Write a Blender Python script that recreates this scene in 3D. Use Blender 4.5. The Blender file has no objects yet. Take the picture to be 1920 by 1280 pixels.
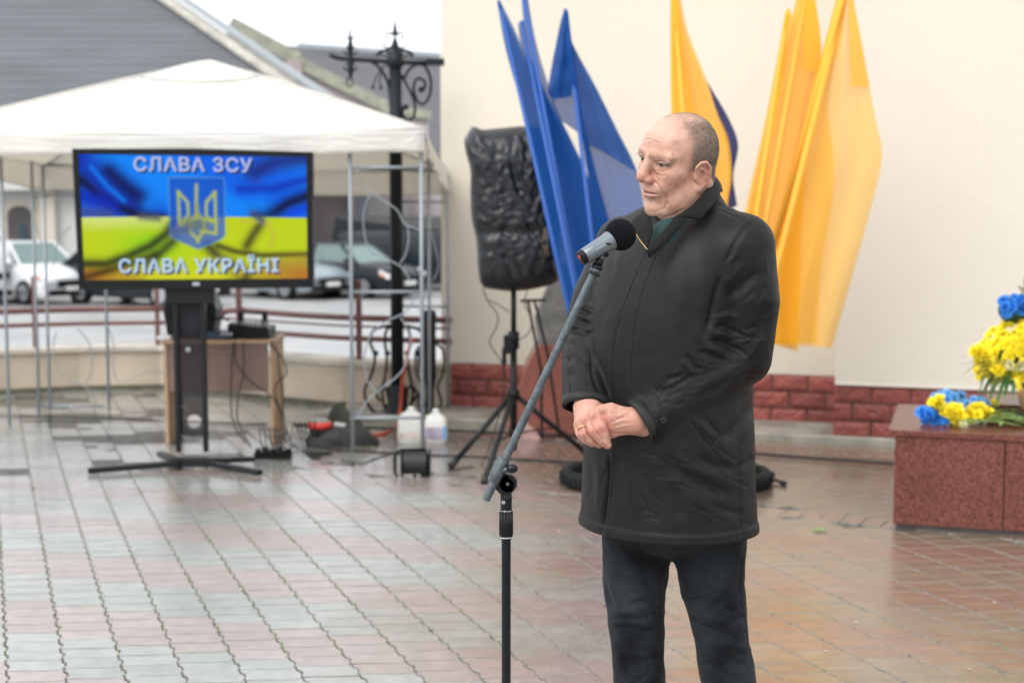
import bpy, bmesh, math, random
import numpy as np
from mathutils import Vector, Matrix, Euler
from mathutils.bvhtree import BVHTree
random.seed(7); np.random.seed(7)
R = math.radians
S = bpy.context.scene
COL = S.collection

# ---------------------------------------------------------------- camera
F = 2700.0                      # focal length in photograph pixels (1920 wide)
CAM = Vector((0, 0, 1.53)); PITCH = math.atan(250 / F)
cd = bpy.data.cameras.new('camera'); cam = bpy.data.objects.new('camera', cd); COL.objects.link(cam)
cam.location = CAM; cam.rotation_euler = (math.pi / 2 - PITCH, 0, 0)
cd.sensor_width = 36; cd.lens = F / 1920 * 36; cd.clip_start = .05; cd.clip_end = 900
cd.dof.use_dof = True; cd.dof.focus_distance = 3.12; cd.dof.aperture_fstop = 3.6
cd.dof.aperture_blades = 9
S.camera = cam

# ---------------------------------------------------------------- overcast daylight
W_ = bpy.data.worlds.new('World'); S.world = W_; W_.use_nodes = True
nt = W_.node_tree; nt.nodes.clear()
wo = nt.nodes.new('ShaderNodeOutputWorld'); bg = nt.nodes.new('ShaderNodeBackground')
sky = nt.nodes.new('ShaderNodeTexSky'); sky.sky_type = 'NISHITA'; sky.sun_disc = False
sky.sun_elevation = R(48); sky.sun_rotation = R(-60); sky.air_density = 1; sky.dust_density = 3
hs = nt.nodes.new('ShaderNodeHueSaturation'); hs.inputs['Saturation'].default_value = .25
mx = nt.nodes.new('ShaderNodeMix'); mx.data_type = 'RGBA'; mx.inputs[0].default_value = .80
nt.links.new(sky.outputs[0], hs.inputs['Color'])
nt.links.new(hs.outputs[0], mx.inputs[6]); mx.inputs[7].default_value = (9.6, 10.0, 10.5, 1)   # the cloud sheet
nt.links.new(mx.outputs[2], bg.inputs[0]); bg.inputs[1].default_value = .105
nt.links.new(bg.outputs[0], wo.inputs[0])
sd = bpy.data.lights.new('sun', 'SUN'); sd.energy = 1.3; sd.angle = R(40); sd.color = (1, .965, .92)
sun = bpy.data.objects.new('sun', sd); COL.objects.link(sun)
sun.rotation_euler = Vector((.45, .62, -.75)).to_track_quat('-Z', 'Y').to_euler()
S.view_settings.view_transform = 'Standard'; S.view_settings.look = 'None'
S.view_settings.exposure = .78; S.view_settings.gamma = 1

# ---------------------------------------------------------------- layout helpers
_c, _s = math.cos(PITCH), math.sin(PITCH)
def ray(px, py):
    x = (px - 960) / F; y = -(py - 640) / F
    return Vector((x, _c + y * _s, -_s + y * _c))
def G(px, py, z=0.0):                       # a point on the level z
    d = ray(px, py); t = (z - CAM.z) / d.z
    return CAM + d * t
def V(px, py, Y):                           # a point at the distance Y
    d = ray(px, py); return CAM + d * (Y / d.y)

# ---------------------------------------------------------------- materials
_M = {}
def mat(name, col, rough=.6, metal=0., var=.0, scale=8., bump=0., bscale=60., coat=0., sheen=0., spec=.5, rand=0., stretch=None, rvar=0., sss=0.):
    if name in _M: return _M[name]
    m = bpy.data.materials.new(name); m.use_nodes = True; n = m.node_tree; b = n.nodes['Principled BSDF']
    b.inputs['Base Color'].default_value = (*col, 1); b.inputs['Roughness'].default_value = rough
    b.inputs['Metallic'].default_value = metal; b.inputs['Coat Weight'].default_value = coat
    b.inputs['Sheen Weight'].default_value = sheen; b.inputs['Specular IOR Level'].default_value = spec
    if sss: b.inputs['Subsurface Weight'].default_value = sss; b.inputs['Subsurface Radius'].default_value = (.012, .004, .002)
    m.diffuse_color = (*col, 1)
    if var or bump or rand or rvar:
        tc = n.nodes.new('ShaderNodeTexCoord'); mp = n.nodes.new('ShaderNodeMapping')
        n.links.new(tc.outputs['Object'], mp.inputs[0])
        if stretch: mp.inputs['Scale'].default_value = stretch
        vec = mp.outputs[0]
    if var or rand:
        nz = n.nodes.new('ShaderNodeTexNoise'); nz.inputs['Scale'].default_value = scale; nz.inputs['Detail'].default_value = 5
        n.links.new(vec, nz.inputs['Vector'])
        mr = n.nodes.new('ShaderNodeMapRange'); n.links.new(nz.outputs[0], mr.inputs[0])
        mr.inputs[1].default_value = .25; mr.inputs[2].default_value = .75
        mr.inputs[3].default_value = 1 - var; mr.inputs[4].default_value = 1 + var
        val = mr.outputs[0]
        if rand:
            oi = n.nodes.new('ShaderNodeObjectInfo'); r2 = n.nodes.new('ShaderNodeMapRange'); n.links.new(oi.outputs['Random'], r2.inputs[0])
            r2.inputs[3].default_value = 1 - rand; r2.inputs[4].default_value = 1 + rand
            ml = n.nodes.new('ShaderNodeMath'); ml.operation = 'MULTIPLY'; n.links.new(val, ml.inputs[0]); n.links.new(r2.outputs[0], ml.inputs[1]); val = ml.outputs[0]
        vm = n.nodes.new('ShaderNodeVectorMath'); vm.operation = 'SCALE'; vm.inputs[0].default_value = col
        n.links.new(val, vm.inputs['Scale']); n.links.new(vm.outputs[0], b.inputs['Base Color'])
    if rvar:
        nz = n.nodes.new('ShaderNodeTexNoise'); nz.inputs['Scale'].default_value = scale * .7; n.links.new(vec, nz.inputs['Vector'])
        mr = n.nodes.new('ShaderNodeMapRange'); n.links.new(nz.outputs[0], mr.inputs[0]); mr.inputs[1].default_value = .35; mr.inputs[2].default_value = .65
        mr.inputs[3].default_value = max(0.02, rough - rvar); mr.inputs[4].default_value = rough + rvar; n.links.new(mr.outputs[0], b.inputs['Roughness'])
    if bump:
        nb = n.nodes.new('ShaderNodeTexNoise'); nb.inputs['Scale'].default_value = bscale; nb.inputs['Detail'].default_value = 6
        n.links.new(vec, nb.inputs['Vector'])
        bp = n.nodes.new('ShaderNodeBump'); bp.inputs['Strength'].default_value = bump; bp.inputs['Distance'].default_value = .01
        n.links.new(nb.outputs[0], bp.inputs['Height']); n.links.new(bp.outputs[0], b.inputs['Normal'])
    _M[name] = m; return m

# ---------------------------------------------------------------- mesh builder
class MB:
    def __init__(s): s.v = []; s.f = []; s.sm = []
    def add(s, vs, fs, smooth=False):
        o = len(s.v); s.v += [tuple(v) for v in vs]
        for f in fs: s.f.append(tuple(i + o for i in f)); s.sm.append(smooth)
        return s
    def box(s, c, d, rz=0, rot=None, b=0.0):
        m = rot if rot is not None else Matrix.Rotation(rz, 3, 'Z')
        x, y, z = d[0] / 2, d[1] / 2, d[2] / 2; c = Vector(c)
        if b <= 0:
            vs = [c + m @ Vector((i * x, j * y, k * z)) for i in (-1, 1) for j in (-1, 1) for k in (-1, 1)]
            return s.add(vs, [(0, 1, 3, 2), (4, 6, 7, 5), (0, 4, 5, 1), (2, 3, 7, 6), (0, 2, 6, 4), (1, 5, 7, 3)])
        bm = bmesh.new(); bmesh.ops.create_cube(bm, size=1)
        for v in bm.verts: v.co = Vector((v.co.x * d[0], v.co.y * d[1], v.co.z * d[2]))
        bmesh.ops.bevel(bm, geom=bm.edges[:], offset=b, segments=2, affect='EDGES', profile=.5)
        bm.verts.index_update()
        s.add([c + m @ v.co for v in bm.verts], [tuple(v.index for v in f.verts) for f in bm.faces], False); bm.free(); return s
    def bar(s, a, b, w, h, up=(0, 0, 1)):       # rectangular bar
        a, b = Vector(a), Vector(b); d = b - a; L = d.length; d.normalize(); u = Vector(up)
        if abs(d.dot(u)) > .99: u = Vector((0, 1, 0))
        x = d.cross(u).normalized(); z = x.cross(d)
        m = Matrix((x, d, z)).transposed()
        return s.box((a + b) / 2, (w, L, h), rot=m)
    def cyl(s, a, b, r0, r1=None, n=12, cap=True, smooth=True):
        return s.tube([a, b], [r0, r0 if r1 is None else r1], n, cap, smooth)
    def tube(s, pts, r, n=8, cap=True, smooth=True, flat=1.0, up=None):
        pts = [Vector(p) for p in pts]; k = len(pts)
        rs = r if isinstance(r, (list, tuple)) else [r] * k
        o = len(s.v); t = (pts[1] - pts[0]).normalized()
        u = Vector(up) if up else (Vector((0, 0, 1)) if abs(t.z) < .9 else Vector((1, 0, 0)))
        for i, p in enumerate(pts):
            t = (pts[min(i + 1, k - 1)] - pts[max(i - 1, 0)]).normalized()
            x = (u - t * u.dot(t)).normalized(); y = t.cross(x); u = x
            for j in range(n):
                a = 2 * math.pi * j / n
                s.v.append(tuple(p + (x * math.cos(a) + y * math.sin(a) * flat) * rs[i]))
        for i in range(k - 1):
            for j in range(n):
                a = o + i * n + j; b = o + i * n + (j + 1) % n
                s.f.append((a, b, b + n, a + n)); s.sm.append(smooth)
        if cap:
            s.f.append(tuple(o + j for j in range(n))[::-1]); s.sm.append(False)
            s.f.append(tuple(o + (k - 1) * n + j for j in range(n))); s.sm.append(False)
        return s
    def lathe(s, prof, c=(0, 0, 0), n=24, m=None, smooth=True):   # profile [(r,z)]
        c = Vector(c); m = m or Matrix.Identity(3); o = len(s.v)
        for r, z in prof:
            for j in range(n):
                a = 2 * math.pi * j / n; s.v.append(tuple(c + m @ Vector((r * math.cos(a), r * math.sin(a), z))))
        for i in range(len(prof) - 1):
            for j in range(n):
                a = o + i * n + j; b = o + i * n + (j + 1) % n
                s.f.append((a, b, b + n, a + n)); s.sm.append(smooth)
        return s
    def prism(s, poly, vec):                    # poly = 3-D loop
        o = len(s.v); n = len(poly); v = Vector(vec)
        s.v += [tuple(Vector(p)) for p in poly] + [tuple(Vector(p) + v) for p in poly]
        s.f.append(tuple(range(o, o + n))); s.f.append(tuple(range(o + 2 * n - 1, o + n - 1, -1)))
        for i in range(n): j = (i + 1) % n; s.f.append((o + i, o + j, o + n + j, o + n + i))
        s.sm += [False] * (n + 2); return s
    def ball(s, c, r, n=12, m=8, sc=(1, 1, 1), rot=None):
        c = Vector(c); rot = rot or Matrix.Identity(3)
        prof = [(math.sin(math.pi * i / m), -math.cos(math.pi * i / m)) for i in range(m + 1)]
        o = len(s.v)
        for pr, pz in prof:
            for j in range(n):
                a = 2 * math.pi * j / n
                s.v.append(tuple(c + rot @ Vector((pr * math.cos(a) * r * sc[0], pr * math.sin(a) * r * sc[1], pz * r * sc[2]))))
        for i in range(m):
            for j in range(n):
                a = o + i * n + j; b = o + i * n + (j + 1) % n; s.f.append((a, b, b + n, a + n)); s.sm.append(True)
        return s
    def grid(s, rows, smooth=True, close=False):   # rows: list of equally long point lists
        o = len(s.v); k = len(rows[0])
        for r in rows: s.v += [tuple(p) for p in r]
        for i in range(len(rows) - 1):
            for j in range(k if close else k - 1):
                a = o + i * k + j; b = o + i * k + (j + 1) % k
                s.f.append((a, b, b + k, a + k)); s.sm.append(smooth)
        return s
    def mesh(s, name, m):
        me = bpy.data.meshes.new(name); me.from_pydata(s.v, [], s.f); me.polygons.foreach_set('use_smooth', s.sm)
        ms = m if isinstance(m, (list, tuple)) else [m]
        for x in ms: me.materials.append(x)
        bm = bmesh.new(); bm.from_mesh(me); bmesh.ops.recalc_face_normals(bm, faces=bm.faces[:]); bm.to_mesh(me); bm.free()
        me.update(); return me
    def build(s, name, m, parent=None, kind=None, label=None, bevel=0, solid=0):
        return obj(name, s.mesh(name, m), parent, kind, label, bevel, solid)
def obj(name, me, parent=None, kind=None, label=None, bevel=0, solid=0):
    o = bpy.data.objects.new(name, me); COL.objects.link(o)
    if parent is not None:
        o.parent = parent; o.matrix_parent_inverse = Matrix.Translation(-parent.location) if parent.rotation_euler.z == 0 else parent.matrix_basis.inverted()
    if kind: o['kind'] = kind
    if label: o['label'] = label
    if solid:
        q = o.modifiers.new('thick', 'SOLIDIFY'); q.thickness = solid; q.offset = 0
    if bevel:
        q = o.modifiers.new('bevel', 'BEVEL'); q.width = bevel; q.segments = 2; q.limit_method = 'ANGLE'
    return o
def thing(name, label, cat, loc=(0, 0, 0), group=None):
    o = bpy.data.objects.new(name, None); COL.objects.link(o); o.location = loc; o.empty_display_size = .1
    return tag(o, label, cat, group)
def tag(o, label, cat, group=None):
    o['label'] = label; o['category'] = cat
    if group: o['group'] = group
    return o
def spline(pts, n=8):                         # Catmull-Rom through points
    pts = [Vector(p) for p in pts]; out = []
    P = [pts[0] * 2 - pts[1]] + pts + [pts[-1] * 2 - pts[-2]]
    for i in range(1, len(P) - 2):
        for k in range(n):
            t = k / n; a, b, c, d = P[i - 1], P[i], P[i + 1], P[i + 2]
            out.append(.5 * ((2 * b) + (c - a) * t + (2 * a - 5 * b + 4 * c - d) * t * t + (3 * b - a - 3 * c + d) * t ** 3))
    out.append(pts[-1]); return out
def scroll(c, r, turns, a0, rx, uz, k=1.0, n=26):  # spiral in the plane rx/uz shrinking to the centre
    c = Vector(c); rx = Vector(rx); uz = Vector(uz); out = []
    for i in range(n + 1):
        t = i / n; a = a0 + turns * 2 * math.pi * t; q = r * (1 - .78 * t) ** k
        out.append(c + rx * math.cos(a) * q + uz * math.sin(a) * q)
    return out
# ================================================================ GROUND
def nodes_of(m): return m.node_tree, m.node_tree.nodes['Principled BSDF']
def paver_mat(name, ca, cb, warm):
    """wet concrete paver: pigment from the 'tone' attribute, gloss from how wet the surface is"""
    m = bpy.data.materials.new(name); m.use_nodes = True; n, b = nodes_of(m)
    N = n.nodes.new; L = n.links.new
    at = N('ShaderNodeAttribute'); at.attribute_name = 'tone'; oi = N('ShaderNodeObjectInfo')
    ad = N('ShaderNodeMath'); ad.operation = 'ADD'; L(at.outputs['Fac'], ad.inputs[0]); L(oi.outputs['Random'], ad.inputs[1])
    fr = N('ShaderNodeMath'); fr.operation = 'FRACT'; L(ad.outputs[0], fr.inputs[0])
    geo = N('ShaderNodeNewGeometry')
    n1 = N('ShaderNodeTexNoise'); n1.inputs['Scale'].default_value = 1.3; n1.inputs['Detail'].default_value = 6; L(geo.outputs['Position'], n1.inputs['Vector'])
    n2 = N('ShaderNodeTexNoise'); n2.inputs['Scale'].default_value = 420; n2.inputs['Detail'].default_value = 2; L(geo.outputs['Position'], n2.inputs['Vector'])
    n3 = N('ShaderNodeTexNoise'); n3.inputs['Scale'].default_value = 14; n3.inputs['Detail'].default_value = 6; L(geo.outputs['Position'], n3.inputs['Vector'])
    mx = N('ShaderNodeMix'); mx.data_type = 'RGBA'; L(fr.outputs[0], mx.inputs[0]); mx.inputs[6].default_value = (*ca, 1); mx.inputs[7].default_value = (*cb, 1)
    # dirt film; the brown-orange to the right paints in reflected wall and flags
    mr = N('ShaderNodeMapRange'); L(n3.outputs[0], mr.inputs[0]); mr.inputs[1].default_value = .3; mr.inputs[2].default_value = .7; mr.inputs[3].default_value = .82; mr.inputs[4].default_value = 1.12
    m2 = N('ShaderNodeMapRange'); L(n2.outputs[0], m2.inputs[0]); m2.inputs[1].default_value = .3; m2.inputs[2].default_value = .7; m2.inputs[3].default_value = .86; m2.inputs[4].default_value = 1.14
    ml = N('ShaderNodeMath'); ml.operation = 'MULTIPLY'; L(mr.outputs[0], ml.inputs[0]); L(m2.outputs[0], ml.inputs[1])
    sx = N('ShaderNodeSeparateXYZ'); L(geo.outputs['Position'], sx.inputs[0])
    st = N('ShaderNodeMath'); st.operation = 'MULTIPLY_ADD'; L(n1.outputs[0], st.inputs[0]); st.inputs[1].default_value = 3.2; L(sx.outputs['X'], st.inputs[2])
    wr = N('ShaderNodeMapRange'); L(st.outputs[0], wr.inputs[0]); wr.inputs[1].default_value = .9; wr.inputs[2].default_value = 2.5; wr.inputs[3].default_value = 0; wr.inputs[4].default_value = warm
    mw = N('ShaderNodeMix'); mw.data_type = 'RGBA'; mw.blend_type = 'MULTIPLY'; L(wr.outputs[0], mw.inputs[0]); L(mx.outputs[2], mw.inputs[6]); mw.inputs[7].default_value = (.66, .41, .24, 1)
    vm = N('ShaderNodeVectorMath'); vm.operation = 'SCALE'; L(mw.outputs[2], vm.inputs[0]); L(ml.outputs[0], vm.inputs['Scale']); L(vm.outputs[0], b.inputs['Base Color'])
    xr_ = N('ShaderNodeMapRange'); L(st.outputs[0], xr_.inputs[0]); xr_.inputs[1].default_value = .4; xr_.inputs[2].default_value = 2.3; xr_.inputs[3].default_value = 1.0; xr_.inputs[4].default_value = .55
    rr = N('ShaderNodeMapRange'); L(n1.outputs[0], rr.inputs[0]); rr.inputs[1].default_value = .38; rr.inputs[2].default_value = .62; rr.inputs[3].default_value = .30; rr.inputs[4].default_value = .50
    rm = N('ShaderNodeMath'); rm.operation = 'MULTIPLY'; L(rr.outputs[0], rm.inputs[0]); L(xr_.outputs[0], rm.inputs[1])
    yr_ = N('ShaderNodeMath'); yr_.operation = 'MULTIPLY_ADD'; L(sx.outputs['X'], yr_.inputs[0]); yr_.inputs[1].default_value = -1.0; L(sx.outputs['Y'], yr_.inputs[2])
    y2 = N('ShaderNodeMath'); y2.operation = 'MULTIPLY_ADD'; L(n1.outputs[0], y2.inputs[0]); y2.inputs[1].default_value = 3.0; L(yr_.outputs[0], y2.inputs[2])
    y3 = N('ShaderNodeMapRange'); L(y2.outputs[0], y3.inputs[0]); y3.inputs[1].default_value = 9.0; y3.inputs[2].default_value = 11.0; y3.inputs[3].default_value = 1.0; y3.inputs[4].default_value = .42
    rm2 = N('ShaderNodeMath'); rm2.operation = 'MULTIPLY'; L(rm.outputs[0], rm2.inputs[0]); L(y3.outputs[0], rm2.inputs[1]); rm = rm2
    L(rm.outputs[0], b.inputs['Roughness']); L(rm.outputs[0], b.inputs['Coat Roughness']); b.inputs['Specular IOR Level'].default_value = 1.0; b.inputs['Coat Weight'].default_value = 1.0; b.inputs['Coat Roughness'].default_value = .34; b.inputs['Coat IOR'].default_value = 1.45
    bp = N('ShaderNodeBump'); bp.inputs['Strength'].default_value = .35; bp.inputs['Distance'].default_value = .004
    L(n2.outputs[0], bp.inputs['Height']); L(bp.outputs[0], b.inputs['Normal'])
    return m
M_red = paver_mat('red_paver_concrete', (.355, .292, .272), (.31, .252, .235), .8)
M_gry = paver_mat('grey_paver_concrete', (.335, .345, .325), (.29, .30, .285), .85)
M_tan = paver_mat('buff_paver_concrete', (.235, .21, .17), (.18, .165, .14), .6)
M_joint = mat('wet_joint_sand', (.10, .095, .08), .5, var=.4, scale=30)

M_edge = mat('dark_paver_edge', (.21, .20, .175), .6, var=.35, scale=25, spec=.25)  # chamfers and sides darker than the paver tops, so the joint lines read dark

def wob(x, y):
    return (math.sin(x * 2.1 + 1.3 * y + .7) + math.sin(y * 3.3 - x * 1.7 + 2) + .7 * math.sin(x * 5.3 + y * 2.2) + .5 * math.sin(y * 9.1 + x * 3.3)) / 3.2
def dip(x, y):                               # how far the paving has settled: puddles stand here
    a = max(0.0, min(1.0, (-x - .55 - .10 * (y - 8)) / 1.5)) * max(0.0, min(1.0, (y - 6.6) / 1.5))
    a = a * a * (3 - 2 * a)
    b = math.exp(-(((x + 1.55) / .7) ** 2 + ((y - 6.75) / .22) ** 2)) * .7
    return -.0072 * min(1.0, max(a, b)) * (1 + 1.1 * wob(x * 1.3, y * 1.6)) + .0012 * wob(x * 3, y * 3)

# directions of the laying pattern
Bd = Vector((-.344, .939, 0)).normalized(); Ed = Vector((math.cos(R(5.3)), math.sin(R(5.3)), 0))
Estep = Ed * .188; Ad = Vector((.1825, .0315, 0)); Brow = Bd * .1145
BL0 = Vector((1.83, 6.94, 0)); BLd = Vector((-.885, .465, 0)).normalized(); BLn = Vector((.465, .885, 0)).normalized()
U = Vector((.951, -.309, 0)); Nn = Vector((.309, .951, 0))      # along the wall and away from us
A0 = Vector((-.535, 10.9, 0)); C0 = Vector((2.13, 9.43, 0))

def wavy_paver():
    g = .0016; pts = []
    e = Estep; b = Brow; ln = e.length
    def wv(t): return .0026 * math.sin(t * 2 * math.pi * 1.0 + .6)
    def zz(t): return .007 * (1 - abs(2 * t - 1)) * (1 if t < .5 else 1) - .004
    n = 6
    lo = [e * (i / n) + Bd * wv(i / n) for i in range(n + 1)]
    ri = [e + b * t + Ed * z for t, z in ((.18, -.004), (.38, .0065), (.62, .0065), (.82, -.004))]
    hi = [e * (i / n) + b + Bd * wv(i / n) for i in range(n, -1, -1)]
    le = [b * t + Ed * z for t, z in ((.82, -.004), (.62, .0065), (.38, .0065), (.18, -.004))]
    return lo + ri + hi + le
PV = wavy_paver(); PC = sum(PV, Vector()) / len(PV)
def ring_inset(poly, c, d):
    out = []
    for p in poly:
        v = p - c; out.append(c + v * (1 - d / max(v.length, .01)))
    return out
def paver_geo(mb, o, dz, poly, c, tilt=(0, 0)):
    k = len(poly); s = len(mb.v)
    r0 = ring_inset(poly, c, .0020); r1 = ring_inset(poly, c, .0050)
    def z(p): return dz + (p.x - c.x) * tilt[0] + (p.y - c.y) * tilt[1]
    for p in r1: mb.v.append((o.x + p.x, o.y + p.y, z(p)))
    for p in r0: mb.v.append((o.x + p.x, o.y + p.y, z(p) - .0034))
    for p in r0: mb.v.append((o.x + p.x, o.y + p.y, dz - .022))
    mb.f.append(tuple(range(s, s + k))); mb.sm.append(False)
    for q in (0, k):
        for i in range(k):
            j = (i + 1) % k; mb.f.append((s + q + j, s + q + i, s + q + k + i, s + q + k + j)); mb.sm.append(False)
def tone_attr(me, tones, per):
    at = me.attributes.new('tone', 'FLOAT', 'FACE')
    at.data.foreach_set('value', np.repeat(np.array(tones, dtype=np.float32), per))
paving = MB().prism([(-9, -1, -.5), (6, -1, -.5), (6, 12.6, -.5), (-9, 12.6, -.5)], (0, 0, .483)).build('pavement', M_joint, kind='structure')
XB = -1.25
slots = []
for i in range(-80, 40):
    for j in range(-20, 120):
        o = Ad * i + Brow * j + Vector((0, 2.2, 0)); c = o + PC
        if not (1.6 < c.y < 12.3) or c.x > .42 * c.y + 1.0 or c.x < -.52 * c.y - 1.6: continue
        if (c - BL0).dot(BLn) > -.12 and c.x > XB: continue
        if (c - A0).dot(Nn) > -.1 and c.x > -.6: continue
        if c.x > -.9 and (c - (A0 - Nn * 1.2)).dot(Nn) > 0: continue
        kd = 'r' if ((j + i) // 4) % 2 == 0 else 'g'
        if wob(i * 3.1, j * 2.3) > .93: kd = 'g' if kd == 'r' else 'r'
        if c.x < -.9 - .12 * (c.y - 8) and c.y > 8.4 + .5 * wob(c.x, c.y): kd = 'g'
        inview = c.y > 4.72 and abs(c.x) < .3556 * c.y + .05
        slots.append((0 if inview else 1, c.y, i, j, o, c, kd))
slots.sort(key=lambda s: (s[0], s[1]))
single = slots[:292]; rest = slots[292:]
pv_mesh = {}
for kd, m in (('r', M_red), ('g', M_gry)):
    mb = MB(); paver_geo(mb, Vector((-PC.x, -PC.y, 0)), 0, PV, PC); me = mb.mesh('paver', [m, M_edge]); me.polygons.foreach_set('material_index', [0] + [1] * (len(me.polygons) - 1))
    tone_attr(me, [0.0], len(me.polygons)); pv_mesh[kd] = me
for _, _, i, j, o, c, kd in single:
    p = bpy.data.objects.new('paver', pv_mesh[kd]); COL.objects.link(p); p.parent = paving
    p.location = (c.x, c.y, dip(c.x, c.y) + random.uniform(-.0008, .0008))
    p.rotation_euler = (random.gauss(0, .004), random.gauss(0, .004), random.gauss(0, .006))
rnd = random.Random(3)
def field(name, items, ma, mb_):
    B = MB(); mi = []; tn = []
    for o, c, poly, pc, kd in items:
        n0 = len(B.f); paver_geo(B, o, dip(c.x, c.y) + rnd.uniform(-.0008, .0008), poly, pc, (rnd.gauss(0, .004), rnd.gauss(0, .004)))
        q = len(B.f) - n0; mi += [0 if kd == 'r' else 1] + [2] * (q - 1); tn += [rnd.random()] * q
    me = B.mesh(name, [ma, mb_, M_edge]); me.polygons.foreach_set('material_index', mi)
    at = me.attributes.new('tone', 'FLOAT', 'FACE'); at.data.foreach_set('value', np.array(tn, dtype=np.float32))
    return obj(name, me, paving, 'stuff')
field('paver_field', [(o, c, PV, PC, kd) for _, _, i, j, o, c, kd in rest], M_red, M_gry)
# plain buff paving laid askew towards the building, behind a row of red edging
rot = R(26); ex = Vector((math.cos(rot), math.sin(rot), 0)); ey = Vector((-ex.y, ex.x, 0))
RP = [ex * a + ey * b for a, b in ((0, 0), (.2, 0), (.2, .1), (0, .1))]; RC = sum(RP, Vector()) / 4
its = []
for i in range(-45, 45):
    for j in range(-50, 90):
        o = Vector((1, 8, 0)) + ex * (.2 * (i + .5 * (j % 2))) + ey * (.1 * j); c = o + RC
        if (c - BL0).dot(BLn) < .07 or (c - A0).dot(Nn) > -1.13 or not XB + .1 < c.x < 4.5: continue
        its.append((o, c, RP, RC, 'r'))
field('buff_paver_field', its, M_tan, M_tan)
its = []
EP = [BLd * a + BLn * b for a, b in ((0, -.1), (.1, -.1), (.1, .06), (0, .06))]; EC = sum(EP, Vector()) / 4
for i in range(-28, 70):
    o = BL0 + BLd * (.102 * i); c = o + EC
    if XB < c.x: its.append((o, c, EP, EC, 'r'))
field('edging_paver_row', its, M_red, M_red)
# concrete apron along the foot of the wall, with a pale kerb
ap = A0 - U * .75
def along(a, n0, n1, z0, z1, L=7.4, st=ap):
    return MB().prism([st - Nn * n1 + Vector((0, 0, z0)), st + U * L - Nn * n1 + Vector((0, 0, z0)), st + U * L - Nn * n0 + Vector((0, 0, z0)), st - Nn * n0 + Vector((0, 0, z0))], (0, 0, z1 - z0))
M_conc = mat('weathered_concrete', (.30, .28, .24), .6, var=.35, scale=5, bump=.4, bscale=40, rvar=.2)
M_kerb = mat('pale_kerb_concrete', (.34, .32, .27), .6, var=.3, scale=9, bump=.3)
along(0, -.1, .62, -.3, .035).build('concrete_apron', M_conc, kind='structure', bevel=.006)
along(0, .625, .67, -.3, .042).build('kerb', M_kerb, kind='structure', bevel=.01)
B = MB()
for k in range(70):
    for q in range(4):
        st = ap + U * (.105 * k + .05 * (q % 2)) - Nn * (.715 + .1 * (q + 1)); c = st + U * .05 + Nn * .05
        paver_geo(B, st, .0, [Vector((0, 0, 0)), U * .1035, U * .1035 + Nn * .099, Nn * .099], U * .05 + Nn * .049)
me = B.mesh('apron_paver_field', M_tan); tone_attr(me, [0] * 1, len(me.polygons)); obj('apron_paver_field', me, paving, 'stuff')

# standing water
wm = bpy.data.materials.new('standing_water'); wm.use_nodes = True; n = wm.node_tree; n.nodes.clear(); N = n.nodes.new; L = n.links.new
ow = N('ShaderNodeOutputMaterial'); ms = N('ShaderNodeMixShader'); fz = N('ShaderNodeFresnel'); fz.inputs[0].default_value = 1.5
tb = N('ShaderNodeBsdfTransparent'); tb.inputs[0].default_value = (.93, .93, .92, 1); gl = N('ShaderNodeBsdfGlossy'); gl.inputs['Roughness'].default_value = .14
nz = N('ShaderNodeTexNoise'); nz.inputs['Scale'].default_value = 5; tc = N('ShaderNodeTexCoord'); L(tc.outputs['Object'], nz.inputs['Vector'])
bp = N('ShaderNodeBump'); bp.inputs['Strength'].default_value = .12; bp.inputs['Distance'].default_value = .02; L(nz.outputs[0], bp.inputs['Height']); L(bp.outputs[0], gl.inputs['Normal']); L(bp.outputs[0], fz.inputs['Normal'])
L(fz.outputs[0], ms.inputs[0]); L(tb.outputs[0], ms.inputs[1]); L(gl.outputs[0], ms.inputs[2]); L(ms.outputs[0], ow.inputs[0])
MB().add([(-6.5, 6.2, -.0088), (-.55, 6.2, -.0088), (-.55, 9.7, -.0088), (-.7, 11.4, -.0088), (-3.5, 12.1, -.0088), (-6.5, 12.1, -.0088)], [(0, 1, 2, 3, 4, 5)]).build('puddle_water', wm, kind='structure')

# moss and seedlings in the column joints
M_moss = mat('moss_green', (.13, .19, .06), .8, rand=0, var=.4, scale=60)
B = MB(); rm = random.Random(11)
for p_, cy, i, j, o, c, kd in slots:
    if p_: continue
    e = o + Estep * 0 + Brow * .5
    dens = .75 if -2.4 < e.x < .1 and e.y < 6.6 else .18
    if rm.random() > dens * (.5 + .6 * abs(math.sin(i * 1.7 + j * .09))): continue
    for k in range(rm.randint(3, 8)):
        q = o + Brow * rm.choice((0.03, .97, .5)) + Vector((rm.gauss(0, .004), rm.gauss(0, .005), -.004)); h = rm.uniform(.002, .010); a = rm.uniform(0, 6.28)
        w = Vector((math.cos(a), math.sin(a), 0)) * rm.uniform(.0015, .004); t = q + Vector((rm.gauss(0, .005), rm.gauss(0, .005), h + .003))
        B.add([q - w, q + w, t + w * .4, t - w * .4], [(0, 1, 2, 3)])
B.build('moss', M_moss, kind='stuff')
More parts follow.
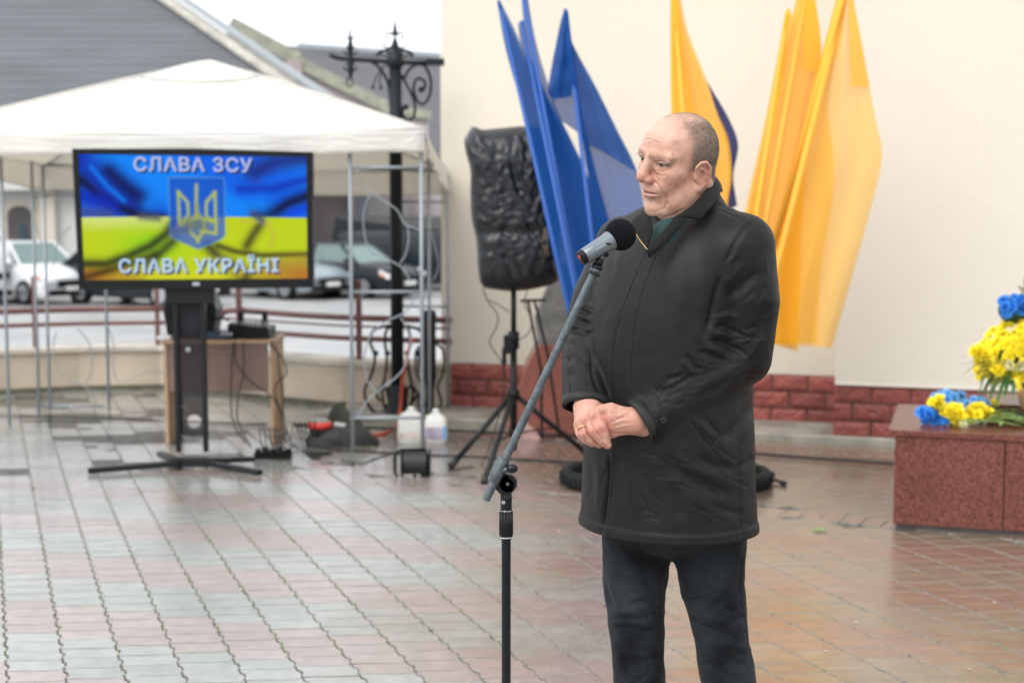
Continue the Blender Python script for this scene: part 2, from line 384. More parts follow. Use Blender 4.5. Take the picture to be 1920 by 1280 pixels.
# petals and grit scattered on the wet paving
B = MB()
for k in range(16):
    x, y = random.uniform(940, 1900), random.uniform(985, 1270); q = G(x, y, .001); r = random.uniform(.003, .007); a = random.uniform(0, 6)
    B.add([q + Vector((math.cos(a + t) * r * 1.5, math.sin(a + t) * r, .002 * (t % 2))) for t in (0, 1.1, 2.2, 3.3, 4.4, 5.4)], [(0, 1, 2, 3, 4, 5)])
B.build('scattered_petals', mat('pale_petal', (.55, .42, .38), .6), kind='stuff')
q = G(1537, 995, .002); lf = MB()
lf.grid([[q + Vector((x * .04, y * .018 * (1 - abs(x) ** 2 * .9), .004 + .006 * abs(y) * (1 - abs(x)))) for y in (-1, -.5, 0, .5, 1)] for x in (-1, -.6, -.2, .2, .6, 1)])
tag(lf.build('fallen_leaf', mat('bright_green_leaf', (.16, .36, .08), .45, var=.3, scale=40), solid=.001), 'single bright green leaf lying on the wet paving left of the granite pedestal', 'leaf')

# the street lower down, beyond the parapet
M_road = mat('wet_street_concrete', (.33, .33, .325), .42, var=.2, scale=.7, bump=.05, bscale=8, rvar=.06, spec=1.0)
ZS = -.86
MB().add([(-420, 3, ZS), (420, 3, ZS), (420, 850, ZS), (-420, 850, ZS)], [(0, 1, 2, 3)]).build('street', M_road, kind='structure')
MB().add([(-420, -400, ZS - .01), (420, -400, ZS - .01), (420, 3, ZS - .01), (-420, 3, ZS - .01)], [(0, 1, 2, 3)]).build('ground', mat('distant_asphalt', (.12, .12, .12), .6, var=.2, scale=.5), kind='structure')
# ================================================================ CREAM BUILDING WITH A RED STONE PLINTH
def stucco(name, col, sc=.5):
    m = mat(name, col, .85, var=.06, scale=sc, bump=.8, bscale=170, stretch=(1, 1, .45)); return m
M_cream = stucco('cream_stucco', (.75, .685, .575)); M_cream2 = stucco('pale_cream_stucco', (.75, .695, .60))
up = Vector((0, 0, 1))
bld = thing('building', 'tall cream rendered building with a red split-stone plinth, behind the flags and the speaker', 'building', A0)
E1 = A0 + U * 3.1
def slab(a, b, depth, z0, z1): return MB().prism([a + up * z0, b + up * z0, b + Nn * depth + up * z0, a + Nn * depth + up * z0], (0, 0, z1 - z0))
slab(A0, E1, 6, -.9, 7.5).build('wall', M_cream, bld)
C1 = C0 + U * 5.5
slab(C0 + up * 0, C1, 6.5, .378, 7.5).build('wall_pier', M_cream2, bld, label='paler wall section standing forward of the rest, above the higher stone plinth')
slab(C0 + Nn * .03 + U * .004, C1, 6.4, -.9, .378).build('plinth_core', mat('dark_mortar', (.075, .06, .055), .8), bld)
B = MB().prism([C0 - Nn * .006 + up * .372, C1 - Nn * .006 + up * .372, C1 + Nn * .02 + up * .372, C0 + Nn * .02 + up * .372], (0, 0, .012)); B.build('drip_edge', mat('white_trim', (.75, .7, .62), .6), bld)
slab(A0 - Nn * .004, E1 - Nn * .004, .02, -.3, .362).build('plinth_backing', _M['dark_mortar'], bld)
M_br = mat('red_split_stone', (.27, .068, .055), .55, var=.35, scale=22, bump=.5, bscale=70, rand=.22)
def rock(seed, w=.239, h=.109, d=.013):
    r = random.Random(seed); nx, nz = 7, 4; rows = []
    for k in range(nz + 1):
        row = []
        for i in range(nx + 1):
            ed = (i in (0, nx)) or (k in (0, nz))
            y = -.001 if ed else -d * r.uniform(.45, 1.15)
            row.append(((i / nx - .5) * w, y, (k / nz - .5) * h))
        rows.append(row)
    b = MB(); b.grid(rows, smooth=False); k = nx + 1
    o = len(b.v); b.add([(-w / 2, .03, -h / 2), (w / 2, .03, -h / 2), (w / 2, .03, h / 2), (-w / 2, .03, h / 2)], [])
    bo = [i for i in range(k)]; to = [nz * k + i for i in range(k)]; le = [j * k for j in range(nz + 1)]; ri = [j * k + nx for j in range(nz + 1)]
    for poly in (bo + [o + 1, o], to + [o + 2, o + 3], le + [o + 3, o], ri + [o + 2, o + 1]): b.f.append(tuple(poly)); b.sm.append(False)
    return b.mesh('brick', M_br)
rocks = [rock(s) for s in range(6)]; rocks_h = [rock(s + 9, w=.115) for s in range(3)]
ang = math.atan2(U.y, U.x)
def plinth(start, length, zb, proud, first_half, low_proud=0, s0=0):
    for c in range(3):
        x = 0; half = (c % 2 == 0) == first_half
        if half:
            st = start + U * .06; o = bpy.data.objects.new('brick', random.choice(rocks_h)); COL.objects.link(o); o.parent = bld
            o.location = st - A0 - Nn * (proud + (low_proud if c == 0 else 0)) + up * (zb + .06 + .12 * c); o.rotation_euler = (0, 0, ang); x = .125
        while x < length - .1:
            st = start + U * (x + .123); o = bpy.data.objects.new('brick', random.choice(rocks)); COL.objects.link(o); o.parent = bld
            o.location = st - A0 - Nn * (proud + (low_proud if c == 0 else 0)) + up * (zb + .06 + .12 * c); o.rotation_euler = (0, 0, ang)
            if random.random() < .5: o.scale = (-1, 1, 1)
            x += .25
plinth(A0, 3.0, .002, .012, False)
plinth(C0 - U * .012, 3.6, .012, -.022, False, low_proud=.02)

# ---------------------------------------------------------------- granite pedestal
def granite(name, a, b2, c3, rough=.18):
    m = bpy.data.materials.new(name); m.use_nodes = True; n, b = nodes_of(m); N = n.nodes.new; L = n.links.new
    tc = N('ShaderNodeTexCoord'); v = N('ShaderNodeTexVoronoi'); v.inputs['Scale'].default_value = 190; L(tc.outputs['Object'], v.inputs['Vector'])
    z = N('ShaderNodeTexNoise'); z.inputs['Scale'].default_value = 120; z.inputs['Detail'].default_value = 3; L(tc.outputs['Object'], z.inputs['Vector'])
    cr = N('ShaderNodeValToRGB'); e = cr.color_ramp.elements; e[0].position = .3; e[0].color = (*b2, 1); e[1].position = .52; e[1].color = (*a, 1); q = e.new(.68); q.color = (*c3, 1)
    sm = N('ShaderNodeMath'); sm.operation = 'MULTIPLY_ADD'; L(v.outputs['Color'], sm.inputs[0]); sm.inputs[1].default_value = .35; L(z.outputs[0], sm.inputs[2])
    s2 = N('ShaderNodeMath'); s2.operation = 'SUBTRACT'; L(sm.outputs[0], s2.inputs[0]); s2.inputs[1].default_value = .17
    z2 = N('ShaderNodeTexNoise'); z2.inputs['Scale'].default_value = 3.5; z2.inputs['Detail'].default_value = 4; L(tc.outputs['Object'], z2.inputs['Vector'])
    m2 = N('ShaderNodeMapRange'); L(z2.outputs[0], m2.inputs[0]); m2.inputs[3].default_value = .75; m2.inputs[4].default_value = 1.25
    vm = N('ShaderNodeVectorMath'); vm.operation = 'SCALE'; L(m2.outputs[0], vm.inputs['Scale']); L(cr.outputs[0], vm.inputs[0])
    L(s2.outputs[0], cr.inputs[0]); L(vm.outputs[0], b.inputs['Base Color']); b.inputs['Roughness'].default_value = rough; b.inputs['Specular IOR Level'].default_value = .3
    return m
M_gra = granite('red_granite', (.155, .047, .033), (.035, .014, .012), (.21, .078, .056), .24)
P0 = G(1674, 992)
ped = thing('granite_pedestal', 'low polished red granite pedestal with flowers laid on its top, at the right edge', 'pedestal', P0)
UP_ = Vector((math.cos(R(-17.5)), math.sin(R(-17.5)), 0)); NP_ = Vector((-UP_.y, UP_.x, 0))
def pslab(name, a0, a1, n0, n1, z0, z1, m, bevel=.003, label=None):
    MB().prism([P0 + UP_ * a + NP_ * n + up * z0 for a, n in ((a0, n0), (a1, n0), (a1, n1), (a0, n1))], (0, 0, z1 - z0)).build(name, m, ped, bevel=bevel, label=label)
pslab('base_course', .012, 2.2, .03, .9, -.1, .04, mat('dark_wet_cement', (.10, .085, .08), .35, var=.3, scale=10))
pslab('front_panel', .0, .495, .0, .03, .028, .452, M_gra); pslab('front_panel', .499, 1.3, .0, .03, .028, .452, M_gra); pslab('front_panel', 1.304, 2.2, .0, .03, .028, .452, M_gra)
pslab('side_panel', .0, .03, .032, .9, .028, .452, M_gra); pslab('core', .04, 2.15, .04, .88, .04, .448, _M['dark_mortar'])
pslab('top_slab', -.03, 2.25, -.012, .93, .453, .483, M_gra)
pslab('upper_step', .42, 2.2, .47, .93, .484, .56, M_gra, label='second granite step set back on the top slab')

# ---------------------------------------------------------------- memorial stone behind the loudspeaker
Y_ = 9.55
def pr(name, pts, Y, depth, m, parent, **k): return MB().prism([V(x, y, Y) for x, y in pts], (0, depth, 0)).build(name, m, parent, **k)
mem = thing('memorial_stone', 'standing memorial stone, rough grey above and red granite below, behind the loudspeaker tripod', 'monument', V(1080, 850, Y_))
pr('stone_block', [(1010, 648), (1003, 600), (1042, 500), (1150, 470), (1160, 648)], Y_ + .05, .3, mat('rough_grey_stone', (.16, .16, .15), .85, var=.4, scale=9, bump=.8, bscale=35), mem, bevel=.01)
pr('stone_base', [(940, 852), (955, 790), (985, 690), (1008, 648), (1165, 648), (1200, 852)], Y_, .42, granite('brown_red_granite', (.27, .09, .065), (.13, .04, .035), (.36, .15, .11), .3), mem, bevel=.006)
pr('stone_flake', [(948, 850), (958, 812), (985, 790), (1003, 806), (1032, 850)], Y_ - .06, .055, mat('pink_veined_marble', (.5, .3, .28), .4, var=.4, scale=20), mem, bevel=.004, label='pale pink veined marble piece leaning at the foot')

# ---------------------------------------------------------------- town buildings across the street
M_roof = mat('grey_slate_roof', (.11, .118, .128), .75, var=.16, scale=1.4, bump=.3, bscale=6, stretch=(.25, 1, 1))
M_roof2 = mat('dark_far_roof', (.10, .10, .108), .8, var=.12, scale=1.2)
M_pink = mat('stained_pink_plaster', (.46, .415, .405), .85, var=.13, scale=.9, bump=.2, stretch=(1.6, 1, .35))
M_wht = mat('grey_white_plaster', (.52, .52, .49), .85, var=.08, scale=.6)
M_cop = mat('lichen_coping_stone', (.33, .33, .26), .85, var=.35, scale=2.5)
M_dkw = mat('dark_doorway_timber', (.065, .055, .055), .6, var=.3, scale=3)
hall = thing('slate_roofed_hall', 'long hall across the street with a big grey slate roof and an arched door', 'building', (-14, 45, ZS))
Ye = 43.0
ev_l, ev_r = V(-420, 350, Ye), V(770, 322, Ye)
rv = V(240, -45, Ye + 9.0); rl = V(-520, -60, Ye + 9.0)
ev_l = ev_r + (ev_l - ev_r) * 1.9; rl = rv + (rl - rv) * 1.9
# roof in courses so that the slate rows have their own edges
nrow = 26; B = MB()
for k in range(nrow):
    t0, t1 = k / nrow, (k + 1) / nrow
    a, b = ev_l.lerp(rl, t0), ev_r.lerp(rv, t0); c, d = ev_r.lerp(rv, t1), ev_l.lerp(rl, t1)
    nrm = (b - a).cross(d - a).normalized(); nrm = nrm if nrm.z > 0 else -nrm
    B.prism([a + nrm * .03, b + nrm * .03, c + nrm * .02, d + nrm * .02], -nrm * .06)
B.build('roof', M_roof, hall)
vd = (rv - ev_r); vn = Vector((0, -.6, .8))
MB().bar(ev_r + up * .12, rv + up * .12, .55, .16).build('verge_board', mat('flaking_white_paint', (.5, .48, .42), .8, var=.3, scale=2), hall)
MB().bar(ev_r + up * .3 + Vector((.35, 0, 0)), rv + up * .3 + Vector((.35, 0, 0)), .3, .14).build('verge_capping', mat('grey_zinc', (.3, .33, .35), .5), hall)
MB().bar(ev_l - up * .12, ev_r - up * .12, .3, .3).build('eaves_board', M_wht, hall)
MB().prism([V(-1500, 342, Ye + .6).xy.to_3d() + up * ZS, V(560, 342, Ye + .6).xy.to_3d() + up * ZS, V(560, 342, Ye + .6).xy.to_3d() + up * 2.4, V(-1500, 342, Ye + .6).xy.to_3d() + up * 2.4], (0, .5, 0)).build('wall', M_wht, hall)
def arch(x0, x1, ytop, Y, w=0): 
    l, r = V(x0, 500, Y).x, V(x1, 500, Y).x; zt = V(0, ytop, Y).z; rr = (r - l) / 2; cx = (l + r) / 2
    return [Vector((l, Y, ZS)), Vector((r, Y, ZS))] + [Vector((cx + rr * math.cos(a), Y, zt - rr * .75 + rr * .75 * math.sin(a))) for a in [math.pi * k / 10 for k in range(11)]]
M_sur = mat('cream_surround', (.55, .5, .42), .8, var=.1)
MB().prism(arch(6, 74, 376, Ye + .57), (0, .1, 0)).build('door_surround', M_sur, hall)
MB().prism(arch(16, 63, 386, Ye + .52), (0, .1, 0)).build('door', M_dkw, hall)
MB().prism(arch(37, 50, 420, Ye + .48), (0, .05, 0)).build('window', mat('dark_blue_glass', (.03, .06, .08), .2), hall)
for px in (92, 300):
    a = V(px, 500, Ye + .4); MB().box((a.x, a.y + .1, .8), (.45, .3, 3.3)).build('pilaster', M_sur, hall)
gab = thing('gabled_pink_house', 'plastered pinkish house with a sloping lichened coping, right of the slate roof', 'building', (-6, 46, ZS))
Yg = 46.0
Yu = 53.5
cop = [(425, 40), (470, 58), (560, 122), (735, 208), (802, 214)]
MB().prism([V(x, y + 6, Yu) for x, y in cop] + [V(802, 330, Yu), V(425, 330, Yu)], (0, .6, 0)).build('gable_wall', M_pink, gab)
MB().prism([V(560, 300, Yg).xy.to_3d() + up * ZS, V(900, 300, Yg).xy.to_3d() + up * ZS, V(900, 300, Yg), V(560, 300, Yg)], (0, .6, 0)).build('wall', M_pink, gab)
for (a, b, w) in (((432, 44), (560, 112), .5), ((556, 116), (735, 206), .42), ((735, 206), (806, 216), .3)):
    MB().bar(V(a[0], a[1], Yu - .1) + Vector((0, .3, 0)), V(b[0], b[1], Yu - .1) + Vector((0, .3, 0)), .9, w).build('coping', M_cop, gab)
MB().box(V(552, 132, Yu - .25), (.55, .3, .7)).build('kneeler', mat('stained_red_plaster', (.42, .35, .335), .85, var=.3), gab)
for px, w, m in ((678, .35, mat('blue_grey_downpipe', (.22, .25, .29), .5)), (662, .22, _M['stained_red_plaster']), (790, .5, _M['stained_red_plaster'])):
    a = V(px, 400, Yg - .1); MB().box((a.x, a.y, 1.1), (w, .16, 3.9)).build('pilaster', m, gab)
a = V(612, 400, Yg - .05); MB().box((a.x, a.y, .9), (1.5, .1, 3.2)).build('shutter', mat('taupe_shutter', (.24, .21, .2), .8, var=.2, scale=1), gab)
far = thing('far_roof_house', 'distant house whose dark grey roof rises behind the street lamp', 'building', (-5, 58, ZS))
MB().prism([V(490, 82, 68), V(900, 112, 66), V(900, 300, 58), V(490, 300, 58)], (0, .3, -.2)).build('roof', M_roof2, far)
MB().bar(V(560, 86, 67.6), V(860, 107, 66), .3, .25).build('ridge', _M['grey_zinc'], far)
MB().prism([V(490, 300, 58.5).xy.to_3d() + up * ZS, V(900, 300, 58.5).xy.to_3d() + up * ZS, V(900, 300, 58.5), V(490, 300, 58.5)], (0, 7, 0)).build('wall', M_pink, far)
# ================================================================ PARAPET AND RAILING
M_par = mat('beige_parapet_render', (.50, .42, .33), .8, var=.16, scale=2.2, bump=.2, bscale=60)
M_rail = mat('brown_painted_steel', (.15, .055, .05), .32, var=.2, scale=12)
base = [(-330, 752), (-100, 745), (0, 738), (150, 731), (300, 728), (410, 738), (540, 753), (640, 763), (760, 769), (838, 772)]
pb = [G(x, y) for x, y in base]
par = thing('parapet_wall', 'low curved beige parapet wall at the far edge of the plaza', 'wall', pb[4])
B = MB(); o = []
for i, p in enumerate(pb):
    t = (pb[min(i + 1, len(pb) - 1)] - pb[max(i - 1, 0)]).normalized(); nn = Vector((-t.y, t.x, 0))
    B.v += [tuple(p + up * -.9), tuple(p + up * .325), tuple(p + nn * .24 + up * .325), tuple(p + nn * .24 - up * .9)]
for i in range(len(pb) - 1):
    for j in range(4): B.f.append((i * 4 + j, i * 4 + (j + 1) % 4, i * 4 + 4 + (j + 1) % 4, i * 4 + 4 + j)); B.sm.append(False)
B.f += [(0, 1, 2, 3), tuple(len(pb) * 4 - 4 + k for k in range(4))]; B.sm += [False, False]
B.build('wall', M_par, par)
B = MB()
for i in range(len(pb) - 1):
    a, b = pb[i], pb[i + 1]; t = (b - a).normalized(); nn = Vector((-t.y, t.x, 0))
    B.bar(a + nn * .12 + up * .345 - t * .004, b + nn * .12 + up * .345 + t * .004, .30, .036)
B.build('coping', mat('pale_coping', (.50, .45, .38), .7, var=.25, scale=3), par)
B = MB()
for i in range(len(pb) - 1):
    a, b = pb[i], pb[i + 1]; t = (b - a).normalized(); nn = Vector((-t.y, t.x, 0)); B.bar(a - nn * .006 + up * .012, b - nn * .006 + up * .012, .02, .05)
B.build('skirting', mat('mossy_damp_strip', (.10, .095, .065), .7, var=.4, scale=6), par)
def offs(i0, i1, z):
    out = []
    for i in range(i0, i1):
        p = pb[i]; t = (pb[min(i + 1, len(pb) - 1)] - pb[max(i - 1, 0)]).normalized(); out.append(p + Vector((-t.y, t.x, 0)) * .12 + up * z)
    return out
rl_ = thing('railing', 'left length of brown tubular railing on the parapet, ending before the desk', 'railing', pb[2] + up * .36)
MB().tube(spline(offs(0, 5, .672), 6), .024, 10).build('top_rail', M_rail, rl_)
MB().tube(spline(offs(0, 5, .552), 6), .018, 10).build('mid_rail', M_rail, rl_)
for x in (-150, 62, 293):
    q = min(range(0, 200), key=lambda k: abs((960 + F * (pb[0].lerp(pb[4], k / 199)).x / (pb[0].lerp(pb[4], k / 199)).y) - x))
    pts = spline(offs(0, 5, .3), 12); p = min(pts, key=lambda v: abs(960 + F * v.x / v.y - x)); MB().bar(p + up * .06, p + up * .66, .035, .035, up=(0, 1, 0)).build('post', M_rail, rl_)
rr_ = thing('railing', 'right length of brown tubular railing, its near end bent downwards beside the desk', 'railing', pb[6] + up * .36)
pts = offs(5, 10, .685); st = G(432, 740); e0 = pts[0]
top = spline([e0 + Vector((-.10, .0, -.15)), e0 + Vector((-.06, 0, -.05)), e0 + Vector((.05, 0, 0))] + pts[1:], 6)
MB().tube(top, .026, 10).build('top_rail', M_rail, rr_)
MB().tube(spline(offs(5, 10, .62), 6), .009, 8).build('thin_rail', M_rail, rr_)
MB().tube(spline(offs(5, 10, .525), 6), .022, 10).build('mid_rail', M_rail, rr_)
for x in (446, 677):
    pts = spline(offs(5, 10, .3), 12); p = min(pts, key=lambda v: abs(960 + F * v.x / v.y - x)); MB().bar(p + up * .06, p + up * .68, .045, .045, up=(0, 1, 0)).build('post', M_rail, rr_)

# ================================================================ GAZEBO
M_can = bpy.data.materials.new('white_canopy_polyester'); M_can.use_nodes = True; n, b = nodes_of(M_can)
b.inputs['Base Color'].default_value = (.86, .855, .83, 1); b.inputs['Roughness'].default_value = .75
tr = n.nodes.new('ShaderNodeBsdfTranslucent'); tr.inputs[0].default_value = (.88, .83, .74, 1); mxs = n.nodes.new('ShaderNodeMixShader'); mxs.inputs[0].default_value = .42
out = n.nodes['Material Output']; n.links.new(b.outputs[0], mxs.inputs[1]); n.links.new(tr.outputs[0], mxs.inputs[2]); n.links.new(mxs.outputs[0], out.inputs[0])
nz = n.nodes.new('ShaderNodeTexNoise'); nz.inputs['Scale'].default_value = 7; bp = n.nodes.new('ShaderNodeBump'); bp.inputs['Strength'].default_value = .5; bp.inputs['Distance'].default_value = .03
n.links.new(nz.outputs[0], bp.inputs['Height']); n.links.new(bp.outputs[0], b.inputs['Normal'])
M_pole = mat('grey_powder_coated_pole', (.30, .34, .37), .4, metal=.2)
gz = thing('gazebo', 'white party gazebo with a pointed canopy and thin grey trellis poles, standing over the desk', 'gazebo', G(420, 850))
d1, d2 = 8.97, 10.9
FR, BR = V(797, 243, d1), V(841, 322, d2); FL = Vector((FR.x - 3.15, d1, FR.z)); BLf = V(80, 314, d2)
APX = V(393, 113, 9.95)
def canopy_row(t, n=9):                       # a ring of points from the eaves (t=0) to the apex (t=1), sagging between
    cs = [FL, FR, BR, BLf]; rowp = []
    for k in range(4):
        a, b2 = cs[k], cs[(k + 1) % 4]
        for i in range(n):
            e = a.lerp(b2, i / n); sagE = -.035 * math.sin(math.pi * i / n); p = e.lerp(APX, t)
            corner = abs(2 * i / n - 1) if i else 1
            p.z += sagE * (1 - t) - .055 * math.sin(math.pi * t) * (.5 + .5 * (1 - corner)) ; 
            if i == 0: p.z += .035 * math.sin(math.pi * t)
            p.z += .006 * math.sin(i * 5 + k) * (1 - t)
            rowp.append(p)
    return rowp
MB().grid([canopy_row(t) for t in (0, .05, .12, .25, .4, .55, .7, .82)], close=True).build('canopy', M_can, gz, solid=.003)
for k_ in (0, 9, 18, 27): MB().tube([canopy_row(t)[k_] + up * .003 for t in (0, .12, .25, .4, .55, .7, .8)], .006, 6).build('hip_seam', M_can, gz)
cap = [canopy_row(t) for t in (.74, .82, .9, .96, .995)]
for i, rw in enumerate(cap):
    for p in rw: p.z += .007 + .004 * math.sin(i + p.x * 9)
MB().grid(cap, close=True).build('vent_cap', M_can, gz, solid=.003)
def valance(a, b, h0, h1, name, seed):
    r = random.Random(seed); rows = []
    d = (b - a); nrm = Vector((d.y, -d.x, 0)).normalized()
    for k in range(7):
        row = []
        for i in range(41):
            t = i / 40; p = a.lerp(b, t); p.z += -.035 * math.sin(math.pi * (t * 1)) 
            p = p + nrm * (.012 * math.sin(t * 31 + seed) * k / 6 + .006 * math.sin(t * 77) * k / 6 + .012 * k / 6) - up * (h0 + (h1 - h0) * t) * k / 6 * (1 + .04 * math.sin(t * 13))
            row.append(p)
        rows.append(row)
    MB().grid(rows).build(name, M_can, gz, solid=.0025)
valance(FL, FR, .13, .135, 'valance', 1); valance(FR, BR, .135, .17, 'valance', 2); valance(BR, BLf, .165, .165, 'valance', 3); valance(BLf, FL, .165, .13, 'valance', 4)
def pole(a, b, r=.0125, name='pole'): return MB().cyl(a, b, r, n=10).build(name, M_pole, gz)
def tr_panel(pxa, pxb, Y, feet, tops, rungs, mats=None, r=.0125):
    for px, top_ in zip((pxa, pxb), tops):
        a = V(px, 400, Y); pole(Vector((a.x, Y, 0)), Vector((a.x, Y, V(px, top_, Y).z)), r)
    for y in rungs:
        pole(V(pxa, y, Y), V(pxb, y, Y), r * .8, 'rung')
tr_panel(657, 790, 9.0, 0, (262, 262), (314, 547, 783))
for px, Y, ty in ((736, 10.6, 318), (804, 10.0, 290), (839, 10.75, 330)):
    a = V(px, 400, Y); pole(Vector((a.x, Y, 0)), Vector((a.x, Y, V(px, ty, Y).z)), .0115)
for y in (378, 574, 766): pole(V(737, y, 10.62), V(841, y + 1, 10.75), .009, 'rung')
for px, Y, ty in ((5, 10.1, 285), (62, 10.5, 302), (83, 10.85, 308), (195, 10.85, 316)):
    a = V(px, 400, Y); pole(Vector((a.x, Y, 0)), Vector((a.x, Y, V(px, ty, Y).z)), .0115)
for y in (366, 760): pole(V(83, y, 10.85), V(195, y + 1, 10.85), .009, 'rung'); pole(V(83, y, 10.85), V(62, y + 5, 10.5), .009, 'rung')
a = Vector((FL.x + .03, d1 + .02, 0)); pole(a, a + up * (FL.z - .02))
pole(V(80, 308, d2 - .03), V(836, 320, d2 - .03), .013, 'eaves_beam'); pole(V(83, 308, d2 - .03), Vector((FL.x + .03, d1 + .03, FR.z - .02)), .012, 'eaves_beam')
pole(V(836, 320, d2 - .03), Vector((FR.x - .02, d1 + .03, FR.z - .02)), .012, 'eaves_beam'); pole(Vector((FL.x + .03, d1 + .03, FR.z - .03)), Vector((FR.x - .02, d1 + .03, FR.z - .03)), .013, 'eaves_beam')
for c in (V(83, 308, d2 - .03), V(836, 320, d2 - .03), Vector((FL.x + .03, d1 + .03, FR.z - .02)), Vector((FR.x - .02, d1 + .03, FR.z - .02))): pole(c, APX - up * .05, .011, 'rafter')
# sprung wire ornament inside the trellises
def orn(pts, Y, r=.0045): MB().tube(spline([V(x, y, Y) for x, y in pts], 8), r, 6).build('wire_ornament', M_pole, gz)
orn([(668, 318), (680, 345), (697, 362), (722, 378), (745, 395), (760, 420), (790, 432)], 9.0)
orn([(697, 362), (688, 378), (682, 400), (682, 430), (690, 462), (705, 478), (730, 488), (755, 503), (770, 528)], 9.0)
orn([(765, 424), (766, 450), (760, 478), (750, 494)], 9.0); orn([(780, 552), (765, 580), (752, 590), (720, 605), (695, 630), (684, 662), (684, 690), (690, 715), (706, 735)], 9.0)
orn([(752, 596), (762, 615), (770, 645), (762, 680), (745, 705), (715, 728), (690, 750), (676, 772), (671, 783)], 9.0)
orn([(806, 430), (818, 470), (822, 500), (812, 528)], 9.99)
for pts in ([(62, 375), (66, 420), (78, 455)], [(133, 425), (112, 445), (103, 480), (100, 500)], [(105, 620), (100, 655), (104, 680), (118, 702), (140, 716), (158, 724), (172, 738), (180, 762)], [(145, 615), (165, 640), (173, 668), (170, 700), (158, 720)], [(196, 600), (212, 640), (213, 690), (222, 715), (240, 712), (270, 698), (300, 697), (330, 706)]):
    orn(pts, 10.83)

# ================================================================ ORNATE LAMP POST
M_iron = mat('black_wrought_iron', (.010, .013, .015), .45, spec=.25, var=.2, scale=20)
YL = 10.5
lp = thing('lamp_post', 'black wrought iron street post with scrolled arms and spiked finials, behind the gazebo', 'lamp post', V(744, 775, YL))
lp.location.z = 0
def LV(x, y, dy=0): return V(x, y, YL + dy)
def iron(name, pts, r, n=8, flat=1.0): return MB().tube(pts, r, n, flat=flat).build(name, M_iron, lp)
zc = LV(743, 400).x
MB().cyl((zc, YL, -.02), (zc, YL, LV(0, 118).z), .047, .047, 14).build('post', M_iron, lp)
MB().lathe([(.0, LV(0, 128).z), (.055, LV(0, 126).z), (.075, LV(0, 118).z), (.05, LV(0, 104).z), (.02, LV(0, 92).z), (.026, LV(0, 84).z), (.008, LV(0, 70).z), (.007, LV(0, 62).z), (.02, LV(0, 66).z), (.016, LV(0, 58).z), (.0, LV(0, 33).z)], (zc, YL, 0), 16).build('finial', M_iron, lp)
MB().lathe([(.0, 0), (.11, 0), (.11, .05), (.075, .08), (.07, .2), (.05, .24)], (zc, YL, 0), 20).build('base', M_iron, lp)
iron('arm', [LV(618, 103), LV(626, 107), LV(640, 110), LV(760, 118), LV(832, 117)], .017)
MB().bar(LV(800, 117), LV(833, 117), .05, .05).build('arm_end', M_iron, lp)
X_, Z_ = Vector((1, 0, 0)), up
for sx in (-1, 1):
    iron('crown_scroll', scroll(LV(740 + sx * 22, 98), .05, .85 * sx, math.pi / 2 - sx * .3, X_, Z_), .006)
    iron('crown_scroll', scroll(LV(740 + sx * 9, 92), .045, .6 * sx, math.pi / 2 + sx, X_, Z_), .007)
    iron('crown_scroll', scroll(LV(740 + sx * 9, 66), .032, .9 * sx, -math.pi / 2, X_, Z_), .006)
    iron('crown_leaf', spline([LV(740 + sx * 34, 106), LV(740 + sx * 28, 98), LV(740 + sx * 12, 93), LV(740, 84)], 6), .012, 8)
def px(pts): return spline([LV(x, y) for x, y in pts], 8)
iron('bracket_scroll', px([(672, 111), (698, 117), (715, 132), (727, 155), (731, 180), (732, 205)]), .011)
iron('bracket_scroll', px([(757, 150), (766, 132), (780, 122), (796, 124), (806, 143), (808, 165), (803, 185), (793, 195), (783, 190), (776, 172), (777, 155), (785, 147), (795, 152), (797, 163), (790, 170)]), .011)
iron('bracket_scroll', px([(752, 140), (762, 158), (772, 178), (778, 198), (776, 218), (767, 226), (758, 222), (755, 210), (757, 200), (763, 199)]), .010)
MB().ball(LV(761, 201), .022).build('scroll_boss', M_iron, lp); MB().ball(LV(790, 168), .024).build('scroll_boss', M_iron, lp)
iron('wire_tendril', px([(722, 122), (706, 143), (700, 163)]), .005); iron('wire_tendril', px([(716, 130), (712, 150), (714, 165)]), .005)
for q in ((699, 164), (714, 165)): MB().ball(LV(*q), .014).build('tendril_tip', M_iron, lp)
pd_ = MB().lathe([(0, LV(0, 45).z), (.004, LV(0, 52).z), (.010, LV(0, 68).z), (.014, LV(0, 76).z), (.024, LV(0, 92).z), (.014, LV(0, 100).z), (.024, LV(0, 112).z), (.02, LV(0, 124).z), (.026, LV(0, 130).z), (.012, LV(0, 144).z), (0, LV(0, 150).z)], (LV(657, 100).x, YL, 0), 12)
pd_.build('pendant', M_iron, lp)
for sx in (-1, 1):
    for y in (97, 127): iron('pendant_scroll', scroll(LV(657 + sx * 9, y), .03, .9 * sx, math.pi / 2, X_, Z_), .006)
    iron('pendant_thorn', [LV(657, 78), LV(657 + sx * 9, 66)], .005)
iron('pendant_ring', [LV(656, 154) + Vector((math.cos(a) * .022, 0, math.sin(a) * .036)) for a in [k * math.pi / 8 for k in range(17)]], .005)
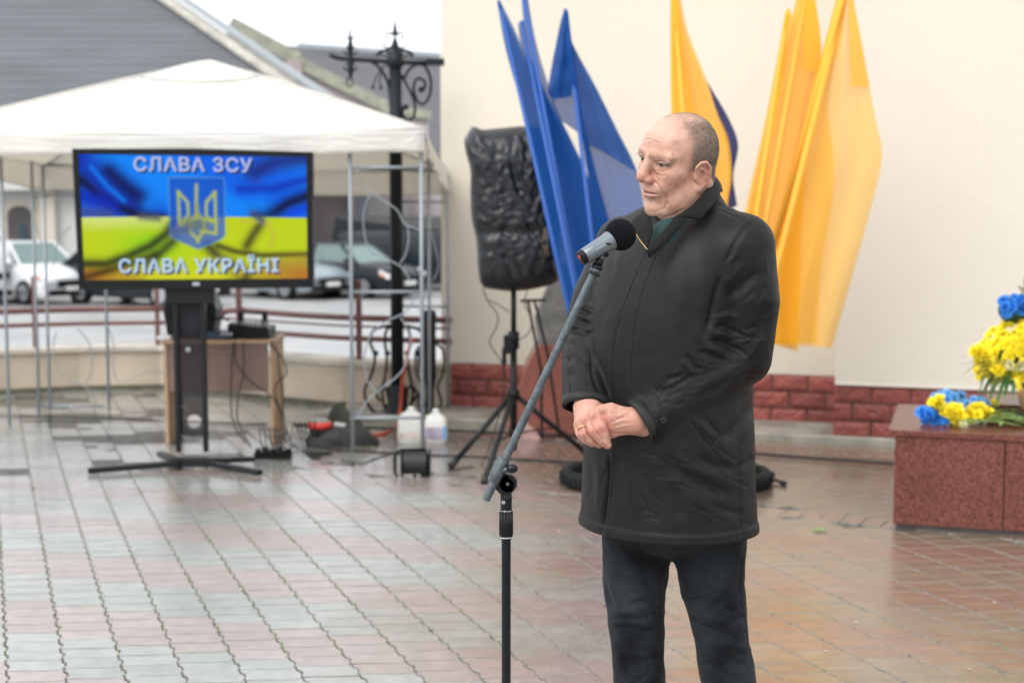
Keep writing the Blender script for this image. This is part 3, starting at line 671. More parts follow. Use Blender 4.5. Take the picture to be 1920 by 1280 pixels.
# the scrollwork cage round its foot
for sx, rr2 in ((-1, 1.0), (1, 1.0), (-.45, .9), (.5, .9)):
    c = 744; w = 55 * sx
    iron('foot_scroll', px([(c + .1 * w, 608), (c + .75 * w, 618), (c + .9 * w, 640), (c + .75 * w, 668), (c + .85 * w, 700), (c + 1.1 * w, 735), (c + .85 * w, 768), (c + .45 * w, 772), (c + .25 * w, 748), (c + .45 * w, 724), (c + .7 * w, 738), (c + .55 * w, 752)]), .011)
    MB().ball(LV(c + .72 * w, 662), .022).build('scroll_boss', M_iron, lp)
bp2 = thing('bollard_post', 'short black iron post beside the foot of the street lamp', 'post', V(806, 780, 10.45)); bp2.location.z = 0
xq = V(806, 700, 10.45).x
MB().lathe([(0, -.02), (.03, -.02), (.03, .2), (.045, .3), (.045, .72), (.052, .75), (.04, .79), (0, .8)], (xq, 10.45, 0), 14).build('shaft', M_iron, bp2)
for sx in (-1, 1):
    w = 24 * sx; c = 806
    MB().tube(spline([V(c + a * w, y, 10.43) for a, y in ((.3, 640), (1.1, 660), (1.0, 700), (.6, 725), (.9, 755), (.4, 775))], 8), .009, 8).build('scroll', M_iron, bp2)

# ================================================================ TV ON A STAND
YT = 8.75
M_blk = mat('black_plastic', (.006, .007, .008), .42, spec=.22); M_blkm = mat('black_steel_tube', (.007, .008, .009), .4, spec=.3)
tv = thing('television_stand', 'large flat television on a black two-legged floor stand, showing a blue and yellow flag', 'television', G(362, 868))
c00, c10, c11, c01 = V(149, 543, YT - .02), V(588, 539, YT), V(586, 285, YT), V(136, 279, YT - .02)
def tvp(u, v, d=0):
    a = c00.lerp(c10, u); b = c01.lerp(c11, u); p = a.lerp(b, v); p.z += .012 * math.sin(math.pi * u) * v; return p + Vector((0, d, 0))
B = MB(); fr = [tvp(0, 0), tvp(1, 0), tvp(1, 1), tvp(.5, 1), tvp(0, 1)]
B.prism([p + Vector((0, .002, 0)) for p in fr], (0, .055, 0)); B.build('cabinet', M_blk, tv, bevel=.004)
# a bezel frame standing proud of the panel
def bez(u0, u1, v0, v1): return [tvp(u0, v0, -.012), tvp(u1, v0, -.012), tvp(u1, v1, -.012), tvp(u0, v1, -.012)]
B = MB()
for q in ((0, 1, 0, .068), (0, 1, .962, 1), (0, .025, .068, .962), (.975, 1, .068, .962)): B.prism(bez(*q), (0, .014, 0))
B.build('bezel', M_blk, tv); MB().prism([tvp(.485, .022, -.0135), tvp(.515, .022, -.0135), tvp(.515, .046, -.0135), tvp(.485, .046, -.0135)], (0, .003, 0)).build('badge', mat('silver_badge', (.5, .52, .54), .3, metal=.8), tv, bevel=.001)
# picture on the panel: painted pixel by pixel into a colour attribute
NX, NY = 300, 170; uu, vv = np.meshgrid((np.arange(NX) + .5) / NX, (np.arange(NY) + .5) / NY)   # v up
def sstep(a, b, x): t = np.clip((x - a) / (b - a), 0, 1); return t * t * (3 - 2 * t)
def pline(pts, u=uu, v=vv):                  # distance to a polyline, in units of picture height
    best = np.full(u.shape, 9.0)
    for (x0, y0), (x1, y1) in zip(pts, pts[1:]):
        ax, ay, bx, by = x0 * 1.77, y0, x1 * 1.77, y1; dx, dy = bx - ax, by - ay
        t = np.clip(((u * 1.77 - ax) * dx + (v - ay) * dy) / (dx * dx + dy * dy + 1e-9), 0, 1)
        best = np.minimum(best, np.hypot(u * 1.77 - ax - t * dx, v - ay - t * dy))
    return best
def C(r, g, b): return np.array([r, g, b])[None, None, :]
img = np.zeros((NY, NX, 3)) + C(.0, .13, .86)
img = img + (C(0, .24, 1.0) - img) * sstep(.2, .9, .5 + .5 * np.sin(uu * 8 + vv * 6))[..., None]
def stroke(pts, w, col, a=1.0):
    global img
    d = pline(pts); k = (a * np.exp(-(d / w) ** 2))[..., None]; img = img * (1 - k) + np.array(col)[None, None] * k
stroke([(0, .96), (.06, .82), (.14, .68), (.26, .56)], .13, (.0, .03, .45), .95); stroke([(0, .80), (.08, .67), (.16, .58), (.24, .52), (.36, .49)], .05, (0, .002, .03), .97)
stroke([(.13, .86), (.20, .74), (.27, .64)], .075, (0, .004, .10), .95); stroke([(0, .66), (.08, .63), (.14, .58)], .06, (0, .02, .50), .9)
stroke([(.05, .90), (.12, .74), (.19, .63)], .02, (0, .20, .98), .8); stroke([(0, .54), (.06, .53), (.12, .52)], .045, (.05, .07, .25), .85); stroke([(.3, .9), (.34, .7), (.3, .6)], .06, (0, .25, 1), .6)
stroke([(1, .99), (.86, .95), (.77, .86)], .09, (.01, .02, .22), .9); stroke([(1, .82), (.85, .73), (.7, .72)], .04, (0, .03, .50), .85); stroke([(1, .68), (.92, .62), (.86, .55), (.78, .51)], .06, (.0, .002, .04), .97)
stroke([(1, .90), (.9, .84), (.82, .80)], .025, (.0, .12, .9), .7); stroke([(.62, .62), (.72, .58), (.8, .6)], .07, (0, .26, 1), .6); stroke([(1, .58), (.93, .54)], .03, (0, .05, .8), .8)
yel = np.zeros((NY, NX, 3)) + C(.55, .68, .008)
yel = yel + (C(.70, .80, .22) - yel) * (sstep(.36, .5, vv) * sstep(.4, .1, np.abs(uu - .2)))[..., None]
yel = yel + (C(.33, .70, .01) - yel) * np.exp(-(((uu - .3) / .14) ** 2 + ((vv - .28) / .12) ** 2))[..., None]
yel = yel + (C(.50, .20, .02) - yel) * (sstep(.17, .05, vv) * np.clip(np.abs(uu - .5) * 2.4 - .1, 0, 1))[..., None]
edge = .5 + .0 * uu
m = sstep(-.004, .004, edge - vv)[..., None]; img = img * (1 - m) + yel * m
stroke([(0, .13), (.1, .13), (.2, .19), (.3, .27), (.37, .36), (.41, .46)], .045, (.02, .03, .01), .95); stroke([(.0, .02), (.12, .08), (.24, .15), (.32, .2)], .035, (.03, .02, .004), .85)
stroke([(.30, .14), (.36, .24), (.4, .3)], .045, (.03, .035, .01), .9); stroke([(.26, .5), (.34, .485)], .03, (.08, .09, .12), .85)
stroke([(.56, .26), (.61, .16), (.67, .10), (.72, .02)], .055, (.03, .03, .02), .9); stroke([(.60, .27), (.68, .22), (.8, .19), (1, .2)], .028, (.04, .03, .01), .92)
stroke([(.73, .27), (.76, .36), (.79, .44)], .045, (.05, .035, .012), .9); stroke([(.71, .46), (.78, .47), (.83, .45), (.85, .36), (.84, .27)], .018, (.58, .55, .05), .8)
stroke([(.76, .53), (.8, .47)], .03, (.05, .07, .16), .9); stroke([(.85, .1), (1, .14)], .06, (.45, .22, .04), .7); stroke([(.6, .14), (.7, .05)], .03, (.75, .62, .02), .7)
stroke([(.3, .02), (.6, .02)], .05, (.72, .70, .02), .8)
# shield and trident
def sh(x, y): return (.5125 + (x - .5) * .245, .24 + y * .57)
shield = [sh(*p) for p in ((0, 1), (1, 1), (1, .2), (.92, .14), (.5, 0), (.08, .14), (0, .2), (0, 1))]
def inside(poly):
    r = np.zeros(uu.shape, bool)
    for (x0, y0), (x1, y1) in zip(poly, poly[1:]):
        c = ((y0 > vv) != (y1 > vv)); r ^= c & (uu < (x1 - x0) * (vv - y0) / (y1 - y0 + 1e-12) + x0)
    return r
ins = (inside(shield) * 1.0)[..., None]; img = img * (1 - .8 * ins) + (C(.005, .08, .55) * .8) * ins
stroke(shield, .005, (.15, .38, .45), .6)
TY = (.50, .58, .03)
for pts in ([(.5, .9), (.485, .62), (.49, .42)], [(.17, .8), (.17, .34), (.42, .34)], [(.17, .8), (.33, .66), (.34, .48), (.24, .38)], [(.83, .8), (.83, .22), (.55, .26)], [(.83, .8), (.67, .66), (.66, .48), (.76, .38)],
            [(.5, .5), (.38, .38), (.36, .24), (.5, .14), (.62, .26), (.62, .4), (.5, .5)], [(.24, .38), (.4, .42)], [(.83, .4), (.6, .42)], [(.5, .14), (.5, .1)]):
    stroke([sh(*p) for p in pts], .012, TY, .95)
stroke([sh(.36, .36), sh(.56, .34)], .05, (.14, .17, .12), .75); stroke([sh(.1, .25), sh(.3, .3)], .05, (.10, .12, .24), .7); stroke([sh(.5, .6), sh(.5, .48)], .018, (.3, .36, .05), .8)
img = np.clip(img * (.93 + .07 * np.random.rand(NY, NX, 1)), 0, 1)
rows = [[tvp(.025 + .95 * i / NX, .068 + .894 * j / NY, -.003) for i in range(NX + 1)] for j in range(NY + 1)]
scm = bpy.data.materials.new('lit_screen'); scm.use_nodes = True; n = scm.node_tree; b = n.nodes['Principled BSDF']
at = n.nodes.new('ShaderNodeAttribute'); at.attribute_name = 'picture'; b.inputs['Base Color'].default_value = (.004, .004, .004, 1); b.inputs['Roughness'].default_value = .4; b.inputs['Specular IOR Level'].default_value = .06
n.links.new(at.outputs['Color'], b.inputs['Emission Color']); b.inputs['Emission Strength'].default_value = .56
me = MB().grid(rows, smooth=False).mesh('screen', scm); ca = me.attributes.new('picture', 'FLOAT_COLOR', 'FACE')
ca.data.foreach_set('color', np.concatenate([img, np.ones((NY, NX, 1))], 2).astype(np.float32).ravel()); obj('screen', me, tv)
def letters(body, u0, u1, v0, v1, m, d, name, ox=0, oy=0, bold=.024):
    c = bpy.data.curves.new('t', 'FONT'); c.body = body; c.offset = bold; c.resolution_u = 3; c.space_character = 1.12
    o = bpy.data.objects.new('t', c); COL.objects.link(o); bpy.context.view_layer.update()
    me = bpy.data.meshes.new_from_object(o.evaluated_get(bpy.context.evaluated_depsgraph_get())); bpy.data.objects.remove(o)
    co = np.array([v.co[:] for v in me.vertices]); mn, mxx = co.min(0), co.max(0)
    for v in me.vertices:
        a = (v.co.x - mn[0]) / (mxx[0] - mn[0]); q = (v.co.y - mn[1]) / (mxx[1] - mn[1])
        v.co = tvp(u0 + (u1 - u0) * a + ox, v0 + (v1 - v0) * q + oy, d)
    bm = bmesh.new(); bm.from_mesh(me); bm.verts.ensure_lookup_table(); seen = set(); isl = []
    for v in bm.verts:
        if v.index in seen: continue
        st_ = [v]; seen.add(v.index); g_ = []
        while st_:
            w_ = st_.pop(); g_.append(w_.index)
            for e_ in w_.link_edges:
                o_ = e_.other_vert(w_)
                if o_.index not in seen: seen.add(o_.index); st_.append(o_)
        isl.append(g_)
    sp2 = lambda g_: (min(co[k][0] for k in g_), max(co[k][0] for k in g_))
    isl.sort(key=lambda g_: sp2(g_)[0]); lets = []
    for g_ in isl:
        a_, b2_ = sp2(g_)
        if lets and a_ < lets[-1][1] - .12: lets[-1][0].extend(g_); lets[-1][1] = max(lets[-1][1], b2_)
        else: lets.append([list(g_), b2_])
    for g_, _b in lets:
        S_ = set(g_); ix = {k: q_ for q_, k in enumerate(g_)}; fs_ = [tuple(ix[v.index] for v in f_.verts) for f_ in bm.faces if f_.verts[0].index in S_]
        m2_ = bpy.data.meshes.new(name); m2_.from_pydata([bm.verts[k].co[:] for k in g_], [], fs_); m2_.materials.append(m); obj(name, m2_, tv)
    bm.free()
def emis(name, col, s):
    m = bpy.data.materials.new(name); m.use_nodes = True; b = m.node_tree.nodes['Principled BSDF']; b.inputs['Base Color'].default_value = (*[c * .01 for c in col], 1); b.inputs['Specular IOR Level'].default_value = .06
    b.inputs['Emission Color'].default_value = (*col, 1); b.inputs['Emission Strength'].default_value = s; return m
M_let = emis('lit_lavender_lettering', (.55, .60, .95), .5); M_lsh = emis('lit_dark_lettering_shadow', (.02, .06, .2), .3); M_let2 = emis('lit_pale_blue_lettering', (.58, .76, 1.0), .52)
# the text sits in cell rows measured on the photograph
letters('СЛАВА ЗСУ', .252, .748, .835, .94, M_lsh, -.0035, 'letter_shadow', .008, -.014); letters('СЛАВА ЗСУ', .252, .748, .835, .94, M_let, -.004, 'letter')
letters('СЛАВА УКРАЇНІ', .172, .852, .115, .245, M_lsh, -.0035, 'letter_shadow', .008, -.014); letters('СЛАВА УКРАЇНІ', .172, .852, .115, .245, M_let2, -.004, 'letter')
# stand
def tb(a, b, w, h, name, m=M_blkm, parent=tv): return MB().bar(a, b, w, h, up=(0, 1, 0) if abs((Vector(b) - Vector(a)).normalized().z) > .9 else (0, 0, 1)).build(name, m, parent, bevel=.003)
zt = .0
for x in (336, 387): 
    a = V(x, 870, YT + .06); tb((a.x, YT + .06, .03), (a.x, YT + .06, 1.35), .028, .04, 'upright')
xa, xb = V(336, 700, YT + .06).x, V(387, 700, YT + .06).x
meshm = bpy.data.materials.new('perforated_black_sheet'); meshm.use_nodes = True; n = meshm.node_tree; b = n.nodes['Principled BSDF']; b.inputs['Base Color'].default_value = (.02, .02, .024, 1); b.inputs['Roughness'].default_value = .4
trn = n.nodes.new('ShaderNodeBsdfTransparent'); mxs = n.nodes.new('ShaderNodeMixShader'); mxs.inputs[0].default_value = .84; b.inputs['Specular IOR Level'].default_value = .1
n.links.new(trn.outputs[0], mxs.inputs[1]); n.links.new(b.outputs[0], mxs.inputs[2]); n.links.new(mxs.outputs[0], n.nodes['Material Output'].inputs[0])
z0, z1 = V(0, 818, YT + .06).z, V(0, 545, YT).z; zc_, xc_ = V(360, 790, YT + .06).z, (xa + xb) / 2; rh = .042
B = MB(); k = 24; o = 0
outer = [(xc_ + max(-(xb - xa) / 2, min((xb - xa) / 2, 2 * math.cos(t) * .3)), z0 if math.sin(t) < -.5 else None) for t in (0,)]
inn = [(xc_ + rh * math.cos(2 * math.pi * i / k), zc_ + rh * math.sin(2 * math.pi * i / k)) for i in range(k)]
def box_pt(i):
    t = 2 * math.pi * i / k; c_, s_ = math.cos(t), math.sin(t); hw = (xb - xa) / 2; h_ = zc_ - z0; f_ = min(hw / max(abs(c_), 1e-6), h_ / max(abs(s_), 1e-6)); return (xc_ + c_ * f_, zc_ + s_ * f_)
ou = [box_pt(i) for i in range(k)]
B.v = [(x, YT + .075, z) for x, z in inn + ou]; B.f = [(i, (i + 1) % k, k + (i + 1) % k, k + i) for i in range(k)]; B.sm = [False] * k
zq = 2 * zc_ - z0; B.add([(xa, YT + .075, zq), (xb, YT + .075, zq), (xb, YT + .075, z1), (xa, YT + .075, z1)], [(0, 1, 2, 3)]); B.build('back_sheet', meshm, tv)
MB().box((xc_, YT + .05, V(0, 553, YT).z), (.30, .06, .10)).build('mount', M_blkm, tv)
MB().cyl((xc_ - .02, YT + .03, V(0, 656, YT).z), (xc_ - .02, YT + .07, V(0, 656, YT).z), .015).build('knob', mat('grey_steel_knob', (.4, .4, .4), .3, metal=.8), tv)
tb(G(318, 866, .03), G(408, 866, .03), .07, .05, 'base_bar'); tb(G(165, 882, .02), G(335, 868, .03), .045, .032, 'foot'); tb(G(487, 886, .02), G(390, 868, .03), .045, .032, 'foot')
tb(G(300, 850, .03), G(335, 866, .03), .045, .032, 'foot'); tb(G(478, 860, .03), G(390, 864, .03), .04, .03, 'foot'); MB().ball(G(168, 880, .02), .012).build('foot_cap', mat('red_plastic', (.55, .03, .03), .4), tv)
# ================================================================ DESK WITH SOUND GEAR
YD = 9.25
M_bee = mat('light_beech_laminate', (.42, .27, .16), .5, var=.12, scale=5, stretch=(1, 1, 9)); M_ply = mat('brown_laminate_panel', (.20, .125, .10), .5, var=.1, scale=4, stretch=(9, 1, 1))
dk = thing('desk', 'small office desk of light beech laminate with a brown modesty panel, behind the television stand', 'desk', V(405, 840, YD)); dk.location.z = 0
xl, xr = V(303, 700, YD).x, V(514, 700, YD).x; zt = V(0, 638, YD).z
MB().box(((xl + xr) / 2, YD + .24, zt - .012), (xr - xl, .48, .025)).build('top', M_bee, dk, bevel=.002)
for x in (xl + .02, xr - .02): MB().box((x, YD + .24, (zt - .026) / 2), (.022, .42, zt - .026)).build('side_panel', M_bee, dk, bevel=.002)
zb = V(0, 733, YD + .03).z; MB().box(((xl + xr) / 2, YD + .03, (zt - .027 + zb) / 2), (xr - xl - .085, .018, zt - .027 - zb)).build('modesty_panel', M_ply, dk)
def dz(px_, py_, dy=.2): return V(px_, py_, YD + dy)
sp = thing('monitor_speaker', 'black moulded monitor loudspeaker standing on the desk behind the television stand', 'loudspeaker', Vector((dz(358, 600).x, YD + .25, zt)))
MB().prism([Vector((dz(x, 600).x, YD + .12, z)) for x, z in ((318, zt + .001), (402, zt + .001), (410, zt + .19), (398, zt + .31), (322, zt + .31), (310, zt + .19))], (0, .25, 0)).build('cabinet', M_blk, sp, bevel=.02)
MB().lathe([(.10, 0), (.105, .006), (.095, .012), (.06, .0), (0, -.004)], (dz(362, 600).x, YD + .113, zt + .14), 24, Matrix.Rotation(math.pi / 2, 3, 'X')).build('woofer', mat('matte_black_cone', (.03, .03, .034), .6), sp)
mxr = thing('mixing_desk', 'low dark mixing console with knobs and cables at the right end of the desk', 'mixer', Vector((dz(455, 600).x, YD + .3, zt)))
MB().prism([Vector((dz(x, 600).x, YD + .1, z)) for x, z in ((432, zt + .001), (508, zt + .001), (508, zt + .07), (432, zt + .10))], (0, .3, 0)).build('cabinet', M_blk, mxr, bevel=.006)
for k in range(8): MB().cyl((dz(438 + k * 9, 600).x, YD + .14, zt + .08), (dz(438 + k * 9, 600).x, YD + .13, zt + .11), .008, n=8).build('knob', mat('grey_knob', (.3, .32, .34), .4), mxr)
for x in (452, 497): MB().box((dz(x, 600).x, YD + .2, zt + .13), (.03, .05, .09)).build('handle', M_blk, mxr)
MB().bar((dz(452, 600).x, YD + .2, zt + .17), (dz(497, 600).x, YD + .2, zt + .165), .02, .015).build('handle_bar', M_blk, mxr)
rc = thing('radio_receiver', 'flat dark blue receiver unit in the middle of the desk', 'receiver', Vector((dz(420, 600).x, YD + .2, zt)))
MB().box((dz(415, 600).x, YD + .15, zt + .026), (.17, .2, .05), b=.004).build('case', mat('dark_blue_plastic', (.03, .055, .085), .35), rc)
for k in range(3): MB().ball((dz(425 + k * 8, 600).x, YD + .05, zt + .035), .012).build('plug', mat('silver_connector', (.5, .5, .52), .3, metal=.7), rc)
MB().tube(spline([dz(398, 640, .1), dz(400, 605, .1), dz(412, 596, .1), dz(430, 600, .1)], 6), .008, 6).build('cable', M_blk, rc)
pw = thing('papers', 'small white stack of papers on the left end of the desk', 'papers', Vector((dz(312, 636).x, YD + .15, zt)))
MB().box((dz(310, 600).x + .02, YD + .14, zt + .012), (.09, .18, .02), b=.002).build('sheets', mat('white_paper', (.75, .75, .73), .7), pw)
def cable(name, pts, r, col, label, cat='cable', grp=None, rough=.5, z=None):
    m = mat(col[0], col[1], rough); o = MB().tube(spline(pts, 8), r, 6).build(name, m); return tag(o, label, cat, grp)
BK = ('black_rubber', (.008, .009, .010))
for i, (pts, lb) in enumerate((([(508, 640), (520, 660), (524, 700), (530, 740), (532, 790), (545, 822)], 'outermost black cable hanging from the right corner of the desk'),
        ([(505, 645), (530, 672), (537, 700), (522, 715), (514, 735), (528, 775), (538, 815)], 'looped black cable bulging to the right of the desk leg'),
        ([(440, 640), (443, 680), (470, 715), (500, 735), (520, 760), (528, 800), (536, 828)], 'black cable slung across the front of the modesty panel'),
        ([(438, 642), (434, 700), (433, 760), (440, 800), (462, 830)], 'thin black cable hanging down the middle of the desk'),
        ([(456, 642), (456, 700), (446, 745), (446, 790), (470, 838)], 'thin wavy cable hanging beside the middle one under the desk'))):
    Y0 = YD - .03 - .012 * i; cable('cable', [V(x, y, Y0 - (.0 if y < 800 else .12)) for x, y in pts], .0045, BK, lb, grp='cables hanging from the desk')
ps = thing('power_strip', 'black multi-socket power strip full of plugs on the paving beside the stand foot', 'power strip', G(512, 856))
MB().box(G(512, 853, .022), (.23, .06, .045), rz=.05, b=.006).build('housing', M_blk, ps)
for k in range(5): q = G(484 + k * 14, 845, .055); MB().box(q, (.03, .035, .03 + .02 * (k % 2)), rz=k, b=.004).build('plug', M_blk, ps)
for k in range(5):
    x = 492 + k * 9; cable('lead', [G(x, 845, .07), G(x - 4, 826, .09) + up * .08, G(x + 14, 824, .14), G(x + 26, 838, .05)], .004, BK, ('leftmost', 'second', 'middle', 'fourth', 'rightmost')[k] + ' short lead curling up out of the power strip', 'cable', 'leads of the power strip')
for k in range(5):
    x = 545 + k * 7; cable('lead', [G(x, 850, .005), G(x + 2, 822, .02), V(x + 6 + 3 * k, 790, 9.1), G(x + 16, 812, .1), G(x + 26, 846, .005)], .0035, BK, ('first', 'second', 'third', 'fourth', 'fifth')[k] + ' thin wire loop from the left in the tangle beside the red-topped tub', 'cable', 'tangle of wires')
tub = thing('worklight_tub', 'small black tub-shaped device with a bright red rim, between the desk and the black bag', 'device', G(600, 832))
q = G(600, 834, 0); MB().lathe([(0, 0), (.055, 0), (.06, .02), (.07, .11), (.065, .12)], q, 20).build('body', M_blk, tub)
MB().lathe([(.06, .105), (.080, .12), (.083, .14), (.07, .155), (.05, .155)], q, 24).build('rim', mat('bright_red_plastic', (.62, .05, .03), .35), tub); MB().lathe([(.068, .155), (.05, .172), (0, .178)], q, 20).build('lid', mat('grey_plastic_lid', (.2, .2, .2), .4), tub)
MB().bar(q + Vector((.1, 0, .14)), q + Vector((.17, -.02, .13)), .03, .02).build('spout', mat('clear_grey_plastic', (.5, .5, .5), .3), tub)
# black bag
def lump(name, c, sx, sy, h, m, label, cat, seed=0, amp=.25):
    r = random.Random(seed); B = MB(); rows = []
    for i in range(9):
        t = i / 8; row = []
        for j in range(24):
            a = 2 * math.pi * j / 24; k = math.cos(t * math.pi / 2) ** .6; w = 1 + amp * math.sin(2 * a + seed) + amp * .5 * math.sin(5 * a + t * 7 + seed) * (1 - t)
            row.append(Vector(c) + Vector((math.cos(a) * sx * k * w, math.sin(a) * sy * k * w, h * math.sin(t * math.pi / 2) * (1 + .25 * math.cos(a + seed)))))
        rows.append(row)
    B.grid(rows, close=True); return tag(B.build(name, m), label, cat)
M_bag = mat('crumpled_black_fabric', (.02, .02, .021), .6, bump=.8, bscale=30)
lump('bag', G(640, 833), .19, .13, .11, M_bag, 'crumpled black bag lying on the paving right of the red-topped tub', 'bag', 1)
lump('jacket', G(640, 822) + Vector((.02, .12, 0)), .12, .08, .19, mat('dark_olive_cloth', (.05, .055, .04), .8), 'dark olive cloth bundle propped up behind the black bag', 'cloth', 3)
# white canisters
M_jug = mat('cloudy_white_plastic', (.62, .62, .58), .4, var=.15, scale=6)
for i, (x0, x1, yt, lb) in enumerate(((747, 796, 768, 'left white plastic canister, with a round shoulder, behind the gazebo pole'), (797, 838, 772, 'right white plastic canister with a mauve and blue printed label'))):
    jd = 9.35; a, b_ = V(x0, 830, jd).x, V(x1, 830, jd).x; w = b_ - a; hh = V(0, yt, jd).z
    j = thing('canister', lb, 'canister', ((a + b_) / 2, jd, 0), 'white canisters by the wall')
    prof = [(.44, 0), (.5, .02), (.5, hh * .7), (.42, hh * .86), (.2, hh * .95), (.18, hh)]
    rows = [[Vector(((a + b_) / 2 + w * r_ * max(-1, min(1, 1.25 * math.cos(t))), jd + .07 * (r_ / .5) * max(-1, min(1, 1.25 * math.sin(t))), z)) for t in [2 * math.pi * k / 20 for k in range(20)]] for r_, z in prof]
    B = MB().grid(rows, close=True); B.f.append(tuple(range(100, 120))); B.sm.append(False); B.build('shell', M_jug, j)
    MB().cyl(((a + b_) / 2, jd, hh), ((a + b_) / 2, jd, hh + .02), .02).build('cap', _M['white_paper'], j)
    zz = (.03, .11) if i else (.035, .075)
    MB().prism([(a + w * .04, jd - .0725, zz[0]), (b_ - w * .04, jd - .0725, zz[0]), (b_ - w * .04, jd - .0725, zz[1]), (a + w * .04, jd - .0725, zz[1])], (0, .002, 0)).build('label_strip', mat('mauve_label', (.38, .33, .42), .5, var=.4, scale=12) if i else mat('faded_pink_label', (.55, .45, .42), .5, var=.3, scale=12), j)
    if i: MB().prism([(b_ - w * .16, jd - .0745, .03), (b_ - w * .03, jd - .0745, .03), (b_ - w * .03, jd - .0745, .115), (b_ - w * .16, jd - .0745, .115)], (0, .002, 0)).build('label_edge', mat('light_blue_label', (.12, .35, .65), .5), j)
MB_r = cable('hose', [V(776, 634, 9.9), V(768, 650, 9.9), V(762, 680, 9.9), V(755, 710, 9.95), V(752, 750, 10), V(748, 785, 10), V(741, 800, 10), G(720, 812, .01), G(685, 815, .01), G(660, 812, .01)], .011, ('orange_red_hose', (.50, .07, .035)), 'orange red hose hanging from the trellis and trailing towards the black bag', 'hose')
cable('cable', [G(1416, 837, .055) + Vector((-3.0, .9, 0)), G(1100, 818, .02), G(1416, 850, .02), G(1670, 868, .02), G(1900, 885, .02)], .010, BK, 'long black cable running along the foot of the kerb', 'cable')
cable('cable', [G(600, 840, .006), G(690, 846, .006), G(800, 852, .006), G(900, 856, .006), G(1000, 862, .006), G(1110, 866, .006)], .006, BK, 'thin black cable crossing the paving behind the tripod', 'cable')
cable('cable', [G(640, 862, .005), G(680, 868, .005), G(705, 858, .005), G(740, 848, .005)], .004, BK, 'thin cable curling on the wet paving left of the cable drum', 'cable')
cable('cable', [G(-5, 778, .006), G(150, 783, .006), G(300, 788, .006), G(500, 796, .006)], .006, BK, 'straight thin cable lying across the wet paving in front of the parapet', 'cable')
cable('cable', [G(1028, 862, .008), G(1050, 868, .008), G(1060, 873, .008), G(1080, 868, .008)], .005, BK, 'short cable end with a grey plug, on the paving left of the man', 'cable')
# cable drum
Yc = 8.15
dr = thing('cable_reel', 'black cable reel in a tubular frame standing on the wet paving', 'cable reel', V(772, 898, Yc)); dr.location.z = 0
MB().tube([Vector((V(x, 850, Yc).x, Yc, V(0, y, Yc).z)) for x, y in ((800, 842), (752, 843), (743, 848), (740, 858), (740, 884), (744, 893), (755, 898), (770, 897), (780, 890))], .009, 8).build('frame', M_blkm, dr)
cy0, cy1 = V(752, 868, Yc).x, V(806, 868, Yc).x; zm = V(0, 866, Yc).z
MB().cyl((cy0 + .01, Yc, zm), (cy1 - .01, Yc, zm), .05, n=20).build('drum', M_blk, dr)
B = MB(); B.tube([Vector((cy0 + .012 + (cy1 - cy0 - .03) * k / 330, Yc + .062 * math.cos(k * .38), zm + .062 * math.sin(k * .38))) for k in range(331)], .0062, 5); B.build('wound_cable', mat('black_cable', (.02, .02, .022), .4), dr)
for x in (cy0 + .002, cy1 - .006): MB().cyl((x, Yc, zm), (x + .008, Yc, zm), .082, n=28).build('flange', M_blk, dr)
MB().box((cy1 - .03, Yc - .01, .03), (.045, .06, .06), b=.005).build('foot', M_blk, dr)
# ================================================================ WRAPPED SPEAKER ON A TRIPOD
tp = thing('speaker_tripod', 'black tripod loudspeaker stand with splayed legs, in front of the cream wall', 'stand', (-.0, 8.52, 0)); px0 = V(963, 700, 8.52).x
MB().cyl((px0, 8.52, .09), (px0, 8.52, .75), .021, n=14).build('outer_tube', M_blkm, tp); MB().cyl((px0, 8.52, .75), (px0, 8.52, 1.10), .0165, n=14).build('inner_tube', M_blkm, tp)
MB().cyl((px0, 8.52, .70), (px0, 8.52, .80), .034, n=14).build('collar', M_blk, tp); MB().cyl((px0, 8.52, .40), (px0, 8.52, .455), .037, n=14).build('leg_collar', M_blk, tp); MB().cyl((px0, 8.52, .17), (px0, 8.52, .22), .03, n=14).build('lower_collar', M_blk, tp)
MB().box((px0 - .03, 8.47, .73), (.06, .07, .11), b=.01).build('clamp', M_blk, tp); MB().box((px0 - .055, 8.46, .66), (.028, .03, .10), b=.005).build('clamp_lever', M_blk, tp)
for (x, y) in ((845, 874), (908, 903), (1102, 851)):
    f_ = G(x, y, .015); lg = MB().cyl((px0, 8.52, .43), f_, .0165, n=12).build('leg', M_blkm, tp); d_ = (f_ - Vector((px0, 8.52, .43))).normalized(); MB().cyl(f_ - d_ * .06, f_ + d_ * .012, .021, n=12).build('rubber_foot', _M['black_rubber'], lg)
    m_ = Vector((px0, 8.52, .43)).lerp(f_, .55); MB().bar((px0, 8.52, .19), m_, .018, .008).build('brace', M_blkm, tp)
ws = thing('wrapped_speaker', 'loudspeaker wrapped in creased shiny black plastic, on top of the tripod stand', 'loudspeaker', (px0, 8.52, 1.07))
M_poly = mat('shiny_black_polythene', (.006, .008, .010), .33, spec=.5, bump=.4, bscale=30, var=.3, scale=10)
Ysp = 8.5
ol = [(870, 262), (886, 238), (905, 243), (940, 240), (985, 237), (1016, 246), (1036, 300), (1050, 380), (1052, 440), (1050, 500), (1045, 527), (1010, 540), (965, 546), (930, 543), (905, 536), (897, 510), (893, 450), (884, 410), (882, 360), (882, 320), (873, 285)]
cx, cz = 962, 392; N_ = 96; rows = []
ol3 = [V(x, y, Ysp) for x, y in ol]; oc = V(cx, cz, Ysp)
per = spline(ol3 + [ol3[0]], 9)[:-1]
from mathutils import noise as mn
B = MB()
def cre(p, s): return mn.noise(Vector(p) * s)
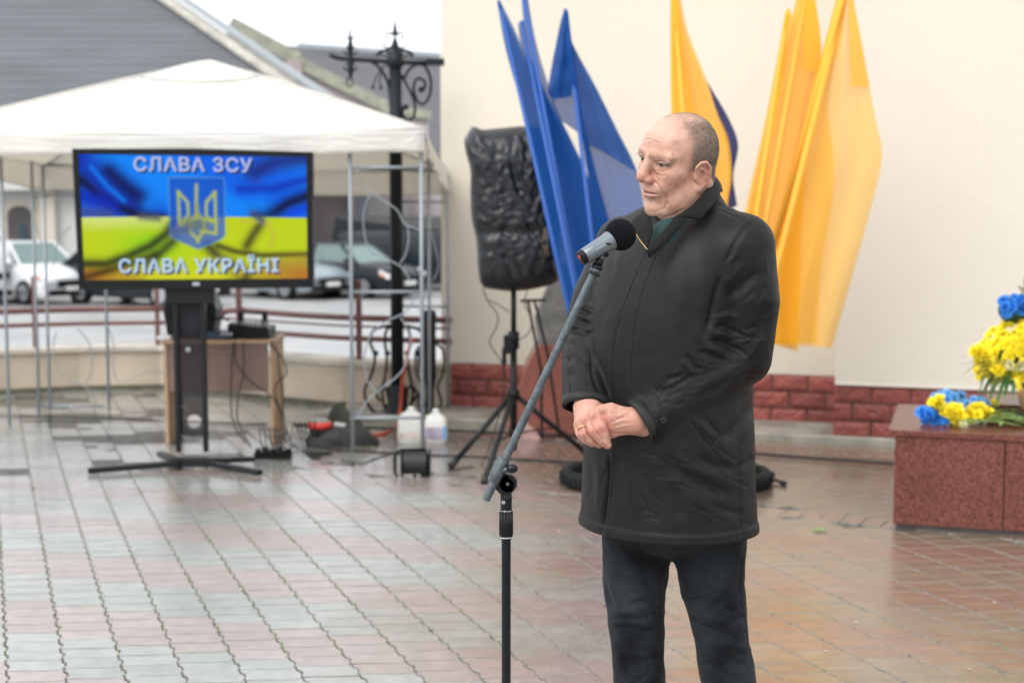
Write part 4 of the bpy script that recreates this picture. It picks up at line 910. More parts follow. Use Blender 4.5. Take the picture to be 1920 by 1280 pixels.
for sgn, dep in ((-1, .17), (1, .17)):
    rows = []
    for t in [k / 44 for k in range(45)]:
        prof = (1 - (1 - t) ** 2.0) if False else 0
        rad = 1 - t; dd = dep * (1 - rad ** 5) ** .5
        row = []
        for p in per:
            q = oc.lerp(p, rad); s_ = min(1, 3 * t) * min(1, 6 * (rad + .05))
            rdg = .7 * abs(cre((q.x + .3 * q.z, 3 * sgn, q.z * .6), 16)) + .55 * abs(cre(q + Vector((2, sgn, 0)), 21)) + .32 * abs(cre(q + Vector((q.z * .5, 0, 0)), 42))
            y = sgn * dd + .029 * (rdg - .45) * s_
            if sgn < 0: y += .02 * math.exp(-((q.z - V(0, 435, Ysp).z) / .035) ** 2) * s_
            row.append(q + Vector((0, y, 0)))
        rows.append(row)
    B.grid(rows, close=True)
B.build('plastic_wrap', M_poly, ws)
rgp = MB().grid([[oc + Vector((V(x, 400, Ysp).x - oc.x + .012 * math.sin(k * 1.3 + j), -.155 - .03 * j % .05 + .015 * math.sin(k * 2.1), V(0, y, Ysp).z - oc.z)) for k, (x, y) in enumerate(((1010, 330), (1014, 370), (1020, 410), (1022, 450), (1020, 490)))] for j in (0, 1, 2)]); 
MB().grid([[oc + Vector((.175 + .008 * math.sin(k * 1.9) + .016 * j, -.168 + .012 * (j == 1) + .01 * math.cos(k * 1.3), .22 - .07 * k)) for k in range(8)] for j in (0, 1, 2)]).build('brown_strip', mat('brown_parcel_film', (.12, .085, .055), .4, var=.3, scale=20), ws, solid=.002)
cable('cable', [V(905, 540, 8.5), V(915, 565, 8.48), V(933, 590, 8.46), V(930, 615, 8.46), V(918, 640, 8.46), V(932, 665, 8.46), V(945, 690, 8.46), V(946, 720, 8.46), V(940, 760, 8.45), V(930, 800, 8.4), G(905, 868, .01), G(880, 876, .006), G(840, 880, .006)], .0035, BK, 'thin cable dangling from the wrapped loudspeaker down to the paving', 'cable')
cable('cable', [V(916, 562, 8.48), V(935, 572, 8.46), V(955, 585, 8.48)], .003, BK, 'short thin wire looping from the dangling cable to the tripod clamp', 'cable')
cable('cable', [V(990, 540, 8.5), V(984, 570, 8.5), V(998, 600, 8.5), V(990, 625, 8.5), V(968, 640, 8.5)], .003, BK, 'thin wire looping right of the tripod pole', 'cable')
fs = thing('folding_stand', 'small black folding metal stand half hidden behind the tripod, against the grey stone', 'stand', V(1000, 690, 9.3)); fs.location.z = 0
for a, b_ in (((976, 564), (1024, 562)), ((990, 566), (1014, 690)), ((1003, 566), (1026, 660)), ((1014, 690), (1016, 820)), ((1026, 660), (1050, 820))): MB().bar(V(*a, 9.3), V(*b_, 9.3), .018, .018).build('strut', M_blkm, fs)
# ================================================================ IMPLICIT MODELLING (person)
f32 = np.float32
def _v(a): return np.array(a[:], dtype=f32)
def d_cap(p, a, b, ra, rb):
    a, b = _v(a), _v(b); ab = b - a; t = np.clip(((p - a) @ ab) / max(float(ab @ ab), 1e-9), 0, 1)
    q = p - a - t[:, None] * ab; return np.sqrt((q * q).sum(1)) - (ra + (rb - ra) * t)
def d_ell(p, c, r, rot=None):
    q = p - _v(c)
    if rot is not None: q = q @ rot
    r = np.array(r, dtype=f32); k0 = np.sqrt(((q / r) ** 2).sum(1)); k1 = np.sqrt(((q / (r * r)) ** 2).sum(1)) + 1e-6
    return k0 * (k0 - 1) / k1
def d_chain(p, pts, rs):
    d = None
    for i in range(len(pts) - 1):
        e = d_cap(p, pts[i], pts[i + 1], rs[i], rs[i + 1]); d = e if d is None else np.minimum(d, e)
    return d
def smin(a, b, k):
    h = np.clip(.5 + .5 * (b - a) / k, 0, 1); return b + (a - b) * h - k * h * (1 - h)
def smax(a, b, k): return -smin(-a, -b, k)
def surface_nets(f, lo, hi, h, blk=8):
    lo = np.array(lo, dtype=np.float64); n = np.ceil((np.array(hi) - lo) / h / blk).astype(int) + 1
    cx = [lo[i] + (np.arange(n[i]) + .5) * blk * h for i in range(3)]
    cg = np.stack(np.meshgrid(*cx, indexing='ij'), -1).reshape(-1, 3).astype(f32)
    cv = f(cg); act = np.abs(cv) < blk * h * 1.15
    dims = n * blk; D = np.repeat(np.repeat(np.repeat(cv.reshape(n), blk, 0), blk, 1), blk, 2)
    idx = np.argwhere(act.reshape(n)); off = np.stack(np.meshgrid(*[np.arange(blk)] * 3, indexing='ij'), -1).reshape(-1, 3)
    for s in range(0, len(idx), 600):
        bi = idx[s:s + 600]; g = (bi[:, None, :] * blk + off[None]).reshape(-1, 3)
        D[g[:, 0], g[:, 1], g[:, 2]] = f((lo + g * h).astype(f32))
    I = D < 0
    X, Y, Z = dims - 1
    c = [D[i:i + X, j:j + Y, k:k + Z] for i in (0, 1) for j in (0, 1) for k in (0, 1)]
    cnt = sum((q < 0).astype(np.int8) for q in c); mk = (cnt > 0) & (cnt < 8)
    ids = -np.ones(mk.shape, int); cells = np.argwhere(mk); ids[mk] = np.arange(len(cells))
    vals = np.stack([q[mk] for q in c], 1); acc = np.zeros((len(cells), 3)); num = np.zeros(len(cells))
    corner = np.array([(i, j, k) for i in (0, 1) for j in (0, 1) for k in (0, 1)], float)
    for a in range(8):
        for b in range(a + 1, 8):
            if np.abs(corner[a] - corner[b]).sum() != 1: continue
            va, vb = vals[:, a], vals[:, b]; m = (va < 0) != (vb < 0); t = va[m] / (va[m] - vb[m])
            acc[m] += corner[a] + t[:, None] * (corner[b] - corner[a]); num[m] += 1
    V_ = lo + (cells + acc / num[:, None]) * h
    F_ = []
    for ax in range(3):
        sl0 = [slice(1, None)] * 3; sl0[ax] = slice(0, -1)
        a = I[1:-1, 1:-1, 1:-1]
        nb = [slice(1, -1)] * 3; nb[ax] = slice(2, None); b = I[tuple(nb)]
        e = np.argwhere(a != b) + 1; s = a[tuple((e - 1).T)]
        u, w = [(1, 2), (2, 0), (0, 1)][ax]
        def cell(du, dw):
            q = e.copy(); q[:, u] -= du; q[:, w] -= dw; return ids[tuple(q.T)]
        q = np.stack([cell(0, 0), cell(1, 0), cell(1, 1), cell(0, 1)], 1); q[~s] = q[~s][:, ::-1]; F_.append(q)
    F_ = np.concatenate(F_); F_ = F_[(F_ >= 0).all(1)]
    return V_, F_
def np_mesh(name, V_, F_, m):
    me = bpy.data.meshes.new(name); me.vertices.add(len(V_)); me.vertices.foreach_set('co', V_.astype(f32).ravel())
    me.loops.add(len(F_) * 4); me.loops.foreach_set('vertex_index', F_.astype(np.int32).ravel())
    me.polygons.add(len(F_)); me.polygons.foreach_set('loop_start', (np.arange(len(F_)) * 4).astype(np.int32)); me.polygons.foreach_set('loop_total', np.full(len(F_), 4, dtype=np.int32))
    me.update(calc_edges=True); me.polygons.foreach_set('use_smooth', np.ones(len(F_), bool))
    for x in (m if isinstance(m, (list, tuple)) else [m]): me.materials.append(x)
    return me
def vnorm(V_, F_):
    n = np.cross(V_[F_[:, 2]] - V_[F_[:, 0]], V_[F_[:, 3]] - V_[F_[:, 1]]); N_ = np.zeros_like(V_)
    for k in range(4): np.add.at(N_, F_[:, k], n)
    return N_ / (np.linalg.norm(N_, axis=1, keepdims=True) + 1e-12)
def smooth_v(V_, F_, it=2, lam=.5):
    e = np.concatenate([F_[:, [0, 1]], F_[:, [1, 2]], F_[:, [2, 3]], F_[:, [3, 0]]])
    for _ in range(it):
        A = np.zeros_like(V_); c = np.zeros(len(V_))
        for a, b in ((0, 1), (1, 0)): np.add.at(A, e[:, a], V_[e[:, b]]); np.add.at(c, e[:, a], 1)
        V_ = V_ + lam * (A / np.maximum(c, 1)[:, None] - V_) * (c > 0)[:, None]
    return V_
def project(V_):                              # photograph pixels of points
    q = V_ - np.array(CAM); yc = q[:, 1] * _s + q[:, 2] * _c; zc = q[:, 1] * _c - q[:, 2] * _s
    return 960 + F * q[:, 0] / zc, 640 - F * yc / zc
def carve(V_, N_, strokes, scale=1 / 842., only_front=True):
    """press creases and raise ridges along lines: (points, width px, depth px; + = inwards)"""
    px_, py_ = project(V_); vd = V_ - np.array(CAM); fr = -(vd * N_).sum(1) / np.linalg.norm(vd, axis=1); w0 = np.clip(fr * 3, 0, 1)
    disp = np.zeros(len(V_))
    for pts, w, dep in strokes:
        pts = [tuple(q)[:2] for q in spline([(x, y, 0) for x, y in pts], 4)] if len(pts) > 2 else pts
        xs = [q[0] for q in pts]; ys = [q[1] for q in pts]
        sel = np.where((px_ > min(xs) - 3 * w) & (px_ < max(xs) + 3 * w) & (py_ > min(ys) - 3 * w) & (py_ < max(ys) + 3 * w) & (w0 > 0))[0]
        if not len(sel): continue
        x, y = px_[sel], py_[sel]; best = np.full(len(sel), 1e9); tt = np.zeros(len(sel)); L = len(pts) - 1
        for k in range(L):
            (ax, ay), (bx, by) = pts[k], pts[k + 1]; dx, dy = bx - ax, by - ay
            t = np.clip(((x - ax) * dx + (y - ay) * dy) / (dx * dx + dy * dy + 1e-9), 0, 1); d = np.hypot(x - ax - t * dx, y - ay - t * dy)
            m = d < best; best[m] = d[m]; tt[m] = (k + t[m]) / L
        tap = np.clip(np.minimum(tt, 1 - tt) * (5 if w < 5 else 3) + (.25 if w < 5 else 0), 0, 1); tap = tap * tap * (3 - 2 * tap)
        disp[sel] += np.exp(-(best / w) ** 2) * dep * scale * w0[sel] * tap
    return V_ - N_ * disp[:, None]
# ================================================================ PERSON
YP = 3.2; PM = 1 / 842.
def Q(x, y, w=0): return V(x, y, YP - w * PM)
man = thing('person', 'balding man in a dark coat and jeans, hands clasped, looking left behind the microphone', 'person', (Q(1260, 1640).x, YP, 0))
# ---- head frame
psi, dl, ro = R(60), R(10), R(13)
f0 = np.array((-math.sin(psi), -math.cos(psi), 0)); l0 = np.array((math.cos(psi), -math.sin(psi), 0)); u0 = np.array((0, 0, 1.))
f1 = f0 * math.cos(dl) - u0 * math.sin(dl); u1 = u0 * math.cos(dl) + f0 * math.sin(dl)
u2 = u1 * math.cos(ro) + l0 * math.sin(ro); l2 = l0 * math.cos(ro) - u1 * math.sin(ro)
HM = np.stack([f1, l2, u2], 1).astype(f32)     # local -> world columns
HO = _v(Q(1282, 292, 12)); HS = 1.0
def HL(x, y, z): return HO + HM @ np.array((x, y, z), dtype=f32)
def sdf_head(pw):
    p = (pw - HO) @ HM; d = d_ell(p, (.002, 0, .018), (.077, .0735, .075))
    d = smin(d, d_ell(p, (.040, 0, .024), (.053, .0605, .055)), .03)
    d = smin(d, d_ell(p, (.030, 0, -.034), (.060, .0625, .062)), .025)
    d = smin(d, d_ell(p, (.028, 0, -.076), (.058, .059, .044)), .03)
    d = smin(d, d_ell(p, (.078, 0, -.104), (.020, .026, .018)), .022)
    ps = p.copy(); ps[:, 1] = np.abs(ps[:, 1])
    d = smin(d, d_ell(ps, (.060, .042, -.024), (.027, .022, .020)), .018)
    d = smin(d, d_ell(ps, (.066, .033, -.046), (.023, .020, .020)), .016)        # full cheeks
    d = smin(d, d_cap(ps, (.090, .007, .0200), (.075, .050, .0175), .0092, .0095), .010)
    d = smin(d, d_cap(ps, (-.005, .060, -.050), (.050, .045, -.090), .021, .021), .026)   # jowl
    d = smin(d, d_ell(p, (.040, 0, -.116), (.046, .043, .024)), .022)            # double chin
    # eye sockets
    d = smax(d, -d_ell(ps, (.099, .0335, .0025), (.0175, .0175, .0105)), .009)
    # muzzle, nose
    d = smin(d, d_ell(p, (.080, 0, -.058), (.0225, .031, .026)), .016)
    d = smin(d, d_cap(p, (.091, 0, .014), (.110, 0, -.022), .0080, .0124), .010)
    d = smin(d, d_ell(p, (.1105, 0, -.0300), (.0145, .0120, .0120)), .008)
    d = smin(d, d_ell(ps, (.1010, .0132, -.0350), (.0130, .0074, .0088)), .005)
    d = smax(d, -d_ell(ps, (.1075, .0068, -.0450), (.0062, .0040, .0045)), .003)  # nostrils
    d = smax(d, -d_cap(p, (.1085, 0, -.048), (.1078, 0, -.056), .0022, .0028), .006)
    # lips
    d = smin(d, d_chain(ps, [(.1045, 0, -.0595), (.0995, .012, -.0600), (.0890, .0265, -.0635)], [.0042, .0042, .0025]), .005)
    d = smin(d, d_chain(ps, [(.1025, 0, -.0705), (.0980, .012, -.0700), (.0900, .0250, -.0660)], [.0056, .0052, .0028]), .005)
    d = smax(d, -d_chain(ps, [(.1085, 0, -.0648), (.1025, .013, -.0648), (.0920, .0290, -.0655)], [.0026, .0026, .0018]), .002)
    d = smax(d, -d_cap(ps, (.1010, 0, -.0835), (.0950, .012, -.0820), .0045, .003), .009)
    # lids
    lid = d_ell(ps, (.0770, .0325, .0005), (.0138, .0150, .0122)); lid = smax(lid, -d_ell(ps, (.0915, .0330, -.0006), (.0122, .0172, .0048)), .0016); d = smin(d, lid, .0035)
    d = smin(d, d_cap(ps, (.0905, .0215, .0108), (.0825, .0500, .0070), .0040, .0042), .006)   # heavy upper fold
    d = smin(d, d_cap(ps, (.0865, .0230, -.0145), (.0790, .0450, -.0145), .0035, .0035), .007) # bag
    # ears
    pe = ps.copy(); pe[:, 0] -= .007
    e = d_ell(pe, (.004, .0785, -.027), (.0165, .0065, .0270)); e = smax(e, -d_ell(pe, (.0085, .0865, -.0265), (.0085, .0065, .0140)), .005)
    hx = [(.020, .0745, -.022), (.0195, .0800, -.006), (.011, .0845, .0035), (-.001, .0870, .0030), (-.0105, .0880, -.010), (-.0105, .0865, -.028), (-.002, .0835, -.045), (.0085, .0790, -.0545)]
    e = smin(e, d_chain(pe, hx, [.0030, .0036, .0038, .0040, .0040, .0038, .0038, .0045]), .004)
    e = smin(e, d_chain(pe, [(.007, .0845, -.010), (-.0020, .0855, -.020), (-.0010, .0850, -.034)], [.0026, .0030, .0026]), .004)
    e = smin(e, d_ell(pe, (.0115, .0775, -.0550), (.0072, .0058, .0090)), .005); e = smin(e, d_cap(pe, (.0205, .0755, -.027), (.0200, .0760, -.033), .0042, .0038), .003)
    d = smin(d, e, .006)
    nb = _v(Q(1288, 440, -12)); hb = HL(-.008, 0, -.050)
    d = smin(d, d_cap(pw, hb, nb, .056, .066), .030)
    return d
def hand_parts():
    A = []
    # his right hand: dorsum, four fingers, thumb tucked behind
    A.append(('r', [Q(1099, 736, 78), Q(1102, 764, 132)], [21 * PM, 24 * PM], .010))
    for kx, ky, kw, r in ((1116, 778, 158, 13), (1104, 783, 162, 13), (1094, 789, 156, 12), (1087, 795, 146, 11)):
        A.append(('r', [Q(1102, 762, 132), Q(kx, ky, kw)], [20 * PM, r * PM], .012))
    A.append(('r', [Q(1116, 778, 158), Q(1127, 799, 174), Q(1133, 813, 172), Q(1137, 824, 167)], [11.5 * PM, 10 * PM, 8.8 * PM, 7.6 * PM], .0035))
    A.append(('r', [Q(1103, 785, 162), Q(1113, 808, 178), Q(1127, 824, 174), Q(1139, 834, 167)], [11.5 * PM, 10 * PM, 8.8 * PM, 7.4 * PM], .0025))
    A.append(('r', [Q(1092, 792, 156), Q(1097, 812, 168), Q(1109, 824, 166), Q(1124, 833, 158)], [11 * PM, 9.6 * PM, 8.4 * PM, 7 * PM], .0025))
    A.append(('r', [Q(1086, 798, 146), Q(1088, 812, 155), Q(1098, 824, 154), Q(1110, 831, 148)], [10 * PM, 8.6 * PM, 7.6 * PM, 6.6 * PM], .0025))
    A.append(('r', [Q(1112, 762, 122), Q(1126, 768, 132), Q(1138, 790, 130)], [13 * PM, 11 * PM, 9 * PM], .006))
    # his left hand reaching in from the right, fingers closed inside the other
    A.append(('l', [Q(1216, 797, 138), Q(1188, 790, 148)], [24 * PM, 23 * PM], .010))
    for kx, ky, kw, r in ((1146, 768, 158, 13), (1145, 782, 162, 13), (1146, 797, 158, 12.5), (1150, 809, 150, 11.5)):
        A.append(('l', [Q(1190, 788, 148), Q(kx, ky, kw)], [19 * PM, r * PM], .012))
    A.append(('l', [Q(1146, 768, 158), Q(1129, 768, 160), Q(1122, 782, 150)], [12.5 * PM, 11 * PM, 8 * PM], .004))
    A.append(('l', [Q(1145, 783, 162), Q(1130, 785, 160), Q(1122, 795, 150)], [12 * PM, 10.5 * PM, 8 * PM], .003))
    A.append(('l', [Q(1146, 797, 158), Q(1134, 801, 158), Q(1124, 806, 150)], [12 * PM, 10 * PM, 8 * PM], .003))
    A.append(('l', [Q(1150, 809, 150), Q(1139, 815, 148), Q(1128, 818, 140)], [11 * PM, 9 * PM, 7 * PM], .003))
    return A
HP = hand_parts()
def sdf_hands(p):
    dd = {}
    for side, pts, rs, k in HP:
        e = d_chain(p, pts, rs); dd[side] = e if side not in dd else smin(dd[side], e, k)
    return np.minimum(dd['r'], dd['l'] + .0006) if True else None
# ---- skin material: pigment and painted crease shade by attribute
skin = bpy.data.materials.new('weathered_skin'); skin.use_nodes = True; n, b = nodes_of(skin); N = n.nodes.new; L = n.links.new
at = N('ShaderNodeAttribute'); at.attribute_name = 'pigment'; tc = N('ShaderNodeTexCoord')
z1 = N('ShaderNodeTexNoise'); z1.inputs['Scale'].default_value = 55; z1.inputs['Detail'].default_value = 6; L(tc.outputs['Object'], z1.inputs['Vector'])
z2 = N('ShaderNodeTexNoise'); z2.inputs['Scale'].default_value = 420; z2.inputs['Detail'].default_value = 4; L(tc.outputs['Object'], z2.inputs['Vector'])
mr = N('ShaderNodeMapRange'); L(z1.outputs[0], mr.inputs[0]); mr.inputs[1].default_value = .35; mr.inputs[2].default_value = .7
mm = N('ShaderNodeMix'); mm.data_type = 'RGBA'; mm.blend_type = 'MULTIPLY'; L(mr.outputs[0], mm.inputs[0]); L(at.outputs['Color'], mm.inputs[6]); mm.inputs[7].default_value = (.95, .80, .77, 1)
L(mm.outputs[2], b.inputs['Base Color']); b.inputs['Roughness'].default_value = .46; b.inputs['Subsurface Weight'].default_value = .14; b.inputs['Subsurface Radius'].default_value = (.010, .0035, .0018); b.inputs['Subsurface Scale'].default_value = .6
bp = N('ShaderNodeBump'); bp.inputs['Strength'].default_value = .5; bp.inputs['Distance'].default_value = .0015; ad = N('ShaderNodeMath'); ad.operation = 'MULTIPLY_ADD'; L(z2.outputs[0], ad.inputs[0]); ad.inputs[1].default_value = .5; L(z1.outputs[0], ad.inputs[2])
L(ad.outputs[0], bp.inputs['Height']); L(bp.outputs[0], b.inputs['Normal'])
Vh, Fh = surface_nets(sdf_head, HO - np.array((.15, .15, .20)), HO + np.array((.15, .15, .125)), .0017)
Vh = smooth_v(Vh, Fh, 1, .4); Nh = vnorm(Vh, Fh)
face_strokes = [
 ([(1225, 340), (1233, 347), (1243, 362), (1250, 377), (1250, 386)], 2.3, 2.3), ([(1250, 380), (1248, 388), (1243, 394)], 1.8, 1.1), ([(1233, 341), (1243, 354), (1252, 370)], 5, -1.6),
 ([(1207, 264), (1216, 261), (1226, 265), (1236, 270)], 1.5, 1.3), ([(1212, 270), (1222, 268), (1232, 275)], 1.3, 1.0), ([(1205, 257), (1216, 254), (1230, 257)], 1.8, .7),
 ([(1219, 268), (1215, 277), (1214, 290)], 1.7, 1.6), ([(1210, 272), (1208, 280)], 1.4, 1.0), ([(1217, 294), (1222, 300)], 3, 1.8),
 ([(1230, 304), (1240, 303), (1250, 308), (1258, 315)], 1.3, 3.0), ([(1231, 319), (1240, 322.5), (1250, 320), (1256, 315)], 1.4, 1.8), ([(1229, 324), (1239, 330), (1251, 328)], 1.8, .8),
 ([(1258, 312), (1266, 315)], 1.3, .8), ([(1257, 318), (1265, 324)], 1.3, .8), ([(1203, 352), (1205, 360), (1204, 372)], 2, 1.2), ([(1237, 361), (1241, 367), (1240, 376)], 1.6, 1.0), ([(1227, 328), (1231, 336), (1227, 344)], 2, 1.2),
 ([(1214, 397), (1226, 398), (1240, 393)], 3, .7), ([(1262, 392), (1275, 386), (1290, 372)], 6, .7), ([(1247, 409), (1262, 404), (1282, 392)], 3, 1.4),
 ([(1296, 316), (1296, 330), (1300, 345)], 4, 1.2), ([(1238, 395), (1248, 404)], 4, -1.2), ([(1224, 319), (1227, 330)], 3, 1.2), ([(1270, 262), (1268, 280), (1274, 296)], 9, 2.2)]
Vh = carve(Vh, Nh, face_strokes)
Lh = (Vh - HO) @ HM; px_h, py_h = project(Vh)
def sm(a, b_, x): t = np.clip((x - a) / (b_ - a), 0, 1); return t * t * (3 - 2 * t)
def blob(c, r, P_=None): q = (Lh if P_ is None else P_) - np.array(c); return np.exp(-((q / np.array(r)) ** 2).sum(1))
base = np.array((.56, .335, .245)); col = np.tile(base, (len(Vh), 1))
def tint(w, c, a=1.): global col; w = (w * a)[:, None]; col = col * (1 - w) + np.array(c) * w
La = Lh.copy(); La[:, 1] = np.abs(La[:, 1])
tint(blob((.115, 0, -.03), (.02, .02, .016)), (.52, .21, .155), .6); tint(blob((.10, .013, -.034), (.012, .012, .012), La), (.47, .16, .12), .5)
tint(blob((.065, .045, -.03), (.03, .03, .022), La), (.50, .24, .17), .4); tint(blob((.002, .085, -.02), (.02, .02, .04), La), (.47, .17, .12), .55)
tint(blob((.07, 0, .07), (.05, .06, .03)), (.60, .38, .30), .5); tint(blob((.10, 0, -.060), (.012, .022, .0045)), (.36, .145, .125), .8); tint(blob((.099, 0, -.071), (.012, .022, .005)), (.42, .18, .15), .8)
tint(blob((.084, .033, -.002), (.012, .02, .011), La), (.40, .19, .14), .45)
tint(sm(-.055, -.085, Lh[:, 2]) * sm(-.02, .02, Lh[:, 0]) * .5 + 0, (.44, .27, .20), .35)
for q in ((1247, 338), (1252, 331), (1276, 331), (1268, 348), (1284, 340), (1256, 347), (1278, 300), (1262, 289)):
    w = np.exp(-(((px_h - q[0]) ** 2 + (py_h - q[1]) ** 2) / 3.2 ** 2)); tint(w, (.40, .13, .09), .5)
for x, y, r_, c_, a_ in ((1284, 368, 7, (.36, .20, .15), .6), (1263, 391, 7, (.40, .23, .17), .45), (1250, 380, 3, (.30, .15, .11), .6), (1296, 330, 8, (.45, .25, .18), .4), (1240, 303, 4, (.40, .22, .17), .4), (1222, 300, 3, (.36, .18, .13), .5), (1244, 318, 3.5, (.52, .26, .20), .5), (1250, 252, 16, (.64, .41, .33), .5), (1228, 242, 10, (.66, .44, .36), .5)):  # blotches and pale forehead, plus crease shade put into the skin colour
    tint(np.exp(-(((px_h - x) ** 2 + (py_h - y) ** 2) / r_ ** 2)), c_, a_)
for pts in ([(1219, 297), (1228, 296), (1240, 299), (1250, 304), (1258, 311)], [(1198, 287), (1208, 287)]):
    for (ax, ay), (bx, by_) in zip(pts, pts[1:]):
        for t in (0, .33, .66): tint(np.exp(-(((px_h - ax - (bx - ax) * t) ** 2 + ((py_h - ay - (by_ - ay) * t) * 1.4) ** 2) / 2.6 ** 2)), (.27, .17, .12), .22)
# scalp under cropped hair
hz, hxx, hy = Lh[:, 2], Lh[:, 0], np.abs(Lh[:, 1])
hl = .030 + .7 * np.clip(hz - .072, 0, .05) + .0015 * np.sin(hz * 260) + .10 * np.clip(-hz, 0, .03)
wisp = .12 * np.sin(hy * 400) * .02
hm = sm(.016, -.012, hxx - hl + wisp) * sm(-.006, .006, hz - np.where(hxx > .004, -.012, -.012 - 1.15 * np.clip(.004 - hxx, 0, .030)))
top = sm(.060, .085, hz) * sm(.058, .030, hy); dens = hm * (1 - .72 * top)
ear = (hy > .0735) & (hz < .009) & (hz > -.068) & (hxx < .033) & (hxx > -.010); dens[ear] = 0
tint(dens, (.24, .175, .135), .6)
me = None
hm_all = (Vh, Fh, col)
Vk, Fk = surface_nets(sdf_hands, np.array(Q(1060, 850, 190)) - .01, np.array(Q(1240, 725, 90)) + .02, .0016)
Vk = smooth_v(Vk, Fk, 1, .3); Nk = vnorm(Vk, Fk)
hand_strokes = [([(1108, 788), (1115, 802), (1127, 817), (1136, 829)], 1.6, 4.2), ([(1097, 797), (1102, 812), (1115, 827), (1126, 834)], 1.5, 3.8), ([(1089, 802), (1091, 814), (1102, 828)], 1.4, 3.0), ([(1121, 784), (1126, 798), (1131, 812)], 1.2, .9), ([(1110, 776), (1113, 784)], 2.4, -1.2), ([(1098, 782), (1100, 790)], 2.2, -1.2), ([(1104, 776), (1106, 788)], 1.8, 1.2), ([(1158, 781), (1168, 776), (1178, 772)], 1.8, -1.3), ([(1150, 795), (1163, 789), (1180, 788)], 1.6, -1.4), ([(1152, 803), (1165, 799), (1185, 796)], 1.5, -1.2), ([(1160, 767), (1172, 764)], 1.6, -1), ([(1155, 788), (1160, 784), (1172, 782)], 1.8, 1.3),
 ([(1110, 765), (1113, 778)], 1.8, -1), ([(1100, 768), (1101, 780)], 1.8, -1), ([(1107, 764), (1108, 778)], 2, 1.2), ([(1122, 800), (1130, 796)], 1.2, .9), ([(1123, 804), (1131, 800)], 1.1, .7), ([(1108, 812), (1116, 806)], 1.2, .9), ([(1131, 814), (1137, 811)], 1.1, .7), ([(1124, 827), (1131, 820)], 1.1, .7),
 ([(1148, 815), (1160, 812), (1176, 812)], 2, .9), ([(1146, 776), (1150, 774)], 2, 1.6), ([(1146, 790), (1150, 789)], 2, 1.6)]
Vk = carve(Vk, Nk, hand_strokes); pxk, pyk = project(Vk)
ck = np.tile(np.array((.58, .315, .235)), (len(Vk), 1))
def tk(x, y, r, c, a):
    global ck; w = (a * np.exp(-(((pxk - x) ** 2 + (pyk - y) ** 2) / r ** 2)))[:, None]; ck = ck * (1 - w) + np.array(c) * w
for x, y, r in ((1128, 806, 9), (1118, 782, 8), (1104, 786, 7), (1112, 808, 7), (1135, 785, 9), (1140, 802, 8), (1136, 834, 7), (1100, 812, 7)): tk(x, y, r, (.50, .16, .115), .55)
for x, y in ((1136, 822), (1140, 835)): tk(x, y, 3.4, (.62, .38, .32), .9)
tk(1172, 770, 10, (.62, .40, .31), .5); tk(1100, 765, 12, (.60, .37, .29), .4)
# the rest of the body under the clothes, coarse, same mesh
def core(p):
    d = d_ell(p, Q(1268, 610, 0), (.15, .11, .20)); d = smin(d, d_ell(p, Q(1262, 760, 0), (.155, .13, .16)), .06); d = smin(d, d_ell(p, Q(1260, 900, 0), (.14, .11, .10)), .05)
    d = smin(d, d_cap(p, Q(1292, 430, -14), Q(1285, 540, -8), .060, .07), .03)
    d = smin(d, d_chain(p, [Q(1395, 480, 85), Q(1392, 665, 60), Q(1300, 735, 110), Q(1205, 794, 140)], [.05, .040, .030, .022]), .008)
    d = smin(d, d_chain(p, [Q(1165, 470, -85), Q(1102, 640, -60), Q(1100, 715, 62)], [.045, .030, .018]), .008)
    d = smin(d, d_chain(p, [Q(1200, 980, -25), Q(1198, 1200, -20), Vector((Q(1210, 1600, 0).x, YP + .03, .14))], [.065, .038, .026]), .03)
    d = smin(d, d_chain(p, [Q(1325, 980, 25), Q(1350, 1215, 40), Vector((Q(1370, 1600, 0).x, YP - .02, .14))], [.065, .038, .026]), .03)
    return d
Vc, Fc = surface_nets(core, (Q(1030, 700).x, YP - .30, .02), (Q(1480, 700).x, YP + .30, 1.62), .014, 4)
cc = np.tile(base, (len(Vc), 1))
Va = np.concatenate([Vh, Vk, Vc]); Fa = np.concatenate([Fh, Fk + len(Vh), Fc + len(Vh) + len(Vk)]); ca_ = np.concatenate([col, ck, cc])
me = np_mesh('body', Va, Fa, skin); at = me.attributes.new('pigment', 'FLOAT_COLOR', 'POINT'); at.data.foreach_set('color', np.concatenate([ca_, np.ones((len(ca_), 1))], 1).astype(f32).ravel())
body = obj('body', me, man)
hbvh = BVHTree.FromPolygons([tuple(v) for v in Vh], [tuple(f) for f in Fh.tolist()])
def face_line(name, pts, r_, m, lift=.0002):
    out = []
    for q in spline([(x, y, 0) for x, y in pts], 6):
        h = hbvh.ray_cast(CAM, ray(q.x, q.y).normalized())
        if h[0] is not None: out.append(h[0] + h[1] * lift)
    n_ = len(out); MB().tube(out, [r_ * (.35 + .65 * math.sin(math.pi * i / (n_ - 1))) for i in range(n_)], 6).build(name, m, man)
M_lash = mat('dark_lashes', (.045, .028, .02), .6)
face_line('eyelashes', [(1230, 310), (1235, 307), (1242, 306.5), (1248, 309), (1254, 314)], .00085, M_lash); face_line('eyelashes', [(1200, 293), (1204, 291.5), (1209, 293.5)], .0007, M_lash)
face_line('lip_line', [(1205, 360), (1213, 361.5), (1223, 363), (1236, 365)], .0010, mat('dark_lip_line', (.14, .045, .04), .5), -.0002)
